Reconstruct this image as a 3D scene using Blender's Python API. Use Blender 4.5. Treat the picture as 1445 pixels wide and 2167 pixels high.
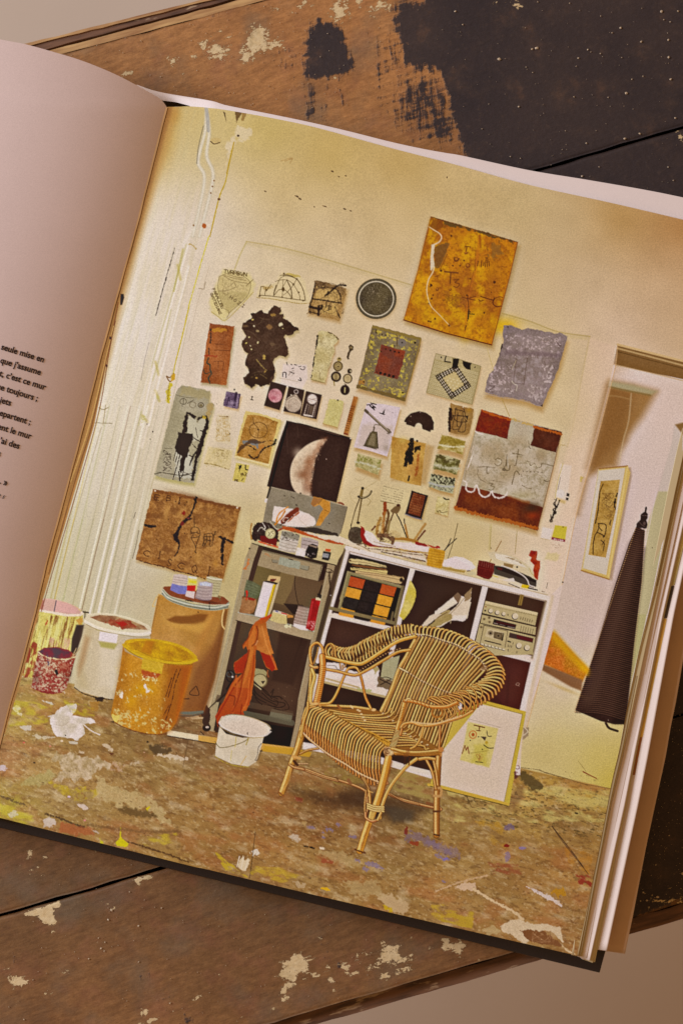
import bpy, math, random
import numpy as np

# ======================================================================
# camera, world, lamps, exposure
# ======================================================================
for o in list(bpy.data.objects): bpy.data.objects.remove(o)
sc = bpy.context.scene
sc.render.engine = 'CYCLES'
S = 0.0002                      # metres on the table per pixel of the photograph
HC = 1.0                        # height of the lens over the table top
cam_d = bpy.data.cameras.new('camera'); cam = bpy.data.objects.new('camera', cam_d)
sc.collection.objects.link(cam); sc.camera = cam
cam.location = (0, 0, HC); cam.rotation_euler = (0, 0, 0)
cam_d.sensor_fit = 'VERTICAL'; cam_d.sensor_height = 36.0
cam_d.lens = 18.0/(2167*S/2/HC)
cam_d.clip_start = 0.05; cam_d.clip_end = 20.0
cam_d.dof.use_dof = True; cam_d.dof.focus_distance = HC-0.024; cam_d.dof.aperture_fstop = cam_d.lens/7.0

w = bpy.data.worlds.new('World'); sc.world = w; w.use_nodes = True
w.node_tree.nodes['Background'].inputs[0].default_value = (1.0, 0.55, 0.24, 1)
w.node_tree.nodes['Background'].inputs[1].default_value = 0.33

def lamp(name, loc, tgt, size, power, col):
    d = bpy.data.lights.new(name, 'AREA'); d.shape = 'SQUARE'; d.size = size; d.energy = power; d.color = col
    o = bpy.data.objects.new(name, d); sc.collection.objects.link(o); o.location = loc
    from mathutils import Vector
    o.rotation_euler = (Vector(tgt)-Vector(loc)).to_track_quat('-Z', 'Y').to_euler()
    return o
lamp('window_light', (-1.66, 0.60, 1.10), (0, 0, 0), 0.75, 46.0, (0.83, 0.89, 1.03))

sc.view_settings.view_transform = 'Standard'; sc.view_settings.look = 'None'
sc.view_settings.gamma = 1.0; sc.view_settings.exposure = 0.0; sc.view_settings.use_curve_mapping = False
# ======================================================================
# PRINTED PICTURE: a small numpy painter.  Everything printed on the right
# hand page is drawn here as flat ink colours and then laid on the page.
# ======================================================================
PX0, PY0, PW, PH = -70, 170, 1650, 1890
_YY, _XX = np.mgrid[0:PH, 0:PW].astype(np.float32)
_XX += PX0; _YY += PY0

def vnoise(X, Y, sx, sy=None, ang=0.0, seed=0):
    sy = sx if sy is None else sy
    c, s = math.cos(ang), math.sin(ang)
    U = (X*c + Y*s)/sx + 1000.0; V = (-X*s + Y*c)/sy + 1000.0
    iu = np.floor(U).astype(np.int64); iv = np.floor(V).astype(np.int64)
    fu = (U-iu); fv = (V-iv)
    fu = fu*fu*(3-2*fu); fv = fv*fv*(3-2*fv)
    T = np.random.RandomState(seed+77).rand(256, 256).astype(np.float32)
    g = lambda a, b: T[a & 255, b & 255]
    return ((g(iu, iv)*(1-fu)+g(iu+1, iv)*fu)*(1-fv) + (g(iu, iv+1)*(1-fu)+g(iu+1, iv+1)*fu)*fv)

def fbm(X, Y, sx, sy=None, ang=0.0, seed=0, o=4):
    sy = sx if sy is None else sy
    r = 0; a = 1.0; t = 0
    for k in range(o):
        r = r + a*vnoise(X, Y, sx/2**k, sy/2**k, ang+0.3*k*(sx == sy), seed+k*13); t += a; a *= 0.55
    return r/t

class CV: pass
cv = CV()
cv.c = np.zeros((PH, PW, 3), np.float32)
cv.id = np.zeros((PH, PW), np.int16)
cv.cur = None
cv.fr = (0.0, 0.0, 1.0)
cv.names = []          # (name, label)

FR = dict(A=(0,0,2.89), B=(480,0,2.89), C=(945,0,2.89), D=(0,500,3.6125), E=(400,500,4.8167), F=(640,560,4.8167),
  G=(840,440,4.8167), H=(1000,640,4.8167), I=(300,780,4.8167), J=(540,780,4.8167), K=(740,720,4.8167),
  M=(960,840,4.8167), N=(1200,700,5.4163), O=(280,1000,4.8167), Q=(520,1000,4.8167), R=(720,980,4.8167),
  S=(920,1080,4.8167), T=(1120,1040,4.446), U=(0,1200,4.25), V=(220,1200,4.25), W=(430,1180,4.8167),
  X=(580,1300,4.8167), Y=(800,1300,4.8167), Z=(560,1540,3.6125), a=(900,1440,4.8167), b=(0,1480,3.6125),
  c=(0,1700,2.89), d=(450,1700,2.89), e=(900,1700,2.6514), f=(1145,1300,4.8167), g=(1145,1580,4.3333))
FR['0'] = (0.0, 0.0, 1.0)

def fr(k): cv.fr = FR[k]

def pts(s):
    if isinstance(s, str):
        s = [tuple(float(v) for v in q.split(',')) for q in s.split()]
    x0, y0, k = cv.fr
    return np.array([(x0+p[0]/k, y0+p[1]/k) for p in s], np.float64)

def crv(P, n=8, closed=False):
    P = np.asarray(P)
    if len(P) < 3: return P
    Q = np.vstack([P[-1:], P, P[:2]]) if closed else np.vstack([2*P[0]-P[1], P, 2*P[-1]-P[-2]])
    out = []
    m = len(P) if closed else len(P)-1
    for i in range(m):
        p0, p1, p2, p3 = Q[i], Q[i+1], Q[i+2], Q[i+3]
        for t in np.arange(n)/n:
            out.append(0.5*((2*p1)+(-p0+p2)*t+(2*p0-5*p1+4*p2-p3)*t*t+(-p0+3*p1-3*p2+p3)*t**3))
    if not closed: out.append(P[-1])
    return np.array(out)

def box(P, pad):
    x0 = max(int(math.floor(P[:, 0].min()-pad))-PX0, 0); x1 = min(int(math.ceil(P[:, 0].max()+pad))-PX0+1, PW)
    y0 = max(int(math.floor(P[:, 1].min()-pad))-PY0, 0); y1 = min(int(math.ceil(P[:, 1].max()+pad))-PY0+1, PH)
    return x0, x1, y0, y1

def ink(sl, cov, col, n=0, ns=3.0, c2=None, ts=10.0, tc=3.0, tb=0.5, ang=0.0, asp=1.0, seed=0, a=1.0, idc=0.5):
    ys, xs = sl
    X = _XX[ys, xs]; Y = _YY[ys, xs]
    if callable(col): C = col(X, Y)
    else: C = np.broadcast_to(np.array(col, np.float32)/255., X.shape+(3,))
    if c2 is not None:
        f = fbm(X, Y, ts*asp, ts, ang, seed+5, 3)
        f = np.clip((f-tb)*tc+0.5, 0, 1)[..., None]
        C = C*(1-f) + (np.array(c2, np.float32)/255.)*f
    if n:
        f = (fbm(X, Y, ns, ns, 0, seed+31, 2)-0.5)*2*n/255.
        C = C + f[..., None]
    cov = (cov*a)[..., None]
    cv.c[ys, xs] = cv.c[ys, xs]*(1-cov) + C*cov
    if cv.cur is not None and idc is not None:
        m = cov[..., 0] > idc
        cv.id[ys, xs][m] = cv.cur

def P(p, col, a=1.0, jag=0, js=6.0, soft=0.6, curve=False, off=(0, 0), ret=False, **k):
    p = pts(p) + np.array(off)
    if curve: p = crv(p, 6, True)
    x0, x1, y0, y1 = box(p, soft+jag+1)
    if x1 <= x0 or y1 <= y0: return
    sl = (slice(y0, y1), slice(x0, x1))
    X = _XX[sl]; Y = _YY[sl]
    d2 = np.full(X.shape, 1e9, np.float32); ins = np.zeros(X.shape, bool)
    n = len(p)
    for i in range(n):
        ax, ay = p[i]; bx, by = p[(i+1) % n]
        ex, ey = bx-ax, by-ay; L2 = ex*ex+ey*ey+1e-9
        t = np.clip(((X-ax)*ex+(Y-ay)*ey)/L2, 0, 1)
        d2 = np.minimum(d2, (X-ax-t*ex)**2+(Y-ay-t*ey)**2)
        if ay != by:
            c = ((Y >= min(ay, by)) & (Y < max(ay, by)))
            ins ^= c & (X < ax + (Y-ay)*ex/ey)
    d = np.sqrt(d2)*np.where(ins, 1, -1)
    if jag: d = d + (fbm(X, Y, js, js, 0, int(abs(p[0, 0]*7)) % 91, 3)-0.5)*2*jag
    cov = np.clip(0.5+0.5*d/soft, 0, 1)
    if soft > 2: cov = cov*cov*(3-2*cov)
    ink(sl, cov, col, a=a, seed=int(abs(p[0, 1])) % 57, **k)

def L(p, w, col, a=1.0, curve=True, w2=None, jag=0, js=3.0, soft=0.6, closed=False, **k):
    p = pts(p); s = cv.fr[2]; w = w/s; w2 = w if w2 is None else w2/s
    if curve and len(p) > 2: p = crv(p, 7, closed)
    elif closed: p = np.vstack([p, p[:1]])
    x0, x1, y0, y1 = box(p, max(w, w2)/2+soft+jag+1)
    if x1 <= x0 or y1 <= y0: return
    X = _XX[y0:y1, x0:x1]; Y = _YY[y0:y1, x0:x1]
    D = np.full(X.shape, -1e3, np.float32)
    n = len(p)-1
    for i in range(n):
        ax, ay = p[i]; bx, by = p[i+1]
        wa = w+(w2-w)*i/n; wb = w+(w2-w)*(i+1)/n; r = max(wa, wb)/2+soft+jag+1
        u0 = max(int(min(ax, bx)-r)-PX0-x0, 0); u1 = min(int(max(ax, bx)+r)-PX0-x0+2, X.shape[1])
        v0 = max(int(min(ay, by)-r)-PY0-y0, 0); v1 = min(int(max(ay, by)+r)-PY0-y0+2, X.shape[0])
        if u1 <= u0 or v1 <= v0: continue
        XX = X[v0:v1, u0:u1]; YY = Y[v0:v1, u0:u1]
        ex, ey = bx-ax, by-ay; L2 = ex*ex+ey*ey+1e-9
        t = np.clip(((XX-ax)*ex+(YY-ay)*ey)/L2, 0, 1)
        d = (wa+(wb-wa)*t)/2-np.sqrt((XX-ax-t*ex)**2+(YY-ay-t*ey)**2)
        D[v0:v1, u0:u1] = np.maximum(D[v0:v1, u0:u1], d)
    if jag: D = D + (fbm(X, Y, js, js, 0, int(abs(p[0, 0]*3)) % 91, 2)-0.5)*2*jag
    cov = np.clip(0.5+D/(2*soft), 0, 1)
    ink((slice(y0, y1), slice(x0, x1)), cov, col, a=a, **k)

def E(cx, cy, rx, ry, col, rot=0.0, w=None, a=1.0, soft=0.6, jag=0, js=5.0, **k):
    q = pts([(cx, cy)])[0]; s = cv.fr[2]; rx /= s; ry /= s
    r = max(rx, ry)+ (0 if w is None else w/s)
    B = np.array([[q[0]-r, q[1]-r], [q[0]+r, q[1]+r]])
    x0, x1, y0, y1 = box(B, soft+1+jag)
    if x1 <= x0 or y1 <= y0: return
    X = _XX[y0:y1, x0:x1]-q[0]; Y = _YY[y0:y1, x0:x1]-q[1]
    c, sn = math.cos(math.radians(rot)), math.sin(math.radians(rot))
    U = (X*c+Y*sn)/rx; V = (-X*sn+Y*c)/ry
    m = np.sqrt(U*U+V*V)+1e-6
    g = np.sqrt((U/rx)**2+(V/ry)**2)+1e-9
    d = (1-m)*m/g
    d = np.clip(d, -50, 50)
    if w is not None: d = w/s/2-np.abs(d)
    if jag: d = d+(fbm(X+q[0], Y+q[1], js, js, 0, int(abs(q[0])) % 91, 3)-0.5)*2*jag
    cov = np.clip(0.5+0.5*d/soft, 0, 1)
    ink((slice(y0, y1), slice(x0, x1)), cov, col, a=a, **k)

def G(cx, cy, rx, ry, col, a=0.5, rot=0.0, **k):
    q = pts([(cx, cy)])[0]; s = cv.fr[2]; rx /= s; ry /= s; r = max(rx, ry)*2.2
    x0, x1, y0, y1 = box(np.array([[q[0]-r, q[1]-r], [q[0]+r, q[1]+r]]), 1)
    if x1 <= x0 or y1 <= y0: return
    X = _XX[y0:y1, x0:x1]-q[0]; Y = _YY[y0:y1, x0:x1]-q[1]
    c, sn = math.cos(math.radians(rot)), math.sin(math.radians(rot))
    U = (X*c+Y*sn)/rx; V = (-X*sn+Y*c)/ry
    k.setdefault('idc', None)
    ink((slice(y0, y1), slice(x0, x1)), np.exp(-1.2*(U*U+V*V)), col, a=a, **k)

def NZ(p, col, s=6.0, thr=0.6, a=1.0, asp=1.0, ang=0.0, seed=0, soft=2.0, hard=8.0, o=4, curve=False, **k):
    """blotches of ink where a noise passes a threshold, inside a soft edged polygon"""
    p = pts(p)
    if curve: p = crv(p, 6, True)
    x0, x1, y0, y1 = box(p, soft+1)
    if x1 <= x0 or y1 <= y0: return
    X = _XX[y0:y1, x0:x1]; Y = _YY[y0:y1, x0:x1]
    d2 = np.full(X.shape, 1e9, np.float32); ins = np.zeros(X.shape, bool); n = len(p)
    for i in range(n):
        ax, ay = p[i]; bx, by = p[(i+1) % n]; ex, ey = bx-ax, by-ay; L2 = ex*ex+ey*ey+1e-9
        t = np.clip(((X-ax)*ex+(Y-ay)*ey)/L2, 0, 1)
        d2 = np.minimum(d2, (X-ax-t*ex)**2+(Y-ay-t*ey)**2)
        if ay != by: ins ^= ((Y >= min(ay, by)) & (Y < max(ay, by))) & (X < ax + (Y-ay)*ex/ey)
    cov = np.clip(0.5+0.5*np.sqrt(d2)*np.where(ins, 1, -1)/soft, 0, 1)
    f = fbm(X, Y, s*asp, s, ang, seed, o)
    cov = np.clip((f-thr-(1-cov)*0.25)*hard+0.5, 0, 1)*(cov > 0.02)
    k.setdefault('idc', None)
    ink((slice(y0, y1), slice(x0, x1)), cov, col, a=a, **k)

def SP(p, n, size, col, seed=0, a=0.9, asp=1.0):
    """countless tiny flecks inside a polygon"""
    p = pts(p); s = cv.fr[2]; R = np.random.RandomState(seed+3)
    x0, y0 = p.min(0); x1, y1 = p.max(0)
    o = cv.fr; cv.fr = (0, 0, 1.0); c0 = cv.cur; cv.cur = None
    k = 0; tries = 0
    while k < n and tries < n*8:
        tries += 1
        x = R.uniform(x0, x1); y = R.uniform(y0, y1); ins = False
        for i in range(len(p)):
            ax, ay = p[i]; bx, by = p[(i+1) % len(p)]
            if (ay > y) != (by > y) and x < ax+(y-ay)*(bx-ax)/(by-ay): ins = not ins
        if not ins: continue
        k += 1
        r = size/s*R.uniform(0.35, 1.1)
        E(x, y, r*asp, r*R.uniform(0.5, 1), col, rot=R.uniform(0, 180) if asp == 1 else 14, a=a*R.uniform(0.5, 1), soft=0.7)
    cv.fr = o; cv.cur = c0

def thing_on_print(name, label=None):
    cv.names.append((name, label)); cv.cur = len(cv.names)
def done(): cv.cur = None

def SH(p, off=(3, 5), soft=6, col=(168, 130, 72), a=0.55, **k):
    c0 = cv.cur; cv.cur = None
    P(p, col, a=a, soft=soft, off=off, **k); cv.cur = c0

def scr(p, n, w, col, seed=0, ln=12, a=0.8):
    """scribbled pen marks inside the box of p"""
    q = pts(p); R = np.random.RandomState(seed+9); x0, y0 = q.min(0); x1, y1 = q.max(0)
    o = cv.fr; ln = ln/o[2]; w = w/o[2]; cv.fr = (0, 0, 1.0)
    for i in range(n):
        x = R.uniform(x0, x1); y = R.uniform(y0, y1); pp = [(x, y)]
        for j in range(3):
            x = min(max(x+R.uniform(-ln, ln), x0), x1); y = min(max(y+R.uniform(-ln, ln), y0), y1); pp.append((x, y))
        L(pp, w, col, a=a*R.uniform(.5, 1))
    cv.fr = o

def field(cp, p=2.4, e=900.0):
    g = 10
    X, Y = np.meshgrid(np.arange(PX0, PX0+PW+g*2, g), np.arange(PY0, PY0+PH+g*2, g))
    num = 0; den = 0
    for (x, y, r, gg, b) in cp:
        w = 1.0/(((X-x)**2+(Y-y)**2+e)**(p/2))
        num = num + w[..., None]*np.array([r, gg, b]); den = den + w
    F = (num/den[..., None]/255.).astype(np.float32)
    def f(x, y):
        u = (x-PX0)/g; v = (y-PY0)/g; iu = u.astype(int); iv = v.astype(int); fu = (u-iu)[..., None]; fv = (v-iv)[..., None]
        return ((F[iv, iu]*(1-fu)+F[iv, iu+1]*fu)*(1-fv)+(F[iv+1, iu]*(1-fu)+F[iv+1, iu+1]*fu)*fv)
    return f

# letters as strokes in a unit box (x right, y down)
GL = {'T':['0,0 1,0','.5,0 .5,1'],'I':['.5,0 .5,1','.25,0 .75,0','.25,1 .75,1'],'S':['.9,.12 .5,0 .15,.2 .5,.5 .9,.75 .5,1 .1,.88'],
 'C':['.95,.12 .5,0 .05,.5 .5,1 .95,.88'],'E':['1,0 0,0 0,1 1,1','0,.5 .8,.5'],'M':['0,1 .1,0 .5,.7 .9,0 1,1'],'Z':['0,0 1,0 0,1 1,1'],
 'N':['0,1 0,0 1,1 1,0'],'L':['0,0 0,1 1,1'],'3':['0,.05 .6,0 .9,.25 .4,.48 .95,.7 .6,1 0,.95'],'R':['0,1 0,0 .8,.05 .8,.45 0,.5','.4,.5 1,1'],
 'V':['0,0 .5,1 1,0'],'P':['0,1 0,0 .8,.05 .8,.45 0,.5'],'O':['.5,0 .05,.5 .5,1 .95,.5 .5,0'],'H':['0,0 0,1','1,0 1,1','0,.5 1,.5'],
 'A':['0,1 .5,0 1,1','.2,.6 .8,.6'],'D':['0,0 0,1 .6,.95 .95,.5 .6,.05 0,0'],'B':['0,0 0,1 .8,.9 .8,.55 0,.5 .7,.4 .7,.05 0,0'],'U':['0,0 .05,.8 .5,1 .95,.8 1,0'],
 '.':['.5,.95 .5,1'],' ':[],'Q':['.5,0 .05,.5 .5,1 .95,.5 .5,0','.6,.7 1,1'],'G':['.95,.12 .5,0 .05,.5 .5,1 .95,.85 .95,.55 .6,.55']}
def TX(s, x, y, w, h, ang, lw, col, gap=1.35, **k):
    c, sn = math.cos(math.radians(ang)), math.sin(math.radians(ang))
    for i, ch in enumerate(s):
        for st in GL.get(ch, []):
            pp = [tuple(float(v) for v in q.split(',')) for q in st.split()]
            L([(x+(i*gap+u)*w*c-v*h*sn, y+(i*gap+u)*w*sn+v*h*c) for u, v in pp], lw, col, **k)
# ---------------------------------------------------------------- wall
WF = field([(370,260,180,150,85),(398,300,195,180,137),(450,262,198,178,122),(560,272,188,165,95),(700,320,188,160,92),(600,400,200,176,126),
 (850,345,190,160,98),(800,450,203,180,136),(1000,385,200,176,126),(1100,430,200,178,130),(1200,480,200,178,138),(1310,455,184,146,86),(1445,485,176,126,70),
 (1560,520,170,120,70),(1440,560,196,166,128),(1400,620,206,180,146),(1250,600,208,186,154),(1300,700,214,190,168),(1270,800,220,198,180),(1200,790,206,188,136),(1190,900,206,188,138),
 (700,500,205,184,148),(600,560,208,190,155),(480,500,215,200,174),(425,450,208,194,180),(360,500,213,202,191),(300,700,213,203,190),
 (255,880,212,201,179),(200,1000,206,195,177),(165,1120,194,184,157),(120,1200,190,178,138),(200,1200,194,184,159),(300,1200,200,188,165),(400,1250,187,169,120),(450,800,214,197,178),(600,850,216,199,178),
 (850,800,216,198,174),(560,1000,213,196,170),(860,1080,204,186,140),(1000,1150,200,182,126),(1150,1150,216,197,168),(1130,1200,222,202,178),(780,1160,194,176,122),
 (540,1100,202,184,136),(490,1180,192,174,118),(1240,960,222,202,182),(1200,1060,218,198,172),(1160,1240,220,200,180),(900,650,208,188,152),(1110,700,204,184,140),(960,840,212,192,156)], 2.6, 5000.)
fr('0')
cv.c[:] = WF(_XX, _YY)
cv.c += (fbm(_XX, _YY, 60, 60, 0, 3, 3)-0.5)[..., None]*0.05
thing_on_print('printed_doorcase', 'white painted panelled doorcase with pipes and a yellow cord')
P('345,228 500,236 498,300 440,520 350,860 300,1050 215,1330 60,1330 110,1180 180,900', WF)
# mouldings of the tall white doorcase
def stripe(p, w, col, a=0.5): L(p, w, col, a=a, soft=1.2)
NZ('345,228 470,236 420,520 300,1000 215,1330 60,1330 180,900', (192,178,134), s=5, asp=14, ang=-1.31, thr=.58, hard=3, a=.22, seed=5)
for x, w, col, a in ((100,3,(170,150,90),.6),(109,2,(200,170,60),.6),(127,3,(170,165,115),.6),(150,2,(150,140,100),.5),(166,3,(225,220,195),.8),
      (172,1.3,(120,90,60),.8),(190,4,(226,220,200),.8),(197,2.5,(165,155,115),.7),(208,5,(230,225,205),.8),(215,2,(160,150,110),.7),
      (232,2,(165,158,125),.6),(243,4,(224,216,196),.6),(250,1.5,(160,150,115),.6)):
    stripe([(x, 1300), (x+26, 1190), (x+48, 1100)], w, col, a*.9); stripe([(x+48, 1100), (x+76, 980), (x+105, 860)], w*.9, col, a*.6)
    if w > 2.6: stripe([(x+105, 860), (x+150, 700), (x+190, 560)], w*.8, col, a*.25)
fr('D')
for p, w, col, a in (('1445,50 1300,560 1180,1000 1080,1445',12,(226,214,198),.7),('1425,60 1290,540 1170,960 1060,1445',7,(186,176,120),.6),
   ('1445,230 1310,760 1200,1180 1140,1445',14,(226,214,198),.7),('1400,100 1330,420',14,(176,164,96),.6),('1310,560 1230,900 1170,1100',10,(190,180,132),.6),
   ('1445,640 1390,900 1330,1200 1290,1445',4,(184,170,130),.6)):
    stripe(p, w, col, a)
L('1338,90 1300,220 1240,430 1193,605', 6, (80,68,58), jag=1.0, js=4, w2=5)
L('1140,810 1105,960 1080,1100', 3, (120,110,98), a=.6)
P('925,450 945,445 950,470 935,520 922,520', (70,40,22), soft=1); E(840,775,8,14,(80,45,22)); E(820,990,6,12,(90,50,25))
for p in ('1360,220 1380,330', '1190,960 1215,1060', '1190,1180 1220,1260', '1090,1370 1130,1420'): L(p, 18, (176,160,80), a=.5, soft=2)
L('760,1310 790,1325 830,1310', 5, (140,120,80)); L('700,1425 860,1430', 4, (130,115,80)); L('810,1290 790,1445', 4, (150,130,90))
# bare wall top left corner and pipes
fr('A')
for p in ('1265,660 1256,800 1225,920 1214,1000 1248,1065 1245,1150 1214,1300 1180,1445', '1268,700 1280,810 1265,950 1300,1040 1300,1120 1262,1280 1220,1445'):
    L(p, 26, (190,178,150), a=.6, soft=1.6); L(p, 13, (218,208,188), soft=1.6, a=.6); 
L('1262,665 1270,720 1275,800', 20, (168,160,142), a=.8)
L('1245,770 1215,900 1205,1000', 5, (130,118,95), a=.8)
L('1180,1400 1120,1500', 20, (222,212,196), a=.4, soft=4)
E(1320,862,34,20,(190,165,110),a=.6); L('1290,865 1310,880 1345,872', 5, (90,65,40)); P('1365,680 1385,745 1378,690', (110,90,60))
L('1430,870 1405,980 1380,1110 1340,1215 1285,1445', 7, (186,160,40), jag=.6, js=5); E(1340,1218,9,7,(120,85,30))
E(1250,1382,13,15,(176,110,50),jag=2)
for q in ('1310,1105','1290,1180','1185,1378','1300,1140','905,1200'): E(*map(float,q.split(',')),5,5,(140,100,50))
G(1040,700,60,60,(170,120,40),.6); G(1030,900,50,200,(176,136,60),.35,rot=12)  # amber shade at the gutter top, painted into the ink
fr('B')
P('50,683 95,683 75,720 60,750', (110,84,50), jag=2, a=.8); P('95,685 125,690 105,735 90,740', (150,120,70), jag=2, a=.8)
P('65,770 150,780 150,830 110,860 60,850 20,960 0,1000 0,900', (212,196,166), jag=8, js=10, a=.6, soft=2)
E(70,830,8,6,(80,50,30)); L('45,870 20,980 0,1060', 6, (180,150,50))
L('330,985 400,965 385,1000', 3, (150,110,60), a=.5); L('355,985 400,970', 2, (150,110,60))
for q in ((645,1048,9,4),(727,1075,6,3),(685,1080,5,3),(430,1200,9,4),(448,1217,9,4),(720,1278,10,4),(757,1290,7,3),(600,1262,8,3),(235,1170,8,3),(1345,1085,3,6),(535,1265,4,3)): E(*q, (92,64,38), rot=20)
L('585,1258 610,1266', 3, (110,80,50)); L('415,1196 455,1218', 3, (110,80,50))
fr('D')
L('1445,540 1410,700 1370,860 1340,980 1328,1050', 9, (196,176,50), jag=.8); L('1328,1050 1300,1080 1275,1070 1300,1110 1330,1090', 8, (130,95,40))
P('1310,1060 1340,1050 1335,1095 1310,1110', (196,160,60), jag=2); P('1295,1115 1318,1130 1305,1200 1298,1275 1278,1265 1275,1180', (196,178,70), jag=4, js=4); L('1290,1140 1285,1260', 4, (130,100,40), jag=1)
fr('E'); L('205,0 130,250 60,500 0,710', 10, (204,190,70), jag=.8); L('210,300 160,470 140,540 100,640 0,1060', 3, (176,158,130), a=.7); L('0,80 30,90 75,125', 12, (176,150,90), a=.7, jag=3)
L('155,540 170,465', 4, (120,100,70)); L('100,530 145,540', 4, (120,100,70))
fr('I')
for q in ((57,566,6,7),(115,643,7,7),(88,718,5,4)): E(*q, (50,36,26))
P('135,290 160,250 190,310 160,320', (190,180,110), jag=8, a=.6); E(20,515,30,22,(190,180,120),jag=8,a=.7)
for p in ('320,0 220,420 130,800 60,1100 20,1300','390,0 300,400 220,720 110,1150 60,1330'): L(p, 5, (180,168,130), a=.5); 
L('200,0 80,480 0,800', 22, (226,212,194), a=.5, soft=2); L('100,0 0,420', 22, (226,212,194), a=.5, soft=2)
fr('O')
L('225,50 190,180 120,520 60,700 0,900', 4, (176,160,115), a=.7); L('70,590 40,740 5,875', 5, (105,88,65)); L('35,405 18,465', 4, (70,55,40))
fr('0')
L('215,905 150,1130 110,1290', 1.4, (150,130,90), a=.5); L('195,960 180,1120', 2, (196,186,150), a=.5)
done()
# big sheet fixed to the wall behind everything
fr('0')
thing_on_print('printed_backing_sheet', 'large pale sheet pinned flat on the wall behind the small works')
L('522,511 600,525 700,552 870,603', 1.8, (176,156,98), a=.8, soft=1.4); L('522,512 508,540 496,572', 1.8, (176,160,90), a=.7, soft=1.4)
L('1062,663 1120,680 1180,702 1247,712', 1.8, (170,150,90), a=.8, soft=1.4); L('1247,712 1232,790 1212,900 1200,945', 2, (176,158,96), a=.6, soft=1.8)
L('522,516 600,531 700,558 870,608', 6, (188,170,118), a=.25, soft=3); L('1062,668 1120,686 1180,708 1240,716', 6, (188,170,110), a=.3, soft=3)
cv.id[(_YY > 511+(_XX-522)*.262) & (_YY < 1100) & (_XX > 500) & (_XX < 1246) & (_XX < 1246-(_YY-712)*.24)] = cv.cur
done()
# faint doorway edge and wall stripe right of the panel
fr('0'); P('1247,715 1305,735 1220,1100 1160,1400 1120,1500 1110,1400 1165,1150 1200,940', lambda X, Y: WF(X, Y)*np.array([1.02,1.01,1.03],np.float32), soft=5, a=.8)
# ------------------------------------------------------- small works row 1
fr('E')
thing_on_print('printed_drawing', 'shield shaped engraving with curved lettering round its rim')
P('355,330 620,380 680,500 640,600 400,810 365,860 240,790 200,680 260,540 300,420', (206,190,138), soft=5, jag=3)
P('310,410 400,378 520,390 625,470 610,580 560,650 405,785 330,700 300,560', (196,178,128), n=12, ns=2)
for p in ('310,410 400,378 520,390 625,470 610,580 560,650 405,785','310,410 295,520 320,620 345,730','350,400 450,455 600,480','365,400 470,430 580,450','400,390 480,415 560,425','300,560 400,550 470,520','430,500 460,470 480,510','345,730 410,770 390,830'):
    L(p, 5, (120,100,66), a=.75)
P('300,560 400,570 520,560 610,590 400,785 330,700', (176,160,108), a=.5, jag=6)
scr('340,430 560,430 560,640 340,640', 26, 3, (130,110,74), 3, 60, a=.5)
TX('TVRPBVN', 362, 338, 28, 34, 9, 7, (104,84,52), gap=1.22)
TX('HOZI', 430, 605, -26, -30, 215, 6, (110,90,60), gap=1.9); 
TX('PARALLEL', 262, 528, 22, 26, 64, 6, (104,84,52), gap=1.3); TX('GVOTIDIANI', 238, 575, 20, 24, 66, 6, (110,90,58), gap=1.2)
L('585,505 655,440', 5, (110,90,50)); L('230,770 300,820 365,858 480,760 655,570', 7, (176,156,88), a=.9)
done()
thing_on_print('printed_drawing', 'compass dial drawing on a thin strip of torn paper')
P('720,500 850,490 900,470 920,390 960,370 1140,400 1180,470 1240,660 1190,685 1000,670 720,625 680,620', (210,192,150), soft=2, jag=3)
P('990,365 1140,400 1135,425 985,395', (186,164,90), a=.8, jag=4); P('745,510 850,500 860,520 790,550', (170,140,80), a=.6, jag=5)
for p, w in (('720,600 860,612 1000,632 1180,655',7),('735,515 720,600',7),('785,520 772,600',6),('735,512 770,515',5),('785,560 835,490',6),('860,610 890,520 930,430 975,405',5),('960,400 1040,410 1110,450 1165,550 1185,655',8),('930,400 985,390 1060,410',6),
   ('880,460 940,445 1010,450 1070,500 1125,600 1130,645',5),('960,440 955,540 950,620','4'),('955,520 1000,440','4'),('870,600 920,545 980,550 1030,600 1040,640',6),('1095,440 1060,500 1000,570 960,600',5),('1000,450 1040,540 1050,630',10),('890,500 870,560 865,600',9)):
    L(p, float(w), (100,80,48), a=.85)
for q in ((793,548,9,8),(968,380,9,8),(1100,435,9,7),(960,540,16,22),(1065,490,10,10),(1120,572,8,8),(950,620,8,8),(720,610,12,8),(1165,655,10,8)): E(*q, (110,88,52))
L('690,625 850,640 1000,665 1130,685 1240,680', 7, (160,136,72), a=.8, jag=1)
done()
thing_on_print('printed_collage', 'small brown crumpled collage square with black bars')
fr('F'); q = '130,170 180,168 300,200 450,240 435,330 400,480 370,575 230,545 150,520 45,500 90,360'
SH(q); P(q, (128,104,72), c2=(170,138,88), ts=40, jag=3, n=22, ns=2)
P('150,235 350,260 390,330 380,390 230,370 120,340', (186,156,100), jag=8, n=14); P('190,410 360,420 350,520 200,500 170,480', (186,156,98), jag=8, n=14)
for p, w in (('110,350 230,365 400,395',14),('75,430 180,450 200,420',26),('170,420 160,515',26),('230,320 290,270 370,210 440,212',18),('265,270 250,310','10'),('130,190 110,300 70,440',12),('190,240 250,230 340,250 385,310 390,390',8),('245,380 240,440',8),('255,420 300,430 260,445 290,460','6'),('70,480 150,500',10),('330,430 380,540',10),('200,490 290,450',4)):
    L(p, float(w), (62,46,32), jag=1.2, a=.9)
scr('130,190 420,260 400,500 80,500', 30, 5, (80,60,40), 5, 60, a=.7)
done()
thing_on_print('printed_disc', 'round dark mottled disc with a pale inner ring')
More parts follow.
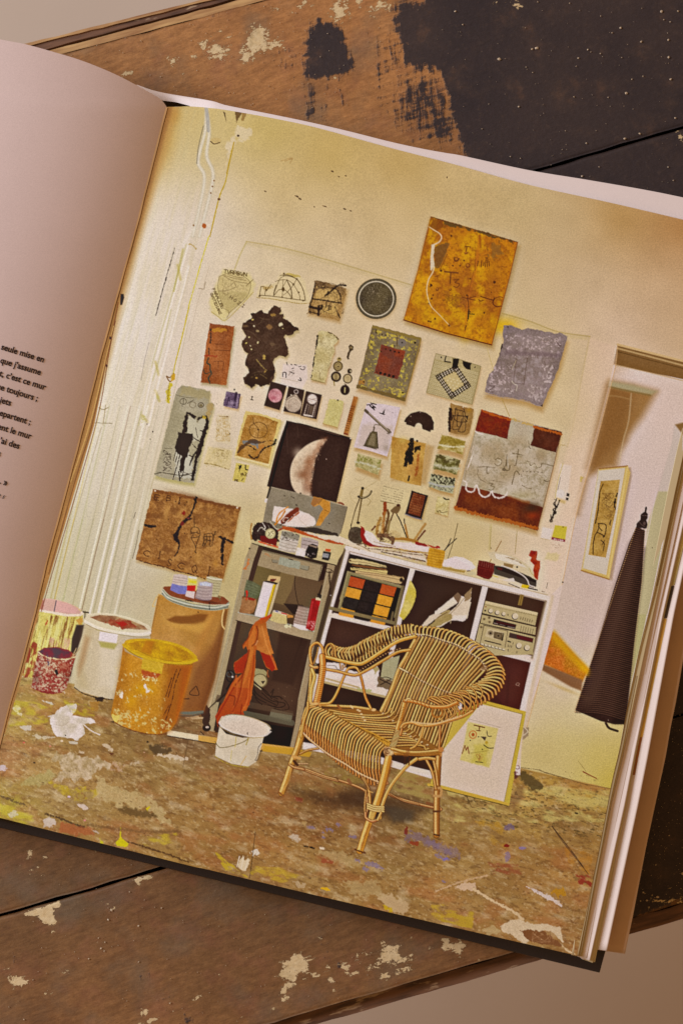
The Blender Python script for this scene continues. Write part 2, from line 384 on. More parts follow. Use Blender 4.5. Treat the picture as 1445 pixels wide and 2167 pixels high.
E(750,362,207,207,(160,130,80),a=.5,soft=5); E(750,348,206,206,(78,70,52), n=16, ns=2); E(750,348,192,192,(110,100,78), w=10); E(750,348,176,176,(206,190,160), w=12)
E(750,348,165,165,(82,72,58), c2=(104,92,66), ts=60, n=24, ns=1.5)
SP('620,230 880,230 880,480 620,480', 90, 4, (150,136,104), 4); SP('640,200 800,200 800,330 640,330', 26, 5, (176,160,130), 5)
done()
# big ochre panel
fr('G'); thing_on_print('printed_painting', 'large ochre and orange panel with white line and scratched marks, hung highest')
q = '345,88 780,215 1230,348 1150,680 960,1400 500,1280 66,1142 210,640'
SH(q, off=(4,9), soft=8, col=(160,126,66), a=.6); SH(q, off=(-4,3), soft=6, a=.35)
P(q, (186,122,34), n=14, ns=2)
fr('0'); pq = '912,459 1094,512 1076,580 1040,729 943,704 855,676 885,572'
NZ(pq, (210,154,30), s=80, thr=.5, hard=2.2, a=.8, seed=3, soft=3, o=3); NZ(pq, (156,98,44), s=60, thr=.56, hard=2.5, a=.6, seed=8, soft=3); NZ(pq, (212,166,16), s=26, thr=.58, hard=5, a=.7, seed=12, soft=3)
NZ(pq, (140,84,34), s=5, thr=.6, hard=5, a=.45, seed=15)
fr('G')
G(1080,1200,160,90,(214,170,10),.7); G(700,1240,60,120,(214,170,20),.55,rot=10); G(380,1130,130,60,(206,160,20),.5); G(830,1060,80,60,(214,170,10),.6); G(900,620,100,120,(206,150,20),.5)
G(220,960,60,140,(200,150,26),.5); G(700,330,90,50,(204,150,22),.5)
P('350,95 450,125 500,190 400,240 330,190', (130,80,26), a=.7, jag=6, soft=3); P('470,130 830,230 1190,340 1180,355 840,262 480,165', (112,88,50), jag=5, js=8, a=.9)
P('960,360 1060,370 1080,480 960,500', (130,100,60), a=.5, jag=14, soft=4); P('380,385 500,350 540,370 430,620 375,600', (124,90,52), jag=4, a=.75, n=12)
L('545,350 490,500 410,670', 14, (190,128,44), a=.7); L('840,290 800,620 740,850 690,1260', 30, (180,110,44), a=.5, soft=2); L('840,280 850,400', 16, (140,76,30), a=.7, soft=2)
L('510,470 440,620', 5, (110,70,34)); L('800,430 790,640', 5, (130,80,34), a=.7, jag=1); L('780,640 730,850', 4, (140,86,38))
L('320,190 370,222 430,260 452,300 430,345 375,375', 9, (214,184,140), w2=14); P('350,375 385,370 372,480 378,590 350,640 338,630 342,500', (206,186,150), jag=1.5)
L('378,600 360,660 320,730 302,820 310,900 345,1000 430,1090 540,1205', 12, (216,190,140), w2=6)
for q in ((605,525,24,24),(720,588,26,26),(408,828,18,20),(540,832,14,14),(700,460,18,14)): E(*q, (140,86,36)); E(q[0]-3,q[1]-5,q[2]*.55,q[3]*.5,(180,122,44))
L('585,500 580,530 600,545 635,515', 7, (110,66,30)); L('690,390 745,398', 7, (110,66,30)); L('712,395 702,440', 9, (120,72,30)); 
for q in ((568,588,9),(640,590,9),(680,535,9),(350,925,8),(364,888,6),(710,888,9),(345,790,12),(550,285,10),(385,1130,8),(320,1155,8),(530,1200,10),(990,755,14),(922,428,7),(885,1070,8),(960,860,6),(320,975,8),(745,722,6),(340,1160,9),(448,640,12)): E(q[0],q[1],q[2],q[2],(104,64,34),jag=1)
L('485,650 620,662', 16, (130,82,40)); L('545,665 540,770', 12, (122,76,38)); L('580,735 630,725 590,760 635,775 610,810 575,800', 7, (116,70,34))
for p in ('825,540 815,590','860,535 855,600','885,560 878,590','905,520 895,600','935,545 935,590','900,510 920,515 915,600'): L(p, 8, (112,68,32))
L('340,775 355,790 335,805', 8, (90,50,24))
for p, w in (('660,908 720,925 790,940',7),('735,920 800,900',6),('720,895 715,940',9),('850,900 880,912 980,940 990,920',9),('980,935 975,975 1010,1005 1060,1000',9),('990,925 1040,905 1075,915',5),('830,935 850,950 880,940',8),('385,700 425,690',6)): L(p, float(w), (96,50,28), a=.9)
L('725,940 728,1040', 7, (100,66,30)); L('728,1040 722,1130', 14, (66,58,34)); L('728,1080 785,1083', 9, (66,58,34)); L('720,1135 690,1250', 5, (110,74,30), jag=2)
P('735,1045 755,1062 735,1072', (120,84,40)); P('500,880 680,900 690,1000 520,990', (140,92,50), a=.35, jag=20, soft=3)
SP('400,870 700,900 700,1010 420,990', 40, 5, (110,70,36), 4); scr('430,870 700,870 700,1010 430,1010', 10, 3, (110,66,34), 6, 40)
L('345,92 780,218 1226,350', 7, (108,70,30), curve=False); L('68,1142 500,1278 962,1396', 12, (112,58,30), curve=False); L('1226,350 1150,680 962,1396', 8, (150,92,36), curve=False); L('345,92 212,640 70,1140', 6, (140,84,30), curve=False, a=.8)
done()
# grey torn slab
fr('H'); thing_on_print('printed_relief', 'grey violet torn slab with embossed marks')
q = '310,235 345,228 395,232 500,285 560,262 720,290 830,318 880,305 962,350 915,520 885,635 820,800 740,980 700,1060 640,1045 540,1000 430,980 300,965 180,935 118,915 150,760 220,660 290,480 315,400 305,300'
SH(q, off=(2,12), soft=8, a=.6); P('300,420 320,440 280,610 245,615', (74,56,46), jag=3)
P(q, (150,134,126), c2=(136,120,110), ts=60, n=14, ns=2, jag=2.2, js=8)
qq='320,250 500,300 700,300 930,360 890,560 800,820 700,1030 450,970 140,900 240,660 320,420'
NZ('330,320 900,350 900,560 330,560', (190,172,166), s=4.5, thr=.60, hard=8, a=.9, seed=4); NZ('200,640 400,640 380,840 150,850', (190,172,166), s=4, thr=.58, hard=8, a=.9, seed=5)
NZ('700,640 820,640 800,820 700,820', (196,180,172), s=4, thr=.55, hard=8, a=.9, seed=6); NZ('140,850 420,880 440,940 150,920', (196,180,172), s=4, thr=.55, hard=7, a=.8, seed=9); NZ('560,840 760,870 710,1020 560,970', (194,178,170), s=4, thr=.52, hard=7, a=.8, seed=10)
NZ(qq, (160,142,138), s=6, thr=.58, hard=4, a=.6, seed=11); NZ('400,540 700,540 700,840 400,840', (170,156,152), s=9, thr=.55, hard=4, a=.7, seed=12)
P('330,480 900,520 890,560 330,530', (126,108,106), a=.7, soft=4, jag=4)
for p in ('440,570 435,650 415,800 440,825 520,830','555,570 535,700 520,830','660,540 660,570','730,600 735,640'): L(p, 6, (112,92,80), a=.9)
L('400,680 440,590', 5, (206,190,150), a=.7); L('395,800 420,830 450,850 440,900', 9, (196,184,166), a=.8)
TX('Z', 165, 850, 55, 55, 8, 6, (100,80,74)); L('700,380 740,405 775,385', 6, (120,100,90)); L('845,395 880,435 900,445', 7, (96,76,70)); E(355,250,7,7,(80,64,60)); E(740,378,36,22,(190,172,160),w=5,a=.7); E(850,385,18,20,(196,178,166),w=6,a=.8)
L('120,930 300,970 430,985 540,1010 640,1045 700,1062', 5, (176,160,150), a=.9); P('690,1050 705,1065 712,1040', (60,44,36))
L('145,470 165,540 210,690', 6, (190,170,110), a=.8); L('290,965 330,1060 372,1160', 6, (176,150,90))
done()
# ------------------------------------------------------------- row 2
fr('E'); thing_on_print('printed_painting', 'narrow red brown upright panel with grey brush loop')
q = '215,888 465,918 430,1170 382,1520 120,1490 165,1180'
SH(q, off=(2,5), soft=5, col=(150,130,80), a=.6); P(q, (148,92,52), c2=(168,108,62), ts=40, n=16, ns=2, jag=1.5)
P('230,935 380,950 370,975 230,965', (190,140,60), a=.8, jag=6); L('225,950 220,1080', 16, (96,72,56), jag=2); L('205,1140 205,1210', 12, (96,72,56), jag=1); L('170,1215 280,1225', 16, (160,72,44), a=.8, jag=3)
L('200,1240 185,1290 215,1310 215,1350 230,1400 200,1445 215,1500', 14, (84,80,62), jag=1); L('150,1360 170,1400 230,1380', 9, (84,80,62))
for p in ('260,1275 350,1280 345,1360','300,1280 300,1340','270,1100 350,1100','265,1160 420,1165','400,950 395,970'): L(p, 5, (100,60,36), a=.8)
scr('210,960 430,960 400,1400 200,1400', 14, 4, (120,70,40), 8, 50, a=.5)
done()
thing_on_print('printed_relief', 'jagged black brown bark shape with ragged outline')
q = '870,705 930,725 938,765 925,790 965,790 960,830 1030,880 1070,915 1112,930 1115,960 1075,970 1070,995 1020,1015 985,1000 965,1030 985,1060 990,1105 1010,1150 1015,1195 985,1235 920,1215 875,1240 850,1290 870,1340 880,1370 870,1430 855,1470 820,1500 790,1500 770,1485 735,1525 700,1490 640,1545 620,1530 575,1510 560,1480 560,1440 600,1400 640,1380 575,1310 570,1280 600,1200 560,1160 530,1100 545,1060 590,1030 540,940 545,890 600,860 640,830 635,790 690,780 740,750 765,780 800,790 820,760'
SH(q, off=(2,5), soft=4, col=(160,140,84), a=.5); P(q, (78,58,44), c2=(92,70,54), ts=30, n=12, ns=3, jag=2.4, js=5)
for q in ((860,802,26,16,(150,120,70)),(820,925,28,24,(130,100,66)),(935,900,20,20,(206,190,150)),(668,915,9,7,(220,205,160)),(650,850,8,6,(206,180,110)),(612,1028,8,7,(214,196,130)),(582,1090,9,9,(220,196,110)),(700,1085,6,9,(220,200,140)),(640,1150,6,5,(220,200,140)),(765,1230,12,26,(166,140,80)),(700,965,18,10,(150,128,92)),(850,1100,26,16,(110,88,66)),(780,1390,14,10,(190,160,90)),(626,1115,4,4,(220,200,150)),(955,940,5,4,(210,190,130)),(575,915,30,10,(120,96,70))): E(*q[:4], q[4], jag=2, js=3)
L('690,1260 750,1330 790,1365', 14, (140,118,74), w2=8, jag=1.5)
fr('I'); P('1090,0 1160,0 1200,50 1300,20 1360,20 1350,60 1310,100 1300,160 1220,185 1150,150 1165,185 1095,180 1060,110 1100,60', (72,54,40), jag=3, js=4); E(1170,95,12,9,(160,130,74)); E(1260,28,9,7,(160,130,74)); L('1110,90 1200,60 1290,110', 5, (110,90,60), jag=2)
fr('E')
for p in ('600,880 700,900 760,840','560,960 640,980 700,1040','620,1220 700,1180 760,1240','820,1180 900,1140 980,1110','700,820 800,850 900,810','640,1400 720,1380 800,1420'): L(p, 7, (104,84,64), a=.7, jag=1.5)
done()
thing_on_print('printed_drawing', 'white note with scattered pen letters below the bark shape')
fr('E'); P('960,1300 1200,1310 1210,1445 1150,1560 930,1520', (212,196,184), soft=2, a=.8)
for p in ('995,1285 1003,1310','1040,1305 1050,1310','1075,1308 1095,1312','1120,1330 1140,1325','1165,1330 1185,1335','1135,1350 1160,1362 1180,1350','955,1430 960,1390 990,1392 988,1440','1030,1380 1070,1400','1050,1350 1065,1345'): L(p, 7, (70,56,48))
fr('J'); L('280,80 285,40 312,45 315,85', 7, (70,56,50)); L('440,115 470,122 458,95', 8, (60,46,40)); L('250,98 350,115 440,135', 4, (170,152,126)); scr('340,20 400,20 400,70 340,70', 6, 3, (120,104,90), 3, 20)
done()
fr('F'); thing_on_print('printed_relief', 'pale crumpled strip of plaster cloth with a dark left edge')
q = '155,690 200,675 270,690 340,720 365,760 355,790 320,820 325,890 300,940 285,1010 260,1060 250,1120 230,1205 180,1195 85,1175 100,1080 125,900 150,780'
SH(q, soft=4, off=(2,4)); P(q, (190,174,124), c2=(204,190,146), ts=26, n=18, ns=2, jag=1.8, js=6)
L('155,730 135,860 118,960 105,1060 90,1150', 10, (66,50,34), jag=2.5, js=4, w2=4); scr('150,720 330,720 280,1170 120,1150', 40, 3, (140,120,78), 4, 40, a=.55)
L('265,690 320,715 365,765', 6, (110,90,50), jag=2); L('90,1170 180,1195 225,1205', 5, (130,110,66)); L('180,1100 175,1160 210,1165', 4, (130,110,70))
done()
thing_on_print('printed_instrument', 'folding pocket compass pieces hung on the wall')
E(375,965,24,22,(170,150,96)); E(375,958,10,8,(84,66,44))
E(362,1036,50,52,(110,92,60)); E(362,1036,36,38,(170,150,104)); E(362,1036,24,26,(120,100,66),w=4); E(364,1040,8,8,(90,70,48))
E(342,1142,52,54,(76,58,44)); E(342,1142,32,34,(176,156,112)); L('336,1115 336,1170', 7, (110,90,60)); L('350,1115 350,1170', 5, (110,90,60)); L('320,1190 325,1230', 10, (150,130,70))
E(480,1085,24,26,(96,78,54)); E(475,1090,9,16,(50,38,28)); E(490,1085,6,10,(200,186,150)); E(460,1162,48,50,(98,80,56)); E(460,1162,37,39,(186,166,124)); SP('430,1130 490,1130 490,1190 430,1190', 10, 4, (150,130,90))
L('430,1215 445,1225', 8, (90,70,50)); E(433,1278,48,52,(72,54,42)); L('433,1255 430,1302', 10, (200,184,130))
done()
thing_on_print('printed_tool', 'small dark metal hook')
P('470,830 490,812 520,835 515,870 490,890 478,920 470,950 480,965 462,968 452,945 460,900 475,870', (96,80,56), jag=1); E(495,845,14,12,(150,132,96)); done()
# green panel with rust plate
thing_on_print('printed_painting', 'green and yellow flaked panel with a square rust plate')
q = '715,615 960,680 1210,745 1190,880 1120,1110 1045,1395 800,1330 550,1255 620,1000 690,700'
SH(q, off=(1,8), soft=6, a=.6); P(q, (140,124,92), n=12, ns=3, c2=(128,112,82), ts=30, jag=1)
P('715,615 1210,745 1205,770 705,645', (146,126,72), jag=2); P('550,1250 1048,1392 1052,1355 556,1228', (126,106,64), jag=3); L('1205,760 1120,1110 1045,1380', 8, (166,136,66))
pq='700,650 1190,780 1040,1370 570,1230'
NZ(pq, (176,158,78), s=5, thr=.655, hard=12, a=.95, seed=3, jag=0) if False else NZ(pq, (176,158,78), s=5, thr=.66, hard=12, a=.95, seed=3)
for b_, th in (('730,660 960,720 1150,770 1140,800 1000,780 780,740',.50),('820,800 1090,860 1080,880 800,810',.48),('900,1240 1050,1270 1030,1370 880,1300',.52),('600,1220 840,1290 780,1300 600,1240',.55),('720,1130 800,1140 800,1200 720,1190',.52),('640,1000 720,1050 700,1120 630,1090',.56),('1010,960 1050,960 1020,1180 970,1140',.55),('680,760 760,790 720,860 680,860',.55)):
    NZ(b_, (190,170,84), s=5, thr=th, hard=10, a=.95, seed=int(th*100))
P('805,815 1050,880 1020,1010 970,1170 850,1140 730,1105 770,960', (142,76,50), c2=(122,72,56), ts=24, n=14, ns=2, jag=1.5)
P('830,830 940,850 930,960 800,930', (104,70,62), a=.5, jag=10, soft=4)
for q in ((795,1105,14),(838,1117,14),(882,1130,14),(925,1140,15),(848,860,8),(895,874,9),(938,885,9),(980,895,9),(1015,930,5),(800,885,6),(755,1095,6),(812,712,7),(845,718,7),(1145,795,11),(1018,1305,9),(625,1195,8),(935,828,7),(1013,795,8)): E(q[0],q[1],q[2],q[2],(54,38,28))
E(1013,795,42,42,(132,120,104)); E(1013,795,8,8,(50,38,28)); L('955,720 965,735 960,830', 6, (90,66,40)); L('755,665 745,690 758,695', 9, (60,36,24)); E(605,1200,26,22,(176,130,66),a=.8,jag=4); E(625,1195,8,8,(70,44,28))
done()
fr('K'); thing_on_print('printed_painting', 'square dotted glass tile with black lattice diamond')
q = '875,135 960,155 1100,185 1335,262 1300,440 1245,655 1010,600 778,532 830,320'
SH(q, soft=4, off=(1,4), a=.45); P(q, (176,160,116), n=6, jag=.6); L('875,135 1100,190 1335,265 1245,655 778,535 875,135', 4, (130,116,78), curve=False, a=.8)
o = cv.fr
for i in range(25):
    for j in range(23):
        x = 870+i*18.5-j*4.6+(j % 2)*9; y = 215+i*5.2+j*17.5
        if x > 800+0 and x < 1325-(y-262)*.24 and y < 545+(x-790)*.23 and y > 150+(x-860)*.27+50: E(x, y, 6.5, 6, (206,192,154), a=.8); E(x+3,y+4,4,3,(140,124,84),a=.5)
P('955,385 1070,300 1165,460 1040,540 985,470', (190,172,124)); 
for i in range(5):
    for j in range(5):
        x = 985+i*36-j*3+(j%2)*14; y = 380+i*10+j*30
        if abs(x-1060)/110+abs(y-425)/120 < .85: E(x,y,9,8,(206,192,154),a=.8)
def lat(ax, ay, bx, by, n):
    for k in range(n):
        t = k/(n-1); cx, cy = ax+(bx-ax)*t, ay+(by-ay)*t
        E(cx, cy, 20, 20, (46,32,26))
    return
for (ax,ay,bx,by) in ((905,372,1080,285),(1080,285,1200,462),(1200,462,1040,565),(1040,565,905,372)):
    dx, dy = bx-ax, by-ay; Ln = math.hypot(dx, dy); ux, uy = dx/Ln, dy/Ln; vx, vy = -uy, ux
    for s_ in (-18, 0, 18): L([(ax+vx*s_-ux*26, ay+vy*s_-uy*26), (bx+vx*s_+ux*26, by+vy*s_+uy*26)], 7, (46,32,26))
    m = int(Ln/27)
    for k in range(m+1): L([(ax+dx*k/m+vx*28, ay+dy*k/m+vy*28), (ax+dx*k/m-vx*28, ay+dy*k/m-vy*28)], 7, (46,32,26))
    for k in range(m):
        for s_ in (-9, 9): E(ax+dx*(k+.5)/m+vx*s_, ay+dy*(k+.5)/m+vy*s_, 6, 6, (214,198,168))
P('1050,185 1110,190 1100,280 1040,285', (50,36,28), jag=1.5); P('1145,205 1235,235 1225,300 1180,290 1150,250', (50,36,28), jag=1.5)
P('875,140 1040,175 1035,230 862,190', (196,180,144), a=.6); E(930,175,7,9,(50,36,28)); L('978,162 965,215 1025,225', 12, (50,36,28), curve=False); E(1273,275,5,10,(50,36,28),rot=30)
done()
# ------------------------------------------------------------- row 3
fr('I'); thing_on_print('printed_painting', 'tall grey green sheet with a black dripping figure shape')
q = '410,170 550,195 700,230 685,345 720,345 738,370 690,560 640,720 590,940 535,1165 400,1150 280,1130 132,1090 200,830 290,480 355,230'
SH(q, off=(1,7), soft=5, col=(160,150,84), a=.6); P(q, (160,150,120), c2=(174,164,138), ts=70, n=10, ns=2, jag=1.6)
P('400,185 700,240 690,330 400,260', (166,150,104), a=.5, jag=8, soft=4); P('690,350 735,370 690,540 640,600 660,420', (176,150,96), a=.7, jag=5, soft=2)
P('470,480 550,520 560,560 600,500 660,500 650,640 600,700 530,760 470,650', (186,178,152), a=.9, jag=3); P('350,840 500,860 520,1120 330,1110', (188,182,162), a=.8, jag=5)
P('455,440 500,445 550,490 540,515 480,470 470,560 455,655 415,655 425,560 440,480', (66,52,42), jag=3)
P('375,650 450,655 520,660 530,720 490,800 470,880 440,930 435,1010 400,1060 380,1030 405,900 350,850 345,790', (66,54,46), jag=3.2)
P('565,550 570,510 610,485 660,480 690,530 680,600 640,720 620,820 580,900 560,1000 530,1145 500,1145 530,1000 560,850 590,740 640,600 665,540 640,505 600,510', (66,52,42), jag=3)
for p, w in (('555,720 520,700',7),('555,850 520,900 490,985',14),('570,820 545,870 500,960',8),('350,840 325,940','7'),('375,850 345,950',6),('395,860 360,1000 340,1060 320,1130',8),('430,900 425,1060 390,1130',10),('380,1050 390,1140',12),('550,600 570,700',6),('520,770 545,800 580,830',7),('550,720 600,745',8),('485,885 510,895',9),('415,1085 470,1080',6),('600,630 625,640',8),('530,1100 440,1060',5)): L(p, float(w), (60,46,38), jag=1)
for i in range(4): scr(f'{225+i*2},{835+i*55} {300+i*2},{835+i*55} {300},{880+i*55} {222},{880+i*55}', 7, 5, (62,50,40), i, 26)
L('230,812 315,815', 4, (90,80,60)); L('135,1075 200,1060 300,1075 420,1090 500,1070', 6, (80,70,50), jag=1); L('355,270 440,290 540,300', 4, (90,80,56), a=.8)
E(425,335,32,30,(80,70,52),w=5); L('428,305 425,360', 5, (80,70,52)); L('470,355 530,320', 5, (80,70,52)); E(522,370,32,30,(110,96,70),w=5,a=.8); E(605,372,28,24,(84,70,50),w=7); E(605,375,18,14,(130,116,84)); E(640,495,18,14,(196,170,70),a=.8,jag=3); E(415,380,5,5,(60,50,40))
done()
for nm, lb, q in (('printed_photograph', 'small violet toned photograph of trees', '865,230 1012,262 975,412 828,380'),):
    thing_on_print(nm, lb); SH(q, soft=3, a=.4); P(q, (112,94,108), c2=(146,128,138), ts=14, n=30, ns=1.5, jag=.8)
    for p, w in (('965,250 945,370',26),('1000,260 985,400',10),('890,290 870,370',12),('900,360 895,290','5'),('840,320 900,330',6)): L(p, float(w), (66,50,66), a=.8)
    G(920,350,50,20,(180,160,170),.6); E(945,214,8,8,(40,30,26)); done()
L('1118,285 1135,288', 6, (70,54,40)); L('1127,288 1122,315', 8, (70,54,40)); L('1112,315 1136,320', 7, (70,54,40)); E(768,360,3,3,(80,60,40))
thing_on_print('printed_drawing', 'faint yellow pencil sketch pinned beside the grey green sheet')
P('770,460 910,480 900,780 740,740', (208,192,156), soft=2, a=.6); scr('790,500 900,500 880,740 760,740', 70, 3.2, (172,142,84), 3, 26, a=.6); L('790,485 885,490', 5, (140,110,50)); E(872,490,10,6,(130,96,40)); E(830,525,24,26,(176,150,96),w=4,a=.7); E(898,665,5,5,(70,50,30)); SP('770,500 900,500 880,740 760,740', 50, 4, (180,150,90), 6); done()
thing_on_print('printed_drawing', 'faint wide yellow pencil sketch, lowest of the two pale ones')
P('680,795 930,835 900,1030 630,965', (206,188,140), soft=2, a=.8, n=8); scr('690,810 910,840 880,1000 660,960', 34, 3, (166,146,84), 5, 40, a=.5); L('640,965 760,985 890,1028', 6, (150,128,74), jag=1); SP('760,820 900,840 880,930 740,920', 40, 4, (130,106,60), 3); L('790,828 840,835', 6, (140,116,60)); done()
thing_on_print('printed_painting', 'small tan parchment with a drawn circle and dark brush strokes')
q = '1060,425 1200,460 1425,520 1385,650 1300,1000 1120,950 945,905 1000,650'
SH(q, off=(3,5), soft=5, a=.6, col=(180,160,90)); P(q, (206,184,120), jag=2)
P('1075,470 1200,475 1390,545 1350,700 1290,975 1120,930 965,885 1010,700', (166,124,62), c2=(182,142,82), ts=20, n=20, ns=2, jag=1.6)
E(1190,628,92,80,(104,74,40),w=6,a=.9); L('1135,500 1145,560 1190,620 1180,700', 5, (104,74,40)); E(1188,622,10,8,(84,56,30)); L('1100,600 1280,640', 2.5, (120,88,50), a=.7)
P('1025,735 1180,735 1200,770 1180,820 1165,790 1080,760 1030,765', (130,128,120), jag=3, a=.9)
P('965,860 1010,790 1070,750 1120,720 1180,725 1240,750 1200,770 1110,760 1040,800 990,860', (90,66,46), jag=3, a=.75)
L('1060,780 1110,790 1160,830', 9, (60,44,34), jag=1.5); L('1095,885 1130,910 1180,905 1215,850 1240,820', 14, (84,62,44), jag=2); L('1230,820 1300,790 1350,765 1365,725', 16, (56,42,36), jag=2, w2=22); L('1240,745 1300,735 1340,740', 6, (90,66,44), jag=1.5)
P('1190,780 1260,770 1220,830 1170,880 1150,870 1190,830', (176,126,66), jag=3); scr('1080,480 1380,560 1300,700 1020,700', 24, 3, (120,86,46), 9, 30, a=.6)
P('950,890 1300,975 1295,995 945,905', (214,196,150), jag=2, a=.9)
done()
thing_on_print('printed_drawing', 'tiny yellow scrap with black pen marks')
q='965,960 1100,985 1050,1165 925,1140'; P(q, (198,180,104), n=14, jag=1); P('985,985 1012,990 1000,1060 975,1070 990,1030', (54,40,30), jag=3); L('1058,985 1060,1025 1080,1032', 11, (54,40,30)); scr('1010,1060 1070,1075 1050,1120 1010,1110', 9, 5, (80,60,36), 4, 18); TX('IE', 945, 1128, 16, 16, 8, 5, (80,60,36)); L('1020,1140 1040,1120', 6, (70,50,30)); done()
fr('J')
for lb, q, k in (('black card with a pink planet', '160,130 322,175 250,425 90,378', 0), ('black card with a pale drop shaped dial', '342,180 503,218 460,472 287,435', 1), ('black card with a white glass lamp', '518,228 680,268 625,518 462,480', 2)):
    thing_on_print('printed_card', lb); SH(q, off=(1,5), soft=4, a=.5); P(q, (76,58,50), n=5)
    if k == 0: E(205,275,70,70,(176,120,120),c2=(206,164,160),ts=20,n=22,ns=2); G(190,300,30,24,(150,70,80),.6); G(180,230,25,20,(120,60,66),.5); E(205,275,70,70,(140,90,84),w=4,a=.6)
    if k == 1:
        E(418,235,20,18,(200,184,170),w=7); P('418,255 470,335 470,385 300,385 312,325 350,290', (190,172,150)); E(388,360,82,84,(190,172,150),n=12,ns=2); E(388,360,74,76,(140,122,102),w=3); E(388,365,56,56,(150,132,110),w=2); scr('340,320 430,320 430,410 340,410', 20, 2.5, (140,120,100), 3, 30, a=.6); L('418,262 312,325', 4, (110,92,76)); L('418,262 468,335', 4, (110,92,76)); E(368,270,8,8,(200,184,160))
    if k == 2:
        E(582,312,48,50,(214,196,180),n=12); E(580,310,52,54,(150,132,120),w=5,a=.8); L('530,360 500,465','7' and 7, (190,170,150)); L('552,365 530,470', 5, (160,140,124)); L('612,370 580,490', 7, (200,180,160)); L('632,330 600,490', 6, (170,150,130)); P('490,462 590,480 585,495 495,480', (206,188,170)); L('545,305 620,325', 5, (150,130,116)); L('520,330 640,300', 3, (130,110,96)); P('555,375 600,385 580,470 545,460', (110,92,76))
    done()
thing_on_print('printed_tag', 'pale yellow paper tag on a pin')
q='755,310 800,315 905,330 880,460 838,600 690,560 730,420'; SH(q, soft=4, off=(0,5)); P(q, (198,186,128), n=12, jag=1.5); E(842,322,9,7,(40,28,22)); scr('760,350 880,350 830,540 720,530', 26, 2.5, (180,164,100), 2, 30, a=.6); L('690,560 838,600', 5, (170,140,80)); done()
thing_on_print('printed_ruler', 'narrow brown wooden stick drilled with holes')
q='1003,280 1048,290 1000,470 945,678 898,668 950,470'; SH(q, soft=3, off=(2,3)); P(q, (160,108,58), c2=(178,128,74), ts=20, n=12)
for i in range(12):
    for j in (-14, 0, 14): E(990-i*5.3+j, 385+i*22+j*.25, 3.6, 3.6, (84,50,30))
P('905,655 948,665 944,680 898,668', (130,64,36)); done()
thing_on_print('printed_poster', 'dark brown poster of a half lit moon')
q = '322,530 620,600 980,705 935,900 825,1365 480,1280 120,1200 210,850'
SH(q, off=(3,3), soft=5, a=.4); P(q, (70,50,42), n=6, ns=3); P('322,530 115,1320 135,1325 340,560', (44,30,26)); 
q2 = '735,725 640,735 560,770 490,815 430,880 385,950 360,1040 362,1130 385,1210 440,1290 560,1400 600,1300 560,1200 600,1080 640,900 690,790'
P('728,722 640,728 550,765 480,815 415,885 375,960 357,1040 360,1130 382,1210 430,1275 500,1330 590,1330 565,1250 560,1180 590,1100 600,1010 615,930 650,850 690,780', (204,184,156), curve=True, soft=1.2, n=10, ns=4)
fr('J')
P('728,722 690,728 660,750 640,790 600,850 560,900 530,960 500,1030 470,1080 500,1150 540,1220 570,1260 590,1180 590,1100 605,1010 620,930 655,850 690,780', (148,104,76), a=.62, soft=7, jag=8, js=8, curve=True, n=18, ns=2)
G(480,1080,70,60,(140,96,66),.7); G(540,950,50,90,(150,104,70),.55,rot=20); G(520,1220,40,60,(140,100,76),.6); G(640,800,30,70,(176,140,110),.5,rot=25); G(440,860,60,60,(214,196,170),.6)
P('600,1010 660,830 720,740 760,760 700,900 660,1100 620,1340 560,1330 580,1180', (70,50,42), soft=6, jag=5, a=.95, js=5)
SP('560,760 700,760 640,960 540,1000', 60, 4, (200,176,146), 5); SP('520,950 600,950 580,1250 510,1200', 50, 4, (190,150,116), 6); E(725,922,5,5,(200,170,150)); NZ('380,950 480,900 500,1050 420,1200', (176,150,120), s=5, thr=.55, hard=5, a=.4)
L('345,545 500,570 650,620 800,680 970,710', 7, (40,28,24)); L('560,610 700,640 860,680', 5, (120,96,80), a=.8); L('322,610 330,860', 6, (88,68,58), a=.7, soft=2); L('430,580 440,700', 5, (92,72,60), a=.6, soft=2); L('850,800 820,1100', 10, (82,62,52), a=.5, soft=4); E(972,712,9,8,(210,195,170)); L('980,720 935,900 825,1365', 4, (44,30,26), curve=False)
P('103,1325 130,1330 118,1370 95,1360', (226,210,196)); 
done()
fr('K'); thing_on_print('printed_drawing', 'white sheet with engraved telescope on a pyramid stand')
q = '175,640 340,650 515,685 460,900 380,1185 210,1130 40,1090 100,880'
SH(q, off=(1,7), soft=5, a=.6); P(q, (208,192,188), n=6); P('130,850 440,880 390,1140 60,1080', (192,174,156), a=.7, soft=6, jag=5)
L('170,725 300,845 400,935', 24, (120,106,86)); L('172,720 300,838 400,928', 10, (166,150,126)); L('160,715 180,735', 30, (110,96,78)); L('385,900 420,940 380,950', 8, (110,96,76)); L('405,910 395,960', 6, (110,96,76))
L('240,890 260,860 320,870', 8, (130,116,94)); P('225,925 280,935 290,1105 140,1075 180,1000', (110,98,72), n=16, ns=2); P('228,950 262,955 255,1080 180,1065', (140,126,98), n=16, ns=1.5); L('210,940 160,1070 280,1100', 5, (70,58,40)); L('275,935 288,1100', 6, (70,58,40)); L('250,890 240,930', 12, (96,82,60)); L('140,1075 270,1110', 8, (96,84,60))
for p in ('180,660 225,660 265,690 235,675 250,710','215,640 270,655','205,668 240,700','355,710 335,755','305,742 355,758','330,748 345,740'): L(p, 9, (54,40,34), jag=1)
E(437,740,4,4,(80,60,60)); G(370,1100,30,40,(150,134,110),.5)
done()
thing_on_print('printed_painting', 'pale green landscape strip beneath the telescope sheet')
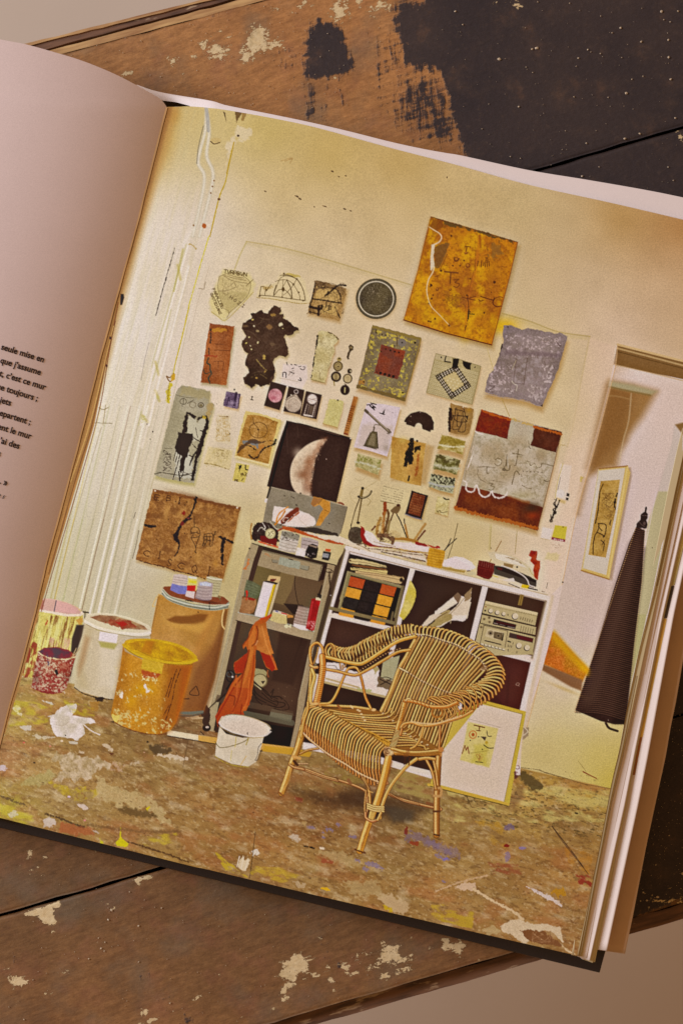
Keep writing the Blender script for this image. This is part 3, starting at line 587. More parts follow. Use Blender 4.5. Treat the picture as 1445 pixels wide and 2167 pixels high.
q='85,1155 200,1185 325,1220 290,1375 170,1330 50,1285'; SH(q, off=(2,10), soft=5, a=.6); P(q, (168,156,104), c2=(190,178,132), ts=14, n=22, ns=2, jag=1); L('60,1240 180,1265 310,1310', 16, (196,190,160), a=.8, jag=3); NZ('85,1165 320,1225 310,1290 75,1230', (130,128,60), s=4, thr=.55, hard=8, a=.7); done()
thing_on_print('printed_protractor', 'dark brown half round protractor with notch')
P('552,830 570,790 620,745 700,725 770,735 830,780 855,840 850,915 825,915 820,935 740,905 735,885 730,862 700,848 670,865 660,885 572,858 570,838', (74,56,46), n=5, jag=.6); E(700,880,34,36,(208,190,158)); P('660,880 745,905 740,925 650,900', (208,190,156)); P('552,835 575,838 572,860 555,858',(206,188,156)); E(620,775,7,7,(150,130,110)); L('600,820 625,830', 4, (110,90,76)); E(717,735,5,4,(200,180,160))
done()
thing_on_print('printed_collage', 'brown scrap with a looping black line figure')
q='1028,642 1100,665 1262,700 1250,800 1215,945 1180,968 1080,960 1010,935 1015,860 1000,800 1015,720'; SH(q, off=(1,5), soft=4); P(q, (150,116,70), c2=(160,128,78), ts=20, n=12, jag=1.5); P('1010,690 1035,700 1020,930 1008,930 1000,800', (70,48,34), jag=3); G(1215,710,30,30,(180,140,60),.7)
for p in ('1075,700 1070,760 1045,900 1110,905','1080,705 1165,730 1170,800 1190,830 1100,830 1060,800','1100,740 1090,860 1120,880 1140,800','1130,870 1115,900 1105,930 1170,925 1180,820','1150,730 1150,820 1120,890','1085,760 1160,775','1070,700 1085,690 1090,715','1160,700 1170,730','1040,770 1200,775'): L(p, 5.5, (66,48,36))
P('1025,820 1050,760 1060,765 1040,820', (70,52,40)); P('1175,770 1205,770 1195,815', (66,50,40)); E(1152,680,7,7,(206,190,160)); done()
thing_on_print('printed_painting', 'yellow tan panel with black calligraphic strokes')
q='520,985 690,1010 855,1055 830,1170 770,1445 420,1400 460,1200'; SH(q, off=(1,6), soft=5, a=.5)
fr('R'); q='550,-160 890,-100 870,40 825,225 690,200 505,140'; P('525,-270 870,-200 850,-60 820,232 690,205 508,148', (178,138,72), c2=(192,156,86), ts=26, n=12, jag=1); 
fr('K'); G(640,1300,60,100,(186,140,80),.5); G(540,1020,60,40,(200,176,100),.6); L('700,1165 690,1250 675,1370', 20, (150,84,40), a=.8, jag=3, soft=2); L('800,1080 760,1300', 20, (196,160,100), a=.5, soft=3)
P('618,998 648,1000 650,1060 640,1130 645,1180 635,1265 605,1265 590,1230 575,1290 550,1290 560,1200 575,1130 590,1100 600,1040', (48,34,30), jag=3, js=5); P('655,1085 720,1080 710,1120 690,1120 655,1165 650,1120', (54,38,32), jag=2.5); E(685,1027,10,12,(48,34,28)); L('605,1385 595,1430', 16, (44,32,26))
SP('590,1010 640,1010 630,1250 580,1250', 12, 5, (150,126,84), 4)
done()
for lb, q, a1, a2, sd in (('olive landscape strip, upper one of three','938,962 1050,990 1175,1030 1150,1165 1020,1130 890,1105',(156,136,66),(196,180,126),1),('pale green landscape strip, middle one of three','880,1158 1000,1180 1122,1225 1090,1372 960,1335 845,1310',(120,112,64),(190,182,140),2)):
    thing_on_print('printed_painting', lb); SH(q, off=(1,10), soft=5, a=.6); P(q, a2, c2=a1, ts=12, n=24, ns=2, jag=1)
    if sd == 1: P('935,965 1172,1032 1165,1075 920,1040', a1, jag=4, n=22, soft=2); L('905,1065 1030,1085 1160,1085', 16, (206,196,156), jag=2)
    else: NZ('880,1160 1120,1228 1110,1280 870,1235', (96,84,50), s=6, thr=.5, hard=8, a=.8); L('860,1275 1000,1300 1110,1310', 24, (190,184,156), a=.8, jag=4, soft=2); SP('860,1280 1100,1310 1090,1360 850,1320', 30, 4, (110,104,70), 7)
    done()
fr('R'); thing_on_print('printed_painting', 'speckled black and white landscape strip, lowest one of three'); q='925,105 1050,140 1172,160 1145,312 1010,280 898,235'; SH(q, off=(1,7), soft=5, a=.6); P(q, (176,172,136), n=10)
NZ('925,105 1172,160 1155,240 910,190', (60,54,38), s=3, thr=.5, hard=9, a=.85); NZ('905,210 1150,260 1140,310 900,245', (106,100,84), s=3, thr=.56, hard=8, a=.7); L('905,200 1030,235 1155,240', 18, (176,174,166), a=.8, soft=1.5); done()
# big white and rust canvas
fr('M'); thing_on_print('printed_painting', 'large square canvas of rust corners round a scratched white field')
q = '278,125 560,210 1098,352 1000,760 850,1362 440,1245 15,1130 120,680'
SH(q, off=(-1,10), soft=7, a=.65); SH(q, off=(-4,2), soft=6, a=.3)
P(q, (186,172,146), c2=(176,158,126), ts=60, n=12, ns=2, jag=.6)
NZ('250,350 1000,560 900,1110 110,900', (198,186,166), s=40, thr=.5, hard=4, a=.8, seed=3); NZ('250,350 1000,560 900,1110 110,900', (150,136,104), s=5, thr=.62, hard=5, a=.5, seed=6); G(880,600,80,60,(160,140,110),.5); G(600,900,120,80,(206,194,176),.6); G(700,1000,160,50,(170,154,110),.5)
P('278,128 560,212 578,240 540,428 380,385 215,345 250,220', (120,58,32), c2=(136,58,26), ts=24, n=14, jag=1.2); L('290,140 430,190 575,232', 22, (178,100,40), jag=2.5)
P('820,290 1098,355 1090,400 1040,566 900,530 778,492 800,440', (96,56,40), n=8, c2=(106,62,44), ts=20, jag=1.2); L('815,305 950,340 1092,380', 22, (178,106,50), jag=2.5); L('590,225 700,260 800,285', 18, (196,166,100), a=.8, jag=3)
P('80,905 250,935 540,1010 700,1070 908,1125 880,1240 850,1362 440,1245 15,1130 50,1000', (110,58,34), c2=(130,70,36), ts=30, n=12, jag=1); G(790,1130,90,60,(84,58,44),.9); G(800,1210,70,40,(160,70,30),.7); L('20,1130 240,1195 540,1265 850,1340', 34, (172,104,48), jag=3.5); L('560,1020 700,1065 760,1075', 30, (140,80,40), a=.6, soft=2)
for p, w in (('100,850 130,880 120,930 150,965 200,960 225,900 245,930 265,990 310,1020 360,1000 385,960 405,1010 460,1030 520,1010 545,970',15),('215,350 250,370 300,380',10),('200,500 170,570','8'),('185,600 150,700 130,740',10)): L(p, float(w), (222,204,184), jag=1)
for p, w in (('655,535 650,580 630,690 615,700',8),('595,572 640,580 700,592',7),('540,590 530,680 510,740 560,745 570,700',8),('545,640 535,710','6'),('420,640 450,625 485,645 475,690 440,700 415,680',6),('250,715 330,712 420,722',6),('335,720 335,770 350,780 355,770',7),('590,890 605,830 620,770 640,755 665,790',9),('245,740 240,790 270,840 340,880','4'),('360,880 400,885 375,905 410,920 385,950 355,945',7),('745,655 770,660 780,700 820,680 850,720 890,710 900,680 1010,705',6),('760,450 765,510 780,525',6),('685,790 690,810','5'),('690,900 740,925 790,935',5),('380,850 500,870',4)): L(p, float(w), (120,104,76), a=.95, jag=.6)
L('440,640 480,660 450,690', 5, (216,206,180)); L('745,665 780,710 825,690 860,728', 4, (214,204,176)); L('545,600 550,720', 7, (190,180,160))
for i in range(6): E(705+i*38, 757+i*2.5, 4.5, 4.5, (84,68,48))
scr('680,800 960,850 930,960 690,930', 30, 2.6, (150,136,100), 4, 50, a=.6); E(510,740,16,9,(90,76,56),w=6); L('920,850 940,862 970,858', 8, (110,94,66), jag=1)
L('215,350 180,520 150,640 105,850', 6, (150,130,90), a=.6); L('1098,355 1000,760 910,1120 850,1360', 5, (120,80,50), a=.8)
done()
fr('R'); thing_on_print('printed_painting', 'small rust grid picture in a dark upright frame')
q='725,278 800,305 895,330 865,430 825,578 740,555 658,522 695,400'; SH(q, off=(2,4), soft=4, a=.5); P(q, (66,50,46), n=8); P('745,300 862,335 845,420 810,545 690,510 712,400', (132,76,46), c2=(150,96,60), ts=14, n=20, ns=2)
for i in range(9): L([(745-i*7, 318+i*24), (858-i*6, 350+i*24)], 3, (84,48,34), a=.8)
for i in range(6): L([(760+i*18, 312+i*4), (705+i*18, 510+i*5)], 3, (84,48,34), a=.7)
L('660,520 740,552 828,575', 10, (140,130,130)); L('795,300 810,320 825,312', 7, (50,36,34)); done()
thing_on_print('printed_drawing', 'pale handwritten note with rows of ink lines')
P('440,225 680,285 640,440 400,385', (208,192,148), a=.7, soft=2)
R_ = np.random.RandomState(5)
for i in range(7):
    for j in range(9):
        if R_.rand() < .8: L([(440-i*6+j*24, 235+i*24+j*6), (440-i*6+j*24+R_.uniform(8, 18), 238+i*24+j*6+R_.uniform(-2, 3))], 3.4, (90,72,52), a=R_.uniform(.4, 1))
L('410,388 460,398 540,412', 5, (120,100,60)); done()
thing_on_print('printed_drawing', 'small yellowed note with a black crescent mark')
q='990,340 1110,365 1088,540 960,500'; SH(q, soft=3, off=(1,3)); P(q, (198,182,124), jag=1.4, n=12, c2=(208,194,144), ts=12); L('1050,352 1075,368 1105,370', 9, (44,32,26), jag=1); L('985,485 995,500 1010,480 1030,505 1090,495', 5, (90,70,40)); scr('990,370 1100,380 1080,520 970,500', 14, 3, (140,118,70), 5, 40, a=.6); done()
fr('Q'); thing_on_print('printed_instrument', 'brass wing dividers hung over a pencilled circle')
E(1175,240,115,90,(176,156,106),w=3,a=.7,rot=20); L('1200,170 1330,90', 3, (160,140,90)); L('1120,60 1140,80 1200,70 1215,50', 3, (160,140,100), a=.7); L('1240,260 1270,290 1240,340', 4, (150,130,84))
L('1190,160 1165,250 1110,400 1070,560', 14, (104,84,50), w2=7); L('1190,160 1175,300 1140,500', 18, (120,98,58), w2=12); L('1190,165 1172,240', 28, (140,118,70)); E(1190,160,14,14,(66,52,36)); E(1150,245,12,12,(72,56,38)); L('1160,250 1200,258 1255,230 1280,190', 18, (66,52,38)); L('1165,250 1200,255 1250,228 1275,195', 8, (180,164,120)); E(1145,512,18,14,(72,52,36)); L('1070,520 1072,565', 5, (60,46,34)); done()
# wall sockets, labels by the wall corner
fr('M'); thing_on_print('printed_cable_box', 'white box with dangling black wires near the wall corner')
P('1080,680 1200,700 1150,1050 1030,1020', (224,204,184), soft=2); L('1110,680 1060,850 1030,1030', 8, (196,180,110), a=.8); L('1085,820 1055,950', 3, (100,84,60)); E(1085,985,42,42,(230,212,194)); P('1150,980 1175,985 1170,1015 1145,1010', (40,28,24)); P('1142,1025 1168,1030 1160,1055 1138,1050', (40,28,24)); P('1050,1030 1140,1060 1130,1090 1070,1070', (200,176,120), a=.8, soft=2)
for p in ('1045,1035 1030,1080 1035,1150 1010,1200 990,1250','1075,1050 1055,1110 1020,1170 1005,1240','1020,1040 1040,1060 1015,1090 1040,1120 1010,1150 1030,1180 1005,1210','1060,1095 1030,1140 1040,1180 1000,1220'): L(p, 8, (52,38,30), jag=1.2)
E(990,1262,14,14,(52,38,30),w=7); L('985,1200 990,1270', 7, (52,38,30)); P('1285,815 1325,825 1285,865', (206,186,110), a=.8, jag=3); L('1080,490 1130,492', 5, (176,150,90)); L('1080,492 1040,700', 4, (190,170,110), a=.6)
done()
fr('S'); thing_on_print('printed_note', 'yellow note with a magenta edge stuck by the wall corner')
P('1222,150 1345,165 1322,320 1185,295', (202,186,80), soft=.8); P('1190,272 1328,298 1322,322 1184,296', (150,52,80)); L('1215,293 1300,308', 6, (214,196,180), jag=2); E(1303,170,8,4,(90,66,30)); done()
thing_on_print('printed_note', 'white slip of paper left of the yellow note'); P('1095,170 1200,190 1170,300 1075,280', (222,206,190), soft=1.5); L('1075,285 1160,302', 4, (190,170,120)); done()
P('1150,430 1280,445 1240,520 1120,500', (206,192,130), a=.5, soft=2, jag=3); scr('1185,345 1300,365 1300,385 1185,370', 8, 3, (150,120,96), 2, 16, a=.6)
L('570,150 560,270 552,400', 18, (190,176,110), a=.4, soft=2); L('570,170 560,400', 3, (140,120,60), a=.7); L('835,210 815,440', 4, (150,130,66)); L('1145,740 1135,795', 4, (90,70,50)); L('1085,825 1115,832', 5, (110,90,64)); E(570,385,4,5,(80,60,36))
# ---------------------------------------------------- brown square on left
fr('O'); thing_on_print('printed_painting', 'large brown square sheet with scratched letters and black strokes, lowest on the left')
q = '215,168 440,205 640,255 850,305 1103,355 1060,560 1010,800 925,1085 840,1065 740,1080 600,1035 430,995 330,960 200,935 40,885 90,660 150,420'
SH(q, off=(1,6), soft=5, a=.55); P(q, (150,106,58), c2=(164,120,68), ts=50, n=20, ns=2, jag=1.6, js=8)
NZ(q, (120,80,44), s=8, thr=.58, hard=5, a=.5, seed=4, asp=2, ang=.25); NZ(q, (186,142,84), s=7, thr=.6, hard=5, a=.6, seed=9)
G(350,420,30,110,(190,146,84),.6,rot=8); G(670,860,50,70,(186,142,80),.6); G(850,930,30,40,(196,146,70),.6); G(640,250,300,30,(120,78,44),.5,rot=14)
P('215,170 640,258 1103,357 1095,380 640,280 208,195', (120,78,46), a=.6, jag=4)
for p, w in (('655,255 640,320 610,400 590,440',16),('590,440 550,480 500,530 470,590 450,650',26),('450,650 470,700 480,740 465,800 440,850',32),('470,590 430,640 450,700',22),('540,500 600,470',18),('134,538 180,545 232,550',28),('895,655 950,680 1020,712',24),('930,690 920,760 915,800',36),('918,840 915,930',26),('480,320 485,280',6),('635,270 650,300',22)): L(p, float(w), (58,44,42), jag=2, w2=(float(w)*.35 if p.startswith('450,650') else None))
for q_ in ((528,415,12,20,(140,50,34)),(510,515,14,20,(120,50,44)),(575,465,12,10,(130,70,60))): E(*q_[:4], q_[4], jag=3)
for s_, x, y, w, h in (('E',238,225,46,50),('B',360,232,42,50),('I',475,255,26,60),('C',120,790,70,54),('I',278,805,20,70),('S',365,880,46,70),('C',470,915,70,60),('Q',615,935,60,80),('I',780,960,26,90)):
    TX(s_, x, y, w, h, 12, 8, (92,60,36))
for q_ in ((250,268),(350,290),(445,297),(560,300),(540,330),(370,475),(535,620),(250,680),(600,860)): E(q_[0],q_[1],6,6,(84,54,34))
for p in ('632,450 635,555','600,620 600,580 630,555 670,565 690,600 690,640 660,660 600,665','600,625 640,610 680,620','600,665 640,740 650,790 640,810 655,820 640,800','690,640 660,720 650,770','735,625 730,700 715,745','735,630 820,625 815,745','740,650 810,655','750,680 800,700','760,640 760,700 740,745','790,650 795,750','845,600 830,660 830,690','820,640 860,625','845,615 855,600'): L(p, 7, (84,60,38), a=.9)
scr('735,650 805,650 800,755 725,755', 16, 4, (84,60,40), 3, 24); scr('605,600 680,600 670,660 605,655', 8, 4, (84,60,40), 3, 24)
E(235,185,10,10,(210,190,160)); E(1070,358,10,10,(214,196,166)); L('45,885 200,935 330,962 430,997 600,1038 740,1085', 7, (96,60,34), jag=2)
done()
# -------------------------------------------------------------- doorway
fr('N'); thing_on_print('printed_doorway', 'view through a tall white door opening into the next room')
P('572,152 800,205 1600,400 1450,1500 1150,2600 700,3800 -100,3600 120,2167 330,1250 530,390', (212,194,184), soft=.8)
fr('0')
DF = field([(1300,745,190,160,120),(1330,900,216,200,190),(1390,870,218,198,184),(1340,800,222,206,196),(1360,1050,214,196,186),(1340,1200,208,190,186),(1260,1250,204,184,170),(1210,1300,206,188,172),(1230,1420,214,200,174),(1210,1520,210,196,154),(1200,1570,206,190,128),(1260,1600,204,186,112),(1290,1655,200,180,92),(1150,1600,200,182,124),(1120,1500,212,196,160),(1180,1450,214,196,170),(1250,1330,210,190,182)])
P('1306,733 1460,770 1445,945 1424,1040 1381,1254 1354,1365 1328,1487 1311,1580 1293,1669 1200,1648 1097,1625 1108,1560 1145,1420 1163,1350 1190,1230 1220,1084 1255,958 1298,790', DF, n=4)
fr('N')
P('572,152 900,235 1600,420 1600,640 1327,555 900,470 525,388', (140,108,68), n=5); L('575,158 900,240 1600,415', 26, (206,178,130), curve=False); L('570,200 900,285 1600,470', 20, (186,158,112), curve=False); L('560,235 900,325 1600,500', 9, (112,86,50), curve=False); L('530,385 900,470 1600,640', 9, (190,162,120), curve=False)
P('483,575 760,620 1025,695 990,760 860,990 700,1200 600,1400 560,1560 350,1600 200,1700 120,2100 300,1400 440,780', (164,128,82), soft=14, n=4); P('440,780 470,640 750,700 740,900 690,1040 640,1250 500,1400 300,1560 250,1560', (146,108,64), soft=22, n=4)
P('483,575 760,622 1025,695 960,735 700,690 475,640', (176,164,128), soft=5); L('475,640 700,690 950,740', 10, (136,112,66), soft=2); L('730,720 700,1030 640,1250 590,1520', 8, (206,186,150), a=.8, soft=2); L('440,745 560,750 740,790', 8, (180,150,104), soft=2, a=.7)
P('1230,1075 1327,1050 1400,1040 1400,1250 1327,1210', (150,120,80), soft=2); L('1225,1085 1190,1350 1060,1750 980,2167', 6, (190,172,160), a=.6, soft=2)
P('1225,1085 1327,1200 1410,1280 1160,2167 980,2167 1060,1750 1190,1300', (204,190,176), soft=2, a=.9)
done()
fr('T'); cv.cur = None
P('1210,0 1350,0 1265,400 1160,950 1090,1250 1040,1445 990,1445 1010,1200 1080,560 1110,300', (190,180,142), soft=2); L('1352,0 1265,420 1160,950 1045,1445', 12, (222,208,200)); L('1190,0 1080,560 1075,640', 8, (214,200,196), a=.7); E(1153,530,4,4,(80,60,50))
fr('f'); P('975,0 1075,0 1010,300 900,760 870,950 880,700 930,350', (184,176,130), soft=2); L('1075,0 1000,380 900,760 872,960 800,1400', 9, (216,204,190), a=.8)
fr('0'); thing_on_print('printed_framed_print', 'tall framed drawing on the wall of the next room')
fr('T'); P('580,-255 900,-270 920,-20 750,835 485,745 490,650 660,-20', (196,168,100)) if False else None
fr('0'); q='1268,993 1330,986 1332,1005 1290,1225 1229,1207 1245,1110'; SH(q, off=(4,3), soft=3, col=(150,120,80), a=.5); P('1266,992 1327,986 1333,1000 1288,1226 1229,1207', (206,180,116)); P('1266,996 1322,990 1282,1217 1232,1202', (208,196,176))
L('1266,992 1327,986', 2.5, (160,120,74)); L('1229,1207 1288,1226', 2.4, (170,130,70)); L('1327,988 1286,1222', 3.6, (214,192,130)); L('1266,994 1232,1204', 2, (206,190,150))
P('1270,1018 1311,1015 1302,1080 1281,1180 1244,1174 1260,1080', (176,142,78), n=14, c2=(190,158,92), ts=14)
fr('T'); L('660,0 650,100 640,200 618,300', 8, (54,36,30)); L('595,590 600,480 630,390 700,420 690,430', 8, (70,44,34)); L('645,300 715,315 710,400 690,430','8' and 8, (62,40,32)); L('645,330 680,370','6' and 7, (62,40,32)); L('630,390 650,340 648,300', 8, (62,40,32)); L('660,0 690,-70', 6, (54,36,30)); L('690,560 700,490 670,460','7' and 7, (70,46,34)); L('680,500 705,460', 6, (70,46,34)); L('822,20 800,100 805,170', 12, (50,34,30), jag=2); E(800,100,14,10,(50,34,30)); scr('690,20 790,20 760,280 680,280', 26, 3.5, (110,80,46), 4, 50, a=.7); L('745,310 765,270 755,320', 5, (60,40,30))
done()
thing_on_print('printed_cone_sculpture', 'tall dark brown ribbed cone hanging from a knob')
fr('0'); P('1345,1115 1352,1117 1364,1123 1361,1160 1357,1230 1340,1365 1328,1480 1323,1533 1300,1533 1270,1526 1240,1513 1216,1503 1240,1430 1262,1365 1300,1240 1330,1150', (70,50,44), n=5)
P('1352,1120 1356,1160 1262,1480 1222,1500 1245,1430 1300,1240 1330,1150', (98,76,66), soft=10, a=.6); P('1363,1160 1357,1230 1340,1365 1328,1480 1322,1530 1296,1530 1320,1360 1345,1200', (50,34,30), soft=8, a=.7)
for i in range(92):
    t = i/91.; ly = 1118+t*388; xl = 1345-(ly-1115)*.332; xr = np.interp(ly, [1115,1230,1365,1480,1533], [1364,1357,1341,1329,1323]); 
    L([(xl+1.5, ly), ((xl+xr)/2, ly+3.5), (xr-2, ly+2.5+t*16)], 1.3, (112,84,68), a=.8); L([(xl+1.5, ly+2.2), ((xl+xr)/2, ly+5.6), (xr-2, ly+4.6+t*16)], 1.2, (46,30,26), a=.7)
    E(xl, ly, 1.1, 1.1, (196,160,116), a=.8); E(xr, ly+3+t*16, 1.0, 1.0, (206,176,130), a=.7)
fr('T'); P('1085,150 1098,140 1105,155 1095,195 1112,215 1108,250 1095,270 1108,310 1100,345 1080,352 1060,345 1000,340 1005,300 1040,265 1045,215 1065,200 1080,190', (72,58,54), jag=.4); L('1050,225 1105,228', 4, (130,112,104)); L('1030,285 1050,310 1080,330', 5, (120,100,90)); E(1078,300,12,16,(110,92,84))
fr('f'); L('655,1110 690,1160 775,1190', 24, (72,50,42)); E(680,1078,4,4,(200,180,160))
done()
thing_on_print('printed_cone_sculpture', 'orange and yellow cone lying behind the wall corner')
fr('f'); q='85,165 150,200 480,560 420,690 20,510'
P(q, (190,130,44), c2=(200,120,50), ts=20, n=24, ns=2, soft=3); P('130,170 220,270 480,560 470,620 250,420 80,230', (206,160,40), soft=8, a=.9); G(420,540,80,40,(214,170,30),.8,rot=45); G(80,420,50,70,(180,110,50),.6)
P('15,510 150,560 420,670 405,780 300,740 5,570', (146,108,74), soft=3); G(230,760,170,20,(190,160,90),.5,rot=22)
P('-10,600 5,560 20,500 100,150 140,0 60,0 0,300', WF, soft=1)
done()
fr('0'); cv.cur = None
L('1306,733 1298,790 1255,958 1220,1084 1190,1230 1163,1350 1150,1400 1128,1490 1108,1560', 1.6, (206,170,120), a=.8); L('1303,733 1295,790 1252,958 1217,1084 1187,1230 1160,1350', 4, (228,206,186), a=.5, soft=2)
E(1190,1232,1.5,1.5,(70,50,36))
# -------------------------------------------------------------- floor
FLF = field([(30,1470,150,140,80),(60,1500,172,156,66),(100,1560,140,118,80),(20,1600,150,112,80),(20,1700,165,150,70),(120,1660,156,130,84),(200,1620,140,112,70),(300,1600,130,106,66),(400,1560,110,88,66),(480,1560,120,96,66),(300,1750,150,116,74),
 (450,1700,146,110,66),(550,1700,146,110,68),(650,1640,120,96,60),(700,1700,110,80,52),(850,1700,104,82,58),(850,1760,130,104,68),(600,1850,160,122,72),(750,1850,150,112,68),(950,1700,150,130,80),(1000,1720,172,154,90),(1100,1700,186,166,92),(1200,1680,190,168,88),(1270,1690,190,164,80),(1150,1760,180,150,82),
 (1000,1800,156,118,74),(1100,1850,148,104,66),(1200,1820,158,112,66),(950,1900,158,120,76),(1100,1950,152,116,76),(1200,1950,140,100,66),(1250,1800,160,110,56),(350,1850,170,140,80),(740,1950,150,114,70)])
thing_on_print('printed_floor', 'brown studio floor covered with paint splashes')
cv_fl = '-60,1700 -10,1600 24,1440 60,1430 170,1450 300,1480 420,1510 520,1560 640,1580 790,1600 935,1640 1097,1625 1200,1648 1293,1669 1300,1700 1240,2050 -60,2060'
P(cv_fl, lambda X, Y: FLF(X, Y)*np.array([1.09, 1.06, 1.03], np.float32), soft=.8)
A_ = .22
def FN(p, col, **k): NZ(p, col, **k)
FN(cv_fl, (182,150,94), s=90, asp=2.2, ang=A_, thr=.48, hard=2.2, a=.5, seed=61, o=5); FN(cv_fl, (126,92,54), s=60, asp=2.4, ang=A_, thr=.58, hard=2.4, a=.4, seed=62, o=5); FN(cv_fl, (156,138,86), s=54, asp=2.2, ang=A_, thr=.58, hard=2.2, a=.32, seed=28, o=5)
FN(cv_fl, (112,80,50), s=16, asp=2.8, ang=A_, thr=.58, hard=3, a=.18, seed=3, o=5); FN(cv_fl, (196,170,120), s=13, asp=2.6, ang=A_, thr=.60, hard=4, a=.26, seed=8, o=6); FN(cv_fl, (100,70,44), s=5, asp=2.2, ang=A_, thr=.64, hard=5, a=.32, seed=18)
FN(cv_fl, (206,184,142), s=4, asp=1.8, ang=A_+.2, thr=.68, hard=6, a=.40, seed=21); FN(cv_fl, (170,104,66), s=30, asp=2, ang=A_, thr=.64, hard=5, a=.25, seed=25); FN(cv_fl, (214,196,160), s=15, asp=2.4, ang=A_+.1, thr=.69, hard=4, a=.45, seed=53, o=6)
fr('0')
FN('950,1650 1293,1672 1270,1780 1000,1740', (110,90,56), s=3.2, asp=2.6, ang=A_, thr=.63, hard=10, a=.75, seed=31); FN('940,1650 1290,1672 1280,1740 960,1740', (204,190,120), s=12, asp=3, ang=A_, thr=.52, hard=4, a=.6, seed=32); FN('950,1690 1270,1720 1240,1790 950,1780', (150,118,72), s=7, asp=3, ang=A_, thr=.55, hard=5, a=.6, seed=33)
# individual patches (zoom b: left part of the floor)
fr('b')
P('330,10 400,20 440,50 400,50 350,30', (196,184,160), jag=4, a=.9, n=10)
P('365,130 420,110 470,60 520,40 590,30 585,90 560,120 640,140 700,140 735,180 690,185 640,190 650,260 600,320 560,300 500,290 440,290 410,250 390,190 385,140', (212,198,184), jag=2.5, js=6, n=8, c2=(196,182,160), ts=14)
L('640,190 700,240 765,270', 9, (212,194,176), jag=1); E(503,275,5,5,(40,30,24)); L('530,170 490,200 450,200', 5, (180,164,140)); L('520,40 545,100', 4, (180,166,140))
P('90,60 130,45 155,60 150,90 175,110 165,130 130,115', (206,194,176), jag=4); P('160,210 240,205 240,235 190,230', (196,184,164), jag=5, a=.8)
P('75,20 110,10 120,35 85,45', (206,160,40), jag=4)
NZ('480,0 720,60 740,130 560,120', (190,176,56), s=7, asp=2.4, ang=A_, thr=.52, hard=4, a=.6, seed=3); NZ('80,0 420,40 350,200 80,200', (186,170,60), s=9, asp=2, ang=A_, thr=.5, hard=4, a=.6, seed=4)
P('230,270 330,280 420,290 330,305 260,290', (196,180,150), jag=5, a=.8); P('520,318 600,325 600,340 540,335', (200,190,170), jag=3, a=.8); E(475,318,10,8,(220,190,160)); 
P('380,440 470,420 560,400 660,430 740,450 860,490 820,520 740,530 690,590 620,620 540,600 470,620 420,590 470,530 440,480', (200,180,150), jag=14, js=10, a=.85, c2=(170,148,108), ts=9, tc=2.5, n=12, soft=2)
P('160,640 220,600 330,560 400,540 440,590 380,640 260,665', (170,154,100), jag=7, a=.75, soft=2, n=14); NZ('860,470 960,490 940,560 850,540', (190,160,130), s=5, thr=.5, hard=6, a=.7)
P('380,630 470,650 560,690 700,680 740,710 700,750 640,790 580,770 520,740 440,690', (184,160,60), jag=12, js=9, a=.75, c2=(160,134,80), ts=12, soft=1.5, n=12); E(620,740,34,22,(150,116,70),w=8,jag=3,a=.7)
P('590,800 650,805 690,830 660,855 620,840', (200,180,160), jag=5, a=.9); P('380,900 430,930 430,960 390,985 340,970 330,920', (196,180,164), jag=8, a=.8, soft=1.5)
NZ('0,760 130,830 280,880 260,960 0,920', (190,176,64), s=9, asp=2.4, ang=A_, thr=.50, hard=4, a=.65, seed=5); P('60,880 110,850 150,880 90,910', (196,184,160), jag=7, a=.7); G(110,790,50,40,(160,150,60),.5)
L('350,875 450,905 560,950 640,975', 14, (90,70,50), jag=3, a=.75); L('0,735 100,775 200,810', 14, (100,80,56), jag=4, a=.6)
P('470,950 560,950 700,990 720,1030 560,1040 440,1010', (166,96,60), jag=8, a=.6, soft=2); P('0,500 40,505 60,530 30,550 0,550', (196,180,176), jag=4, a=.8)
P('750,600 900,680 1020,700 1150,760 1250,850 1330,960 1230,940 1100,830 900,810 740,740', (188,166,118), jag=14, js=10, a=.75, soft=2, n=14)
P('890,830 960,815 1100,850 1200,880 1210,905 1080,905 950,870', (118,94,58), jag=5, a=.85, soft=2); P('1115,830 1145,820 1130,860', (196,176,40), jag=3)
P('925,985 930,1060 985,1100 980,1130 900,1125 885,1100 915,1060', (196,180,40), jag=3); P('760,1050 790,1100 765,1110', (190,176,60), jag=4); NZ('1080,1040 1350,1020 1380,1100 1100,1130', (190,168,60), s=8, asp=2.6, ang=A_, thr=.50, hard=4, a=.65, seed=6)
L('680,960 900,990 1100,1010 1380,1010', 22, (120,92,60), jag=4, a=.5, soft=2); L('980,1090 1150,1140 1300,1190 1440,1245', 12, (96,70,44), jag=2.5, a=.8); P('720,1005 770,1010 760,1040', (190,170,150), jag=4, a=.8)
P('1130,350 1200,340 1310,380 1290,420 1180,410', (96,78,54), jag=8, a=.8, soft=3); P('1180,430 1300,420 1445,450 1445,470 1300,450', (206,188,160), jag=6, a=.8); P('980,480 1060,475 1070,490 1000,500', (190,170,140), jag=5, a=.7); L('1440,310 1400,520', 3, (90,70,50), a=.7)
P('780,340 830,350 870,380 860,400 820,380', (200,180,150), jag=4, a=.8); P('830,405 870,410 880,425 850,425', (110,70,46), jag=3); E(265,485,9,5,(60,44,34)); E(1130,325,9,7,(70,54,40))
for q_ in ((387,358,7,(206,130,110)),(650,925,9,(206,140,130)),(1105,405,5,(200,160,130)),(530,745,12,(206,180,180)),(185,330,8,(200,110,90))): E(q_[0],q_[1],q_[2],q_[2]*.7,q_[3])
SP('200,230 900,560 900,760 100,600', 110, 6, (200,178,140), 3, asp=1.4, a=.5); SP('100,600 1400,500 1400,1000 900,1000', 110, 6, (196,170,126), 5, asp=1.4, a=.5); SP('0,300 1400,300 1400,1100 600,1000', 80, 5, (90,64,44), 8, asp=1.4, a=.5)
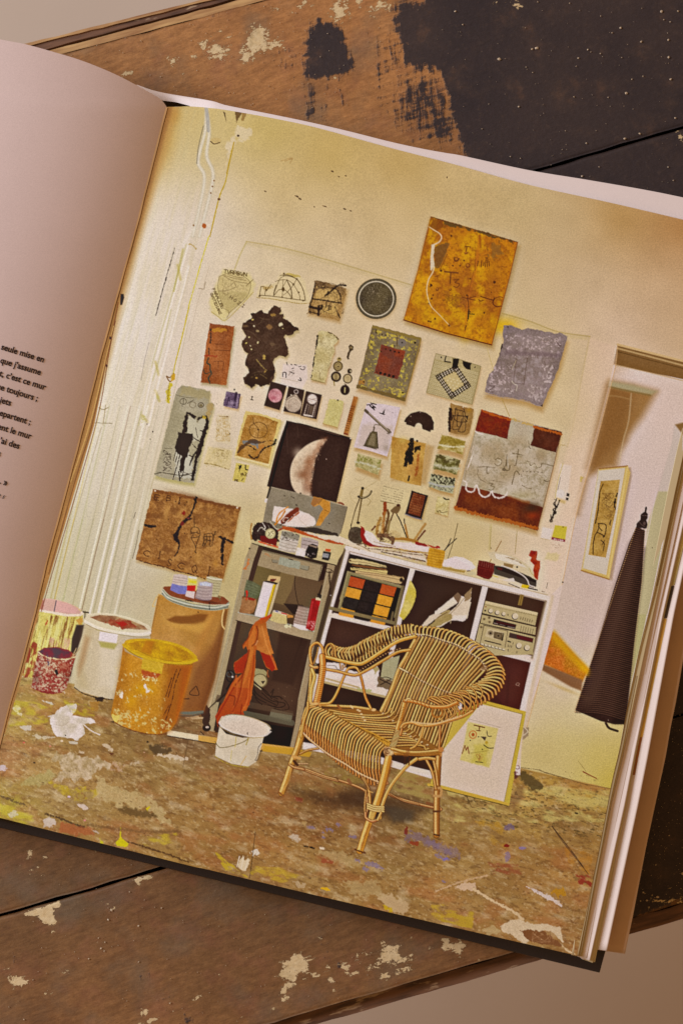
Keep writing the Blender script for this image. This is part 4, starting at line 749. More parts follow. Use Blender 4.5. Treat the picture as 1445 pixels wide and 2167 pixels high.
P('690,20 760,20 745,90 700,90', (166,124,60), a=.7, jag=3)
# middle bottom (zoom d)
fr('d')
P('150,390 185,320 200,345 215,335 235,350 195,415', (206,186,150), jag=4); P('230,290 270,280 285,305 245,325', (206,190,166), jag=5); L('262,175 235,400 225,460', 3, (80,62,44)); 
for p_ in ('165,325 150,385','190,330 175,400','215,345 200,410'): L(p_, 7, (216,196,166))
NZ('230,380 400,390 540,440 420,490 230,440', (192,164,62), s=8, asp=2.6, ang=A_, thr=.49, hard=4, a=.7, seed=6); NZ('20,300 150,400 210,450 80,410', (192,166,54), s=7, asp=2.6, ang=.5, thr=.48, hard=5, a=.75, seed=7); E(690,525,28,9,(206,166,50),rot=14,jag=3)
P('470,200 510,185 545,220 520,240 490,225', (192,172,146), jag=6, a=.9, soft=1.5); P('540,110 570,115 560,150', (180,150,100), jag=4, a=.7)
for q_ in ((610,150,20,8),(715,160,30,10),(850,205,26,12),(775,135,20,7),(680,182,14,6),(975,375,46,16),(935,400,20,9),(1030,400,26,6),(1380,320,20,9),(1420,340,24,9),(1415,480,16,8),(880,350,12,6),(680,208,12,5)): E(*q_, (142,124,140), rot=12, jag=6, js=4, a=.7)
P('1180,180 1250,180 1445,290 1445,310 1300,250 1180,220', (132,112,130), a=.55, jag=12, soft=4); P('1175,140 1195,140 1190,190 1172,185', (130,60,46), jag=4, a=.8); P('1200,230 1260,235 1255,260 1200,250', (150,76,50), jag=5, a=.8); P('650,330 740,345 730,370 670,360', (160,90,62), jag=6, a=.7)
L('560,262 600,268 620,275', 8, (60,48,36), jag=2); P('655,268 685,272 680,282 655,278', (220,190,160), jag=2); P('640,290 760,290 860,330 900,380 780,370 700,330', (180,156,110), a=.6, jag=10, soft=3)
P('1000,560 1100,560 1190,620 1200,660 1130,680 1050,620', (196,170,130), a=.8, jag=10, soft=2); P('800,480 1000,480 1060,560 860,560', (182,158,112), a=.6, jag=14, soft=3); NZ('1340,620 1445,610 1445,740 1340,700', (190,160,64), s=8, asp=2.6, ang=A_, thr=.48, hard=4, a=.7, seed=3); P('1040,620 1095,640 1100,665 1050,650', (196,166,50), jag=6, a=.8)
P('500,480 560,490 570,520 520,520', (190,166,130), jag=8, a=.7); SP('50,60 700,60 700,400 300,400', 90, 6, (196,166,120), 2, asp=1.4, a=.5); SP('400,300 1445,300 1445,720 900,600', 120, 6, (200,170,124), 4, asp=1.4, a=.5); SP('100,0 1400,60 1400,600 600,480', 90, 5, (96,68,46), 5, asp=1.4, a=.5)
# shadow printed under the armchair
fr('Z'); P('220,470 520,520 700,430 800,470 920,520 1180,560 1280,620 1140,700 980,730 760,640 600,620 480,590 380,560', (84,62,44), a=.6, soft=14, jag=8); P('560,500 760,500 760,600 600,580', (80,58,42), a=.5, soft=8); P('900,600 1000,600 1140,640 1130,720 980,720', (86,80,70), a=.5, soft=8); P('230,520 300,540 290,570 230,550', (130,60,44), jag=6, a=.6, soft=2); NZ('440,300 760,330 760,480 460,400', (150,126,66), s=9, asp=2, ang=.2, thr=.5, hard=4, a=.6); NZ('960,300 1290,370 1290,560 960,470', (166,146,86), s=8, asp=2.5, ang=.2, thr=.48, hard=4, a=.7, seed=3)
# right bottom (zoom e)
fr('e')
NZ('280,100 420,100 460,250 380,250', (184,142,56), s=9, asp=2.2, ang=.6, thr=.50, hard=4, a=.6, seed=4); E(465,135,30,20,(130,112,130),jag=8,a=.7); E(545,250,22,9,(146,128,160),jag=4,a=.8); E(460,300,16,30,(140,120,146),jag=6,a=.6)
NZ('350,330 520,340 540,400 380,400', (150,84,60), s=7, asp=2.2, ang=A_, thr=.50, hard=4, a=.6, seed=5); E(455,240,14,8,(140,60,46),jag=3); NZ('840,400 930,400 930,470 860,450', (150,66,50), s=6, asp=2, ang=.4, thr=.44, hard=5, a=.8, seed=6)
P('0,195 180,260 190,310 100,290 0,230', (136,116,130), a=.5, jag=10, soft=3); L('105,315 120,310', 12, (140,122,160))
L('710,130 780,220 850,310 905,390', 4, (84,64,46)); P('560,465 600,480 680,510 750,550 760,575 690,545 640,510', (206,188,172), jag=4); E(750,500,40,22,(186,140,50),jag=9,a=.8)
L('60,492 200,440 345,405', 9, (196,164,124), jag=2); P('150,470 200,450 275,450 280,480 200,490', (206,178,146), jag=6, a=.9); L('270,480 380,550 480,600 545,650', 14, (206,180,140), jag=2.5, w2=16)
P('415,690 470,660 520,650 580,670 680,680 760,700 772,780 700,720 650,715 690,750 600,740 560,790 520,770 470,730 430,720', (206,184,150), jag=3.5, n=8); P('530,715 600,712 660,720 740,770 760,800 640,790 580,770', (140,100,66), jag=4); P('760,790 800,820 845,850 790,835', (206,180,140), jag=3)
NZ('60,590 270,610 260,700 90,660', (190,162,60), s=9, asp=2.6, ang=A_, thr=.46, hard=4, a=.75, seed=8); P('320,700 380,680 420,720 350,740', (190,166,120), jag=8, a=.7); NZ('780,250 940,280 920,400 800,340', (180,130,60), s=9, asp=2, ang=.3, thr=.46, hard=5, a=.6, seed=9)
SP('0,330 900,330 850,800 300,740', 150, 6, (200,170,130), 6, asp=1.4, a=.5); SP('0,100 960,120 900,600 100,500', 120, 5, (100,70,48), 7, asp=1.4, a=.5); scr('600,560 880,560 830,780 700,740', 24, 3, (196,160,120), 5, 60, a=.5)
# crack line and dark blot at right
fr('a'); L('940,885 1145,910 1240,945 1445,1000', 4, (110,90,60), jag=1); P('940,930 1010,935 1130,1000 1210,1070 1180,1110 1080,1130 1040,1080 980,1020', (104,88,56), jag=6, a=.85, soft=2); P('900,920 960,930 960,1000 880,1010', (110,84,66), jag=8, a=.6, soft=2); P('850,1230 920,1100 1000,1060 1000,1200 900,1290', (120,86,60), a=.45, soft=6); L('415,1170 440,1230 465,1285', 4, (96,76,50)); L('710,1270 740,1400', 3, (130,110,70), a=.7)
fr('g'); L('380,230 440,260 505,292', 10, (140,70,44), w2=7); L('335,130 410,230', 2.5, (140,120,70)); SP('150,200 620,300 560,800 0,500', 90, 6, (100,80,50), 3, asp=1.4, a=.5); E(320,612,16,7,(70,54,40),rot=10); L('0,225 100,255 400,345 635,385', 4, (120,96,60), curve=False); L('95,730 200,880 320,1030 430,1170', 4, (90,66,50)); P('560,0 560,0', (0,0,0)) if False else None
done()
# ---------------------------------------------------- white shelving unit
DK = (76,54,44)
fr('0'); thing_on_print('printed_shelving', 'white open shelving unit filled with papers and a stereo')
WT = (216,198,184)
SHc = field([(760,1200,62,46,38),(720,1340,84,58,48),(900,1240,70,52,44),(960,1330,74,54,44),(1080,1260,86,66,52),(1060,1450,84,48,42),(1095,1440,100,54,48),(760,1420,80,58,48),(760,1500,60,44,36),(900,1500,90,70,50),(700,1480,70,50,40)])
P('735,1155 920,1203 1160,1264 1190,1236 1170,1330 1140,1440 1104,1550 1100,1640 920,1650 790,1612 640,1585 690,1340', WT)
P('741,1172 868,1203 835,1328 702,1296', SHc); P('878,1206 1020,1240 993,1352 990,1375 850,1330 846,1310', SHc); P('1032,1243 1154,1273 1126,1388 1003,1357', SHc)
P('699,1306 832,1337 810,1450 665,1425', SHc); P('840,1340 990,1375 975,1470 815,1440', SHc); P('1000,1372 1122,1402 1100,1500 1080,1560 960,1560 985,1440', SHc)
P('680,1444 830,1478 800,1600 640,1570 655,1500', SHc); P('830,1480 960,1500 930,1640 800,1600', SHc)
P('728,1160 735,1155 741,1172 700,1305 665,1430 640,1560 632,1560 660,1420 690,1300', (86,70,56), a=.6); L('737,1160 698,1302 672,1400', 8, WT, curve=False); L('872,1202 840,1335 815,1440', 9, WT, curve=False); L('1027,1240 997,1362 975,1440', 10, (218,202,190), curve=False); L('1161,1268 1131,1395 1100,1520', 11, (222,206,192), curve=False)
L('700,1301 834,1332', 8, (208,190,170), curve=False); L('1000,1364 1126,1395', 9, WT, curve=False); L('684,1434 833,1469', 13, (214,196,178), curve=False); L('684,1443 833,1479', 5, (180,160,116), curve=False)
L('735,1159 920,1207 1158,1266', 11, (220,204,190), curve=False); L('735,1154 920,1202 1158,1259', 2, (190,172,140), curve=False); L('740,1167 920,1214 1156,1272', 2, (150,130,104), curve=False, a=.7)
L('1154,1273 1140,1330 1125,1392', 5, (150,132,104), curve=False, a=.8, soft=1.5); L('790,1607 935,1642', 10, (210,196,176), curve=False); L('741,1175 704,1296', 5, (60,44,36), a=.6, curve=False)
L('1168,1262 1160,1300 1135,1410 1105,1560', 7, (204,184,150), soft=2, a=.6)
done()
def blk(name, label): thing_on_print(name, label)
fr('Q'); blk('printed_paper_stack', 'stack of old papers and folders on the top left shelf')
fr('R')
P('85,985 110,975 230,985 470,1045 475,1070 330,1050 120,1020 85,1010', (196,178,130), jag=1.5); P('120,1030 300,1050 470,1080 475,1095 300,1075 115,1045', (130,92,60), jag=1); P('100,1065 200,1070 480,1100 470,1140 300,1120 110,1085', (198,178,120), jag=1.5); P('155,1095 400,1125 640,1160 650,1180 620,1230 560,1225 150,1130', (190,164,118), jag=1); P('110,1115 600,1240 630,1262 620,1278 100,1130', (206,188,156), jag=1)
for p in ('90,1000 250,1015 470,1062','115,1075 280,1090 470,1125','150,1120 400,1150 610,1190','120,1130 350,1180 600,1235','200,1105 470,1140 640,1165','180,1150 400,1195'): L(p, 4, (104,76,50), a=.8)
E(620,1190,18,22,(60,44,34)); E(100,993,10,8,(90,66,44)); done()
blk('printed_crate', 'open chest of orange, yellow and dark drawers')
fr('R'); P('80,1110 640,1270 560,1530 -10,1390', (146,130,92), n=8) ; fr('Q'); 
P('1045,1010 1600,1160 1520,1480 950,1395 1000,1180', (140,126,88), n=8)
P('1070,1045 1580,1180 1500,1500 980,1410', (46,38,34))
c3 = [[(176,88,48),(58,46,42),(178,92,46)],[(200,146,60),(56,46,42),(204,148,56)],[(60,52,46),(56,46,42),(206,150,58)],[(204,148,58),(58,48,42),(202,146,56)]]
for r in range(4):
    for c in range(3):
        x = 1068+c*160-r*34-0; y = 1058+c*38+r*106
        P([(x,y),(x+148,y+36),(x+120,y+130),(x-26,y+96)], c3[r][c], n=8, jag=.5)
L('1040,1012 1600,1165', 16, (150,134,98), curve=False); L('1040,1015 945,1400', 18, (156,142,104), curve=False); fr('X'); L('880,-60 1205,85', 0.1, (0,0,0)); L('1210,-20 1190,75', 20, (120,104,74), curve=False); fr('0'); L('699,1287 832,1318', 7, (134,118,84), curve=False); L('700,1302 834,1332', 8, (212,194,176), curve=False); L('852,1242 836,1322', 6, (126,110,78), curve=False)
done()
fr('R'); blk('printed_paper_roll', 'yellow sheet leaning in the middle shelf')
P('712,1190 740,1240 768,1290 770,1360 745,1445 700,1530 640,1600 600,1560 640,1440 690,1260', (190,172,80), c2=(200,184,110), ts=20, n=10, jag=1); done()
blk('printed_paper_stack', 'loose white papers slanting in the middle shelf')
fr('S'); P('0,1030 190,880 235,940 130,1010 0,1080', (214,198,176), jag=1); P('0,1080 150,1005 175,1050 60,1140 0,1180', (170,150,104), jag=1.5, n=10); P('185,880 230,835 270,870 255,940 230,940', (130,106,84), jag=1); P('270,870 310,885 375,790 360,930 365,940 330,1100 290,1130 170,1120 60,1190 0,1200 130,1060 240,950', (206,190,166), jag=1.5, n=8); P('300,860 375,790 362,900 300,930', (150,126,94), jag=1)
L('270,880 300,900 260,950', 10, (220,206,190)); L('310,880 230,980 130,1080', 5, (140,116,80)); L('0,1110 120,1040', 6, (120,96,66)); L('240,1110 290,1125 300,1130','5' and 5,(110,86,60)); P('0,1200 60,1185 170,1120 290,1135 320,1100 300,1200 280,1300 0,1210', (72,50,42), a=.9)
fr('Y'); P('420,140 520,20 560,0 640,0 480,130', (200,184,160), jag=1); P('480,140 600,60 740,-10 760,40 640,110 560,150', (164,144,96), jag=2, n=10); P('740,60 780,10 900,10 890,60 860,75 800,60', (216,200,184), jag=1); L('740,60 735,95', 5, (190,170,130))
done()
blk('printed_stereo', 'silver stereo stack with cassette deck and dials')
fr('S'); BG = (184,168,126)
P('512,922 1048,1042 1020,1175 480,1050', BG); P('520,925 1048,1044 1045,1070 512,948', (200,184,146)); P('478,1062 1030,1190 1020,1270 462,1148', BG); P('455,1150 1025,1290 1000,1470 600,1480 405,1340', BG)
L('480,1050 1025,1180', 8, (56,40,34), curve=False); L('460,1150 1022,1285', 8, (56,40,34), curve=False); L('1050,1045 1022,1180', 5, (80,60,48), curve=False)
L('505,960 1040,1080', 3, (130,112,80), curve=False)
for x, y, r in ((568,1023,21),(635,1040,21),(700,1055,18),(817,1078,30),(855,1378,27),(938,1400,27)): E(x-4,y+4,r+3,r+3,(70,54,42)); E(x,y,r,r,(214,198,170)); E(x-2,y-2,r*.7,r*.7,(206,190,160))
E(510,1022,9,9,(50,38,32)); E(516,983,8,6,(150,90,60)); E(742,1066,5,7,(80,64,50))
for i in range(6): L([(875+i*23,1088+i*6),(868+i*23,1112+i*6)], 7, (120,104,76)); L([(880+i*24,1180+i*6),(868+i*24,1230+i*6)], 6, (130,114,86))
for i in range(8): L([(830+i*25,1025+i*5),(828+i*25,1035+i*5)], 3, (120,104,76))
P('600,1108 830,1165 815,1212 585,1160', (60,42,40)); P('625,1128 820,1170 815,1185 620,1145', (90,46,46)); L('600,1150 640,1160', 5, (210,190,170)); L('655,1163 710,1176', 4, (190,170,150)); L('740,1185 812,1200', 6, (200,184,160))
for q_ in ((500,1108),(552,1095),(555,1138),(470,1190)): E(*q_,16,14,(150,132,98)); E(*q_,6,5,(80,64,50))
L('498,1170 460,1350', 5, (80,64,50), curve=False); L('498,1172 740,1230 712,1395', 5, (90,74,56), curve=False); P('535,1205 700,1245 685,1330 510,1285', (196,180,144)); P('600,1235 690,1250 680,1325 595,1300', (116,100,74)); P('695,1250 702,1250 690,1330 675,1328', (54,40,34))
E(565,1250,30,26,(150,134,104)); E(565,1252,12,12,(66,50,42)); E(645,1280,26,22,(130,114,86)); E(645,1280,9,9,(60,46,38)); L('510,1328 670,1368', 10, (60,44,38), curve=False)
for i in range(7): x=480+i*36; y=1365+i*9; P([(x-14,y-12),(x+16,y-5),(x+12,y+12),(x-18,y+5)], (210,196,166)); L([(x-14,y-12),(x-16,y+5),(x+10,y+12)], 4, (56,42,36), curve=False)
P('760,1245 1003,1305 993,1350 750,1295', (88,70,62)); P('830,1265 1000,1308 990,1345 835,1305', (104,50,52)); L('740,1333 768,1342', 12, (50,36,32)); 
for x,y in ((795,1355),(745,1425),(833,1445),(745,1380),(762,1384),(780,1388)): L([(x,y-8),(x-2,y+10)], 5, (70,54,44))
L('453,1150 405,1345', 6, (50,36,32), curve=False); L('1025,1290 1000,1445', 4, (90,70,56), curve=False); P('868,855 905,862 880,970 842,965', (150,124,72)); L('885,862 862,965', 4, (90,66,40))
done()
fr('Y'); blk('printed_box', 'dark red box on the lower right shelf'); P('1300,590 1445,625 1445,960 1280,930 1180,800 1285,700', (96,54,46), soft=1.5, a=.7); L('1330,620 1310,900', 20, (80,46,40), a=.6, soft=3); fr('a'); L('930,25 920,45 945,50 955,30 935,25', 4, (190,160,140)); L('945,50 950,58', 4, (190,160,140)); done()
# white crumpled things behind the chair arm
fr('X'); blk('printed_paper_stack', 'white papers on the lower left shelf'); P('530,490 700,500 750,560 900,600 1040,520 1070,560 1060,690 1045,770 860,720 690,660 520,650', (216,202,188), jag=1.5); L('540,520 620,525 640,555 670,565', 4, (90,74,60)); P('700,640 1040,720 1030,790 690,700', (214,198,184)); P('990,540 1040,510 1065,560 1030,610', (160,144,90), jag=3, a=.8); L('530,655 860,745', 18, (176,152,104), a=.8); L('860,760 980,780', 20, (160,160,96), a=.7, jag=3)
P('1110,470 1280,420 1230,640 1200,690 1085,640', (170,162,126), n=6); P('1060,640 1220,680 1180,770 1050,740', (130,110,84), jag=3); L('1075,660 1200,720','9' and 9,(60,46,40)); L('1080,720 1190,660',8,(66,50,42)); L('1080,650 1140,640 1200,660',6,(60,46,40)); done()
# --------------------------------------------------- top of the shelves
fr('R'); blk('printed_paper_stack', 'untidy heap of papers along the top of the shelves')
P('0,755 60,790 150,800 280,850 420,870 540,880 640,900 840,920 880,1010 700,985 600,960 420,915 280,905 200,870 60,830 0,810', (210,192,166), jag=2.5)
P('220,680 280,690 330,720 400,800 540,830 560,800 720,810 860,845 905,855 885,915 700,890 560,860 400,850 300,835 260,800', (216,200,186), jag=1.5)
for p, w, c in (('250,830 400,850 560,870 700,900 880,915',9,(120,70,44)),('280,870 430,885 640,915 840,940',6,(110,84,60)),('60,815 200,840 300,895',7,(150,124,84)),('420,905 620,945 860,1000',8,(80,60,46)),('610,880 720,895 890,915',12,(190,160,100)),('340,800 440,830 560,850',8,(180,160,130)),('450,900 600,895 620,940',8,(180,160,120)),('640,940 760,960 860,985',8,(226,210,190)),('640,965 760,985 870,1010',5,(150,120,80)),('170,830 240,820 260,850','14' and 12,(120,100,80)),('0,820 100,845 200,885',6,(170,146,100)),('600,830 800,860 880,880',5,(226,212,200)),('860,930 890,945 880,970','14' and 16,(150,110,84))): L(p, w, c, jag=1)
P('920,1010 1080,980 1180,950 1320,1000 1380,1060 1320,1100 1200,1080 1040,1045', (218,204,196), jag=2); P('1140,950 1250,960 1340,1010 1370,1060 1300,1040', (222,210,206), a=.8); P('1030,1050 1270,1100 1260,1120 1020,1075', (176,150,90), jag=1); P('1270,1105 1370,1110 1380,1140 1300,1150', (200,186,150), jag=3); E(1310,1100,20,8,(90,72,56),jag=3)
done()
blk('printed_stone', 'round dark grey stone on the shelf top'); P('85,710 110,660 170,650 225,680 240,740 215,810 160,820 100,795 80,760', (88,72,58), c2=(104,90,72), ts=14, n=14, curve=True); E(150,695,5,6,(40,30,26)); G(120,690,30,20,(130,116,94),.4); done()
blk('printed_folder', 'dark red folder standing among the papers'); P('210,640 240,660 255,700 240,730 270,790 330,830 430,855 300,850 230,810 205,740', (150,50,36), n=8); P('250,700 280,720 300,790 350,820 280,790', (220,204,190)); done()
blk('printed_brushes', 'bunch of wooden brushes and tools leaning on the wall')
for p, w, c in (('455,410 455,480 445,520',34,(150,84,40)),('450,500 440,600 440,720',22,(166,116,60)),('410,560 380,640 370,720',30,(176,140,80)),('480,480 490,540 450,700',24,(120,90,56)),('590,430 560,470 520,560 470,700',14,(110,80,50)),('560,500 610,590 680,770',10,(50,38,32)),('650,570 655,620 690,770',9,(54,40,34)),('660,630 690,770',18,(170,126,64)),('865,620 810,700 750,790',26,(180,144,88)),('862,688 820,740 780,790',16,(120,72,44)),('355,645 320,685',16,(120,74,44)),('430,580 420,720',18,(196,160,100)),('500,590 480,720',20,(150,126,80)),('540,770 660,775 780,800',30,(170,128,66)),('460,730 540,760 530,820',26,(126,96,70)),('390,740 470,740 520,770',44,(134,104,76))): L(p, w, c, jag=.6)
P('560,440 615,440 610,480 570,520 520,510 510,480', (130,106,72), jag=2); E(590,430,20,14,(96,66,42)); P('500,690 560,680 615,710 610,765 500,745', (196,174,126), jag=3, n=14); scr('400,720 540,720 540,800 400,800', 20, 6, (86,62,46), 3, 24); scr('380,560 470,560 450,720 370,720', 12, 5, (110,74,40), 5, 30); P('760,800 860,820 890,840 880,850 760,830', (150,36,36), jag=1.5); L('890,840 960,860 1005,860', 18, (176,80,50), jag=1); E(990,855,18,14,(170,70,60)); L('880,830 920,860', 8, (210,180,140))
done()
blk('printed_jar', 'yellow ochre painted pot holding two thin brushes'); L('1195,615 1150,800 1095,970', 6, (110,94,60)); L('1125,770 1100,830 1060,890', 8, (44,34,30)); L('1183,768 1110,835 1060,890', 8, (44,34,30))
P('905,865 980,875 1070,895 1055,980 1035,1060 1020,1075 880,1045 885,960', (188,142,50), c2=(200,156,60), ts=10, n=14, jag=1)
for i in range(6): L([(900-i*3,890+i*26),(980-i*3,905+i*26),(1062-i*5,918+i*25)], 5, (160,112,40), a=.6)
done()
fr('S'); blk('printed_jar', 'dark red ribbed glass with one brush'); L('675,312 610,430 555,530', 7, (150,110,60)); P('445,508 520,520 612,545 600,620 580,680 550,705 500,695 425,660 430,580', (112,44,38), n=8)
for i in range(7): L([(455+i*23,515+i*5),(450+i*23,560+i*6)], 6, (176,130,110), a=.55)
L('440,580 520,600 600,612', 4, (150,80,66), a=.6); L('430,655 550,690', 12, (130,60,56), a=.8); done()
blk('printed_telephone', 'white telephone on a dark base')
P('600,560 700,575 860,620 1035,705 1030,775 1000,790 860,740 740,690 600,650', (92,82,70)); P('610,570 700,580 1035,712 1030,740 620,600', (60,48,42), a=.8); P('540,430 600,420 700,440 830,480 920,540 980,600 1040,690 1035,715 960,670 860,630 700,575 610,545 560,480', (206,190,156), jag=1); P('610,440 720,455 850,510 940,590 840,560 700,520 620,490', (222,206,184), jag=1)
P('700,535 800,555 790,590 700,565', (150,124,84)); E(835,578,9,9,(50,40,34)); L('680,565 800,610 890,660 940,710 960,760 1010,780', 12, (220,206,186)); L('690,575 800,620 880,668 930,720', 4, (90,74,60)); L('720,480 800,500 880,540', 10, (160,140,100), a=.8, jag=2); L('960,590 980,640 1010,670', 8, (190,170,120))
P('690,705 800,690 815,730 760,725 700,720', (214,200,184)); L('590,665 640,680','10' and 8,(196,176,70)); L('600,690 720,720 840,770', 8, (214,198,176), jag=1); L('750,745 860,790', 6, (60,48,44)); P('885,755 960,765 950,800 875,785', (206,180,40)); L('950,790 1040,812', 12, (46,36,32)); P('630,580 690,590 680,610 640,605',(110,50,50),a=.8)
done()
blk('printed_figurine', 'small red carved figure beside the telephone'); P('975,405 1045,418 1040,455 1035,505 1075,515 1070,560 1065,605 1055,650 1045,710 1010,680 1000,610 1010,560 970,515 985,480 955,460', (150,56,34), c2=(176,84,50), ts=10, n=14, jag=1.2); L('1030,425 1020,500', 10, (176,96,60)); done()
# --------------------------------------------------- grey metal trolley
MG = (168,148,114); MD = (96,78,60)
fr('0'); blk('printed_metal_shelf', 'grey metal workshop shelf with a drawer and bare shelves')
TF = field([(560,1190,120,104,64),(560,1240,130,116,76),(620,1250,110,86,62),(660,1250,96,74,56),(560,1330,96,78,60),(600,1360,88,66,52),(620,1400,70,50,42),(560,1420,88,64,50),(600,1480,96,72,56),(500,1500,66,50,40),(560,1560,46,36,32)])
P('540,1150 712,1192 700,1250 640,1480 615,1592 545,1590 440,1540 460,1470 500,1300', TF)
P('604,1197 640,1207 600,1280 560,1270', (150,128,84), a=.5); P('625,1215 700,1240 680,1290 610,1275', (112,90,66), a=.8); L('682,1240 640,1350 615,1420', 4, (60,44,36), a=.8); P('600,1277 640,1280 660,1300 620,1300', (60,46,40), a=.9)
P('545,1150 705,1192 700,1215 545,1180', (70,54,44)); P('592,1340 652,1355 620,1450 575,1440', (72,52,42), a=.8, soft=4); 
fr('Q'); P('140,780 470,860 790,945 740,1105 430,1035 110,945', (160,142,110), n=6); L('150,790 790,945', 10, (120,108,84), curve=False); P('350,860 560,910 545,985 330,935', (160,158,136), n=10, jag=1.5); P('270,885 340,895 330,920 275,915', (146,136,112)); P('560,940 645,955 630,1000 555,985', (150,142,118)); L('270,885 275,915 325,922','5' and 4,(90,78,60)); L('645,955 635,995 560,980', 4, (90,78,60)); L('440,880 480,890', 8, (70,56,44)); L('200,830 250,850', 10, (176,130,90), a=.7, jag=3); L('740,1105 770,960 790,945', 6, (80,66,52), curve=False); P('745,1105 790,945 840,960 800,1090', (66,46,40))
L('505,1055 500,1150 520,1280 540,1350', 6, (60,44,36))
fr('0'); P('519,1182 534,1145 549,1150 538,1185 505,1300 465,1480 452,1548 435,1545 449,1480 490,1310', (166,148,114), n=6, ts=5); P('538,1182 550,1152 558,1156 548,1186 515,1300 480,1460 465,1550 455,1550 468,1480 505,1300', (84,64,52)); 
P('694,1190 710,1194 690,1270 662,1380 646,1480 632,1560 618,1595 612,1590 625,1530 631,1480 655,1370', (160,140,108), n=6); P('710,1194 722,1175 728,1165 700,1270 680,1345 668,1390 650,1480 640,1540 632,1560 646,1480 662,1380 690,1270', (92,74,58)); L('695,1200 632,1480', 1.6, (170,158,130), a=.7, curve=False)
P('505,1296 560,1310 664,1338 658,1354 550,1328 500,1312', (172,152,120), n=8); L('505,1296 560,1308 664,1336', 3, (186,184,166), a=.7); L('500,1313 656,1355', 2, (80,62,50))
P('575,1500 620,1510 616,1528 570,1516', (120,112,90)); P('460,1470 620,1505 622,1515 455,1485', (100,80,62), a=.7); L('470,1500 618,1530', 12, (110,104,84), curve=False, a=.8); P('548,1530 620,1540 612,1590 545,1578', (44,34,30)); 
L('521,1182 453,1480', 1.5, (176,166,138), a=.7, curve=False); fr('O'); P('1180,880 1200,880 1190,930 1160,985 1125,990 1130,975 1160,950', (190,126,74), jag=2); E(1195,775,9,9,(80,64,50))
fr('0'); P('530,1140 540,1138 716,1186 712,1196 700,1194 534,1150', (186,170,128)); L('534,1150 612,1172 710,1196', 1.8, (60,46,36), curve=False)
done()
# things on the trolley top
blk('printed_board', 'grey board leaning behind the trolley top'); fr('Q'); q='262,145 600,225 1035,345 1000,500 950,650 740,600 170,560 180,480 215,300'; P(q, (146,134,112), n=8, c2=(136,124,100), ts=60); L('262,148 600,228 1030,348', 5, (176,162,136), curve=False); L('1035,350 1000,500 965,620', 6, (110,96,76), curve=False)
for x,y in ((400,235),(470,245),(490,260),(560,210),(840,300),(855,520),(520,330)): E(x,y,9,5,(90,78,64),rot=30,jag=2)
P('290,340 480,370 640,420 700,465 715,520 690,545 560,560 440,545 330,520 270,490 275,420', (216,198,184), jag=1); L('520,440 570,500 620,540', 4, (190,170,150)); P('520,360 560,400 540,440 620,430', (214,200,190), a=.5)
done()
blk('printed_glove', 'tan leather glove draped over the grey board'); P('690,245 770,262 860,300 860,400 800,480 760,540 715,545 730,490 760,420 790,370 750,330 700,350 665,320', (182,132,60), c2=(196,146,74), ts=14, n=12, jag=1); P('690,250 770,268 740,310 690,350 665,320', (160,116,70), jag=1); L('780,270 740,320', 5, (110,76,40)); L('800,380 850,400', 4, (130,90,44)); done()
P('930,305 980,300 1010,330 940,320', (140,84,60), jag=2)
blk('printed_tool', 'tangle of scissors, tubes and brushes at the trolley left end')
P('90,520 200,500 320,560 340,700 300,720 180,690 60,690', (74,56,48), jag=4, n=20, ns=2); P('150,640 320,680 310,745 150,705', (120,34,36), jag=2)
for p, w, c in (('400,395 360,460 300,530',16,(190,130,50)),('430,350 340,420 310,500',12,(200,140,60)),('520,380 450,430 380,500',50,(130,70,40)),('540,410 500,440 430,500',16,(170,100,60)),('380,490 400,460 440,470 420,500 380,500',9,(214,190,170)),('500,450 430,540 380,560',10,(214,196,180)),('250,500 300,560 340,590',14,(176,164,140)),('170,510 200,560 180,580','10' and 10,(200,190,170)),('330,590 380,570 400,560',16,(150,70,44)),('135,705 230,735 330,762',14,(190,96,60)),('70,620 100,560 150,520','8' and 8,(60,46,40)),('120,600 160,560 210,600','8' and 8,(180,170,150)),('230,540 260,600','8' and 8,(120,110,96)),('60,520 50,600 60,680','14' and 14,(170,130,70)),('350,540 480,440','8' and 8,(80,50,36))): L(p, float(w), c, jag=.8)
E(252,622,52,52,(180,166,124)); E(252,622,38,38,(206,192,150),n=10); scr('230,600 280,600 280,650 230,650', 6, 5, (90,76,50), 3, 20); E(205,740,12,6,(220,204,186)); done()
blk('printed_board', 'long narrow red brown plank lying across the jars'); P('370,545 450,555 640,610 880,690 1000,720 990,740 860,715 640,650 380,575', (176,96,50), n=10, jag=1); P('450,552 600,560 720,560 930,620 940,650 860,640 700,620 560,590', (80,68,58), jag=2); P('560,590 760,640 960,650 1000,670 990,720 860,690 700,650', (208,194,170), jag=2.5); P('940,640 1050,690 1100,720 1160,750 1100,760 980,720', (212,196,170), jag=2)
done()
for lb, q, c, nn in (('white paint crusted pot on the trolley, largest of the row','370,590 470,610 550,645 530,740 500,820 420,810 335,785 345,690',(192,180,164),5),('small white cup on the trolley','530,765 580,770 620,790 600,860 505,840 510,800',(216,202,186),0)):
    blk('printed_jar', lb); 
    if nn == 5: P('570,660 650,665 740,700 740,750 640,790 560,770', (176,160,150), n=12); L('585,690 740,720', 5, (120,104,90)); L('575,730 650,745', 5, (120,104,90))
    P(q, c, n=14, jag=1.2)
    if nn:
        for i in range(4): L([(345-i*2,670+i*34),(440-i*2,700+i*34),(535-i*8,725+i*28)], 5, (140,124,104), a=.7)
        P('372,592 470,612 548,646 540,690 460,670 365,640', (150,140,120), jag=2); scr('375,600 540,650 520,690 370,640', 16, 6, (70,58,48), 3, 20)
    done()
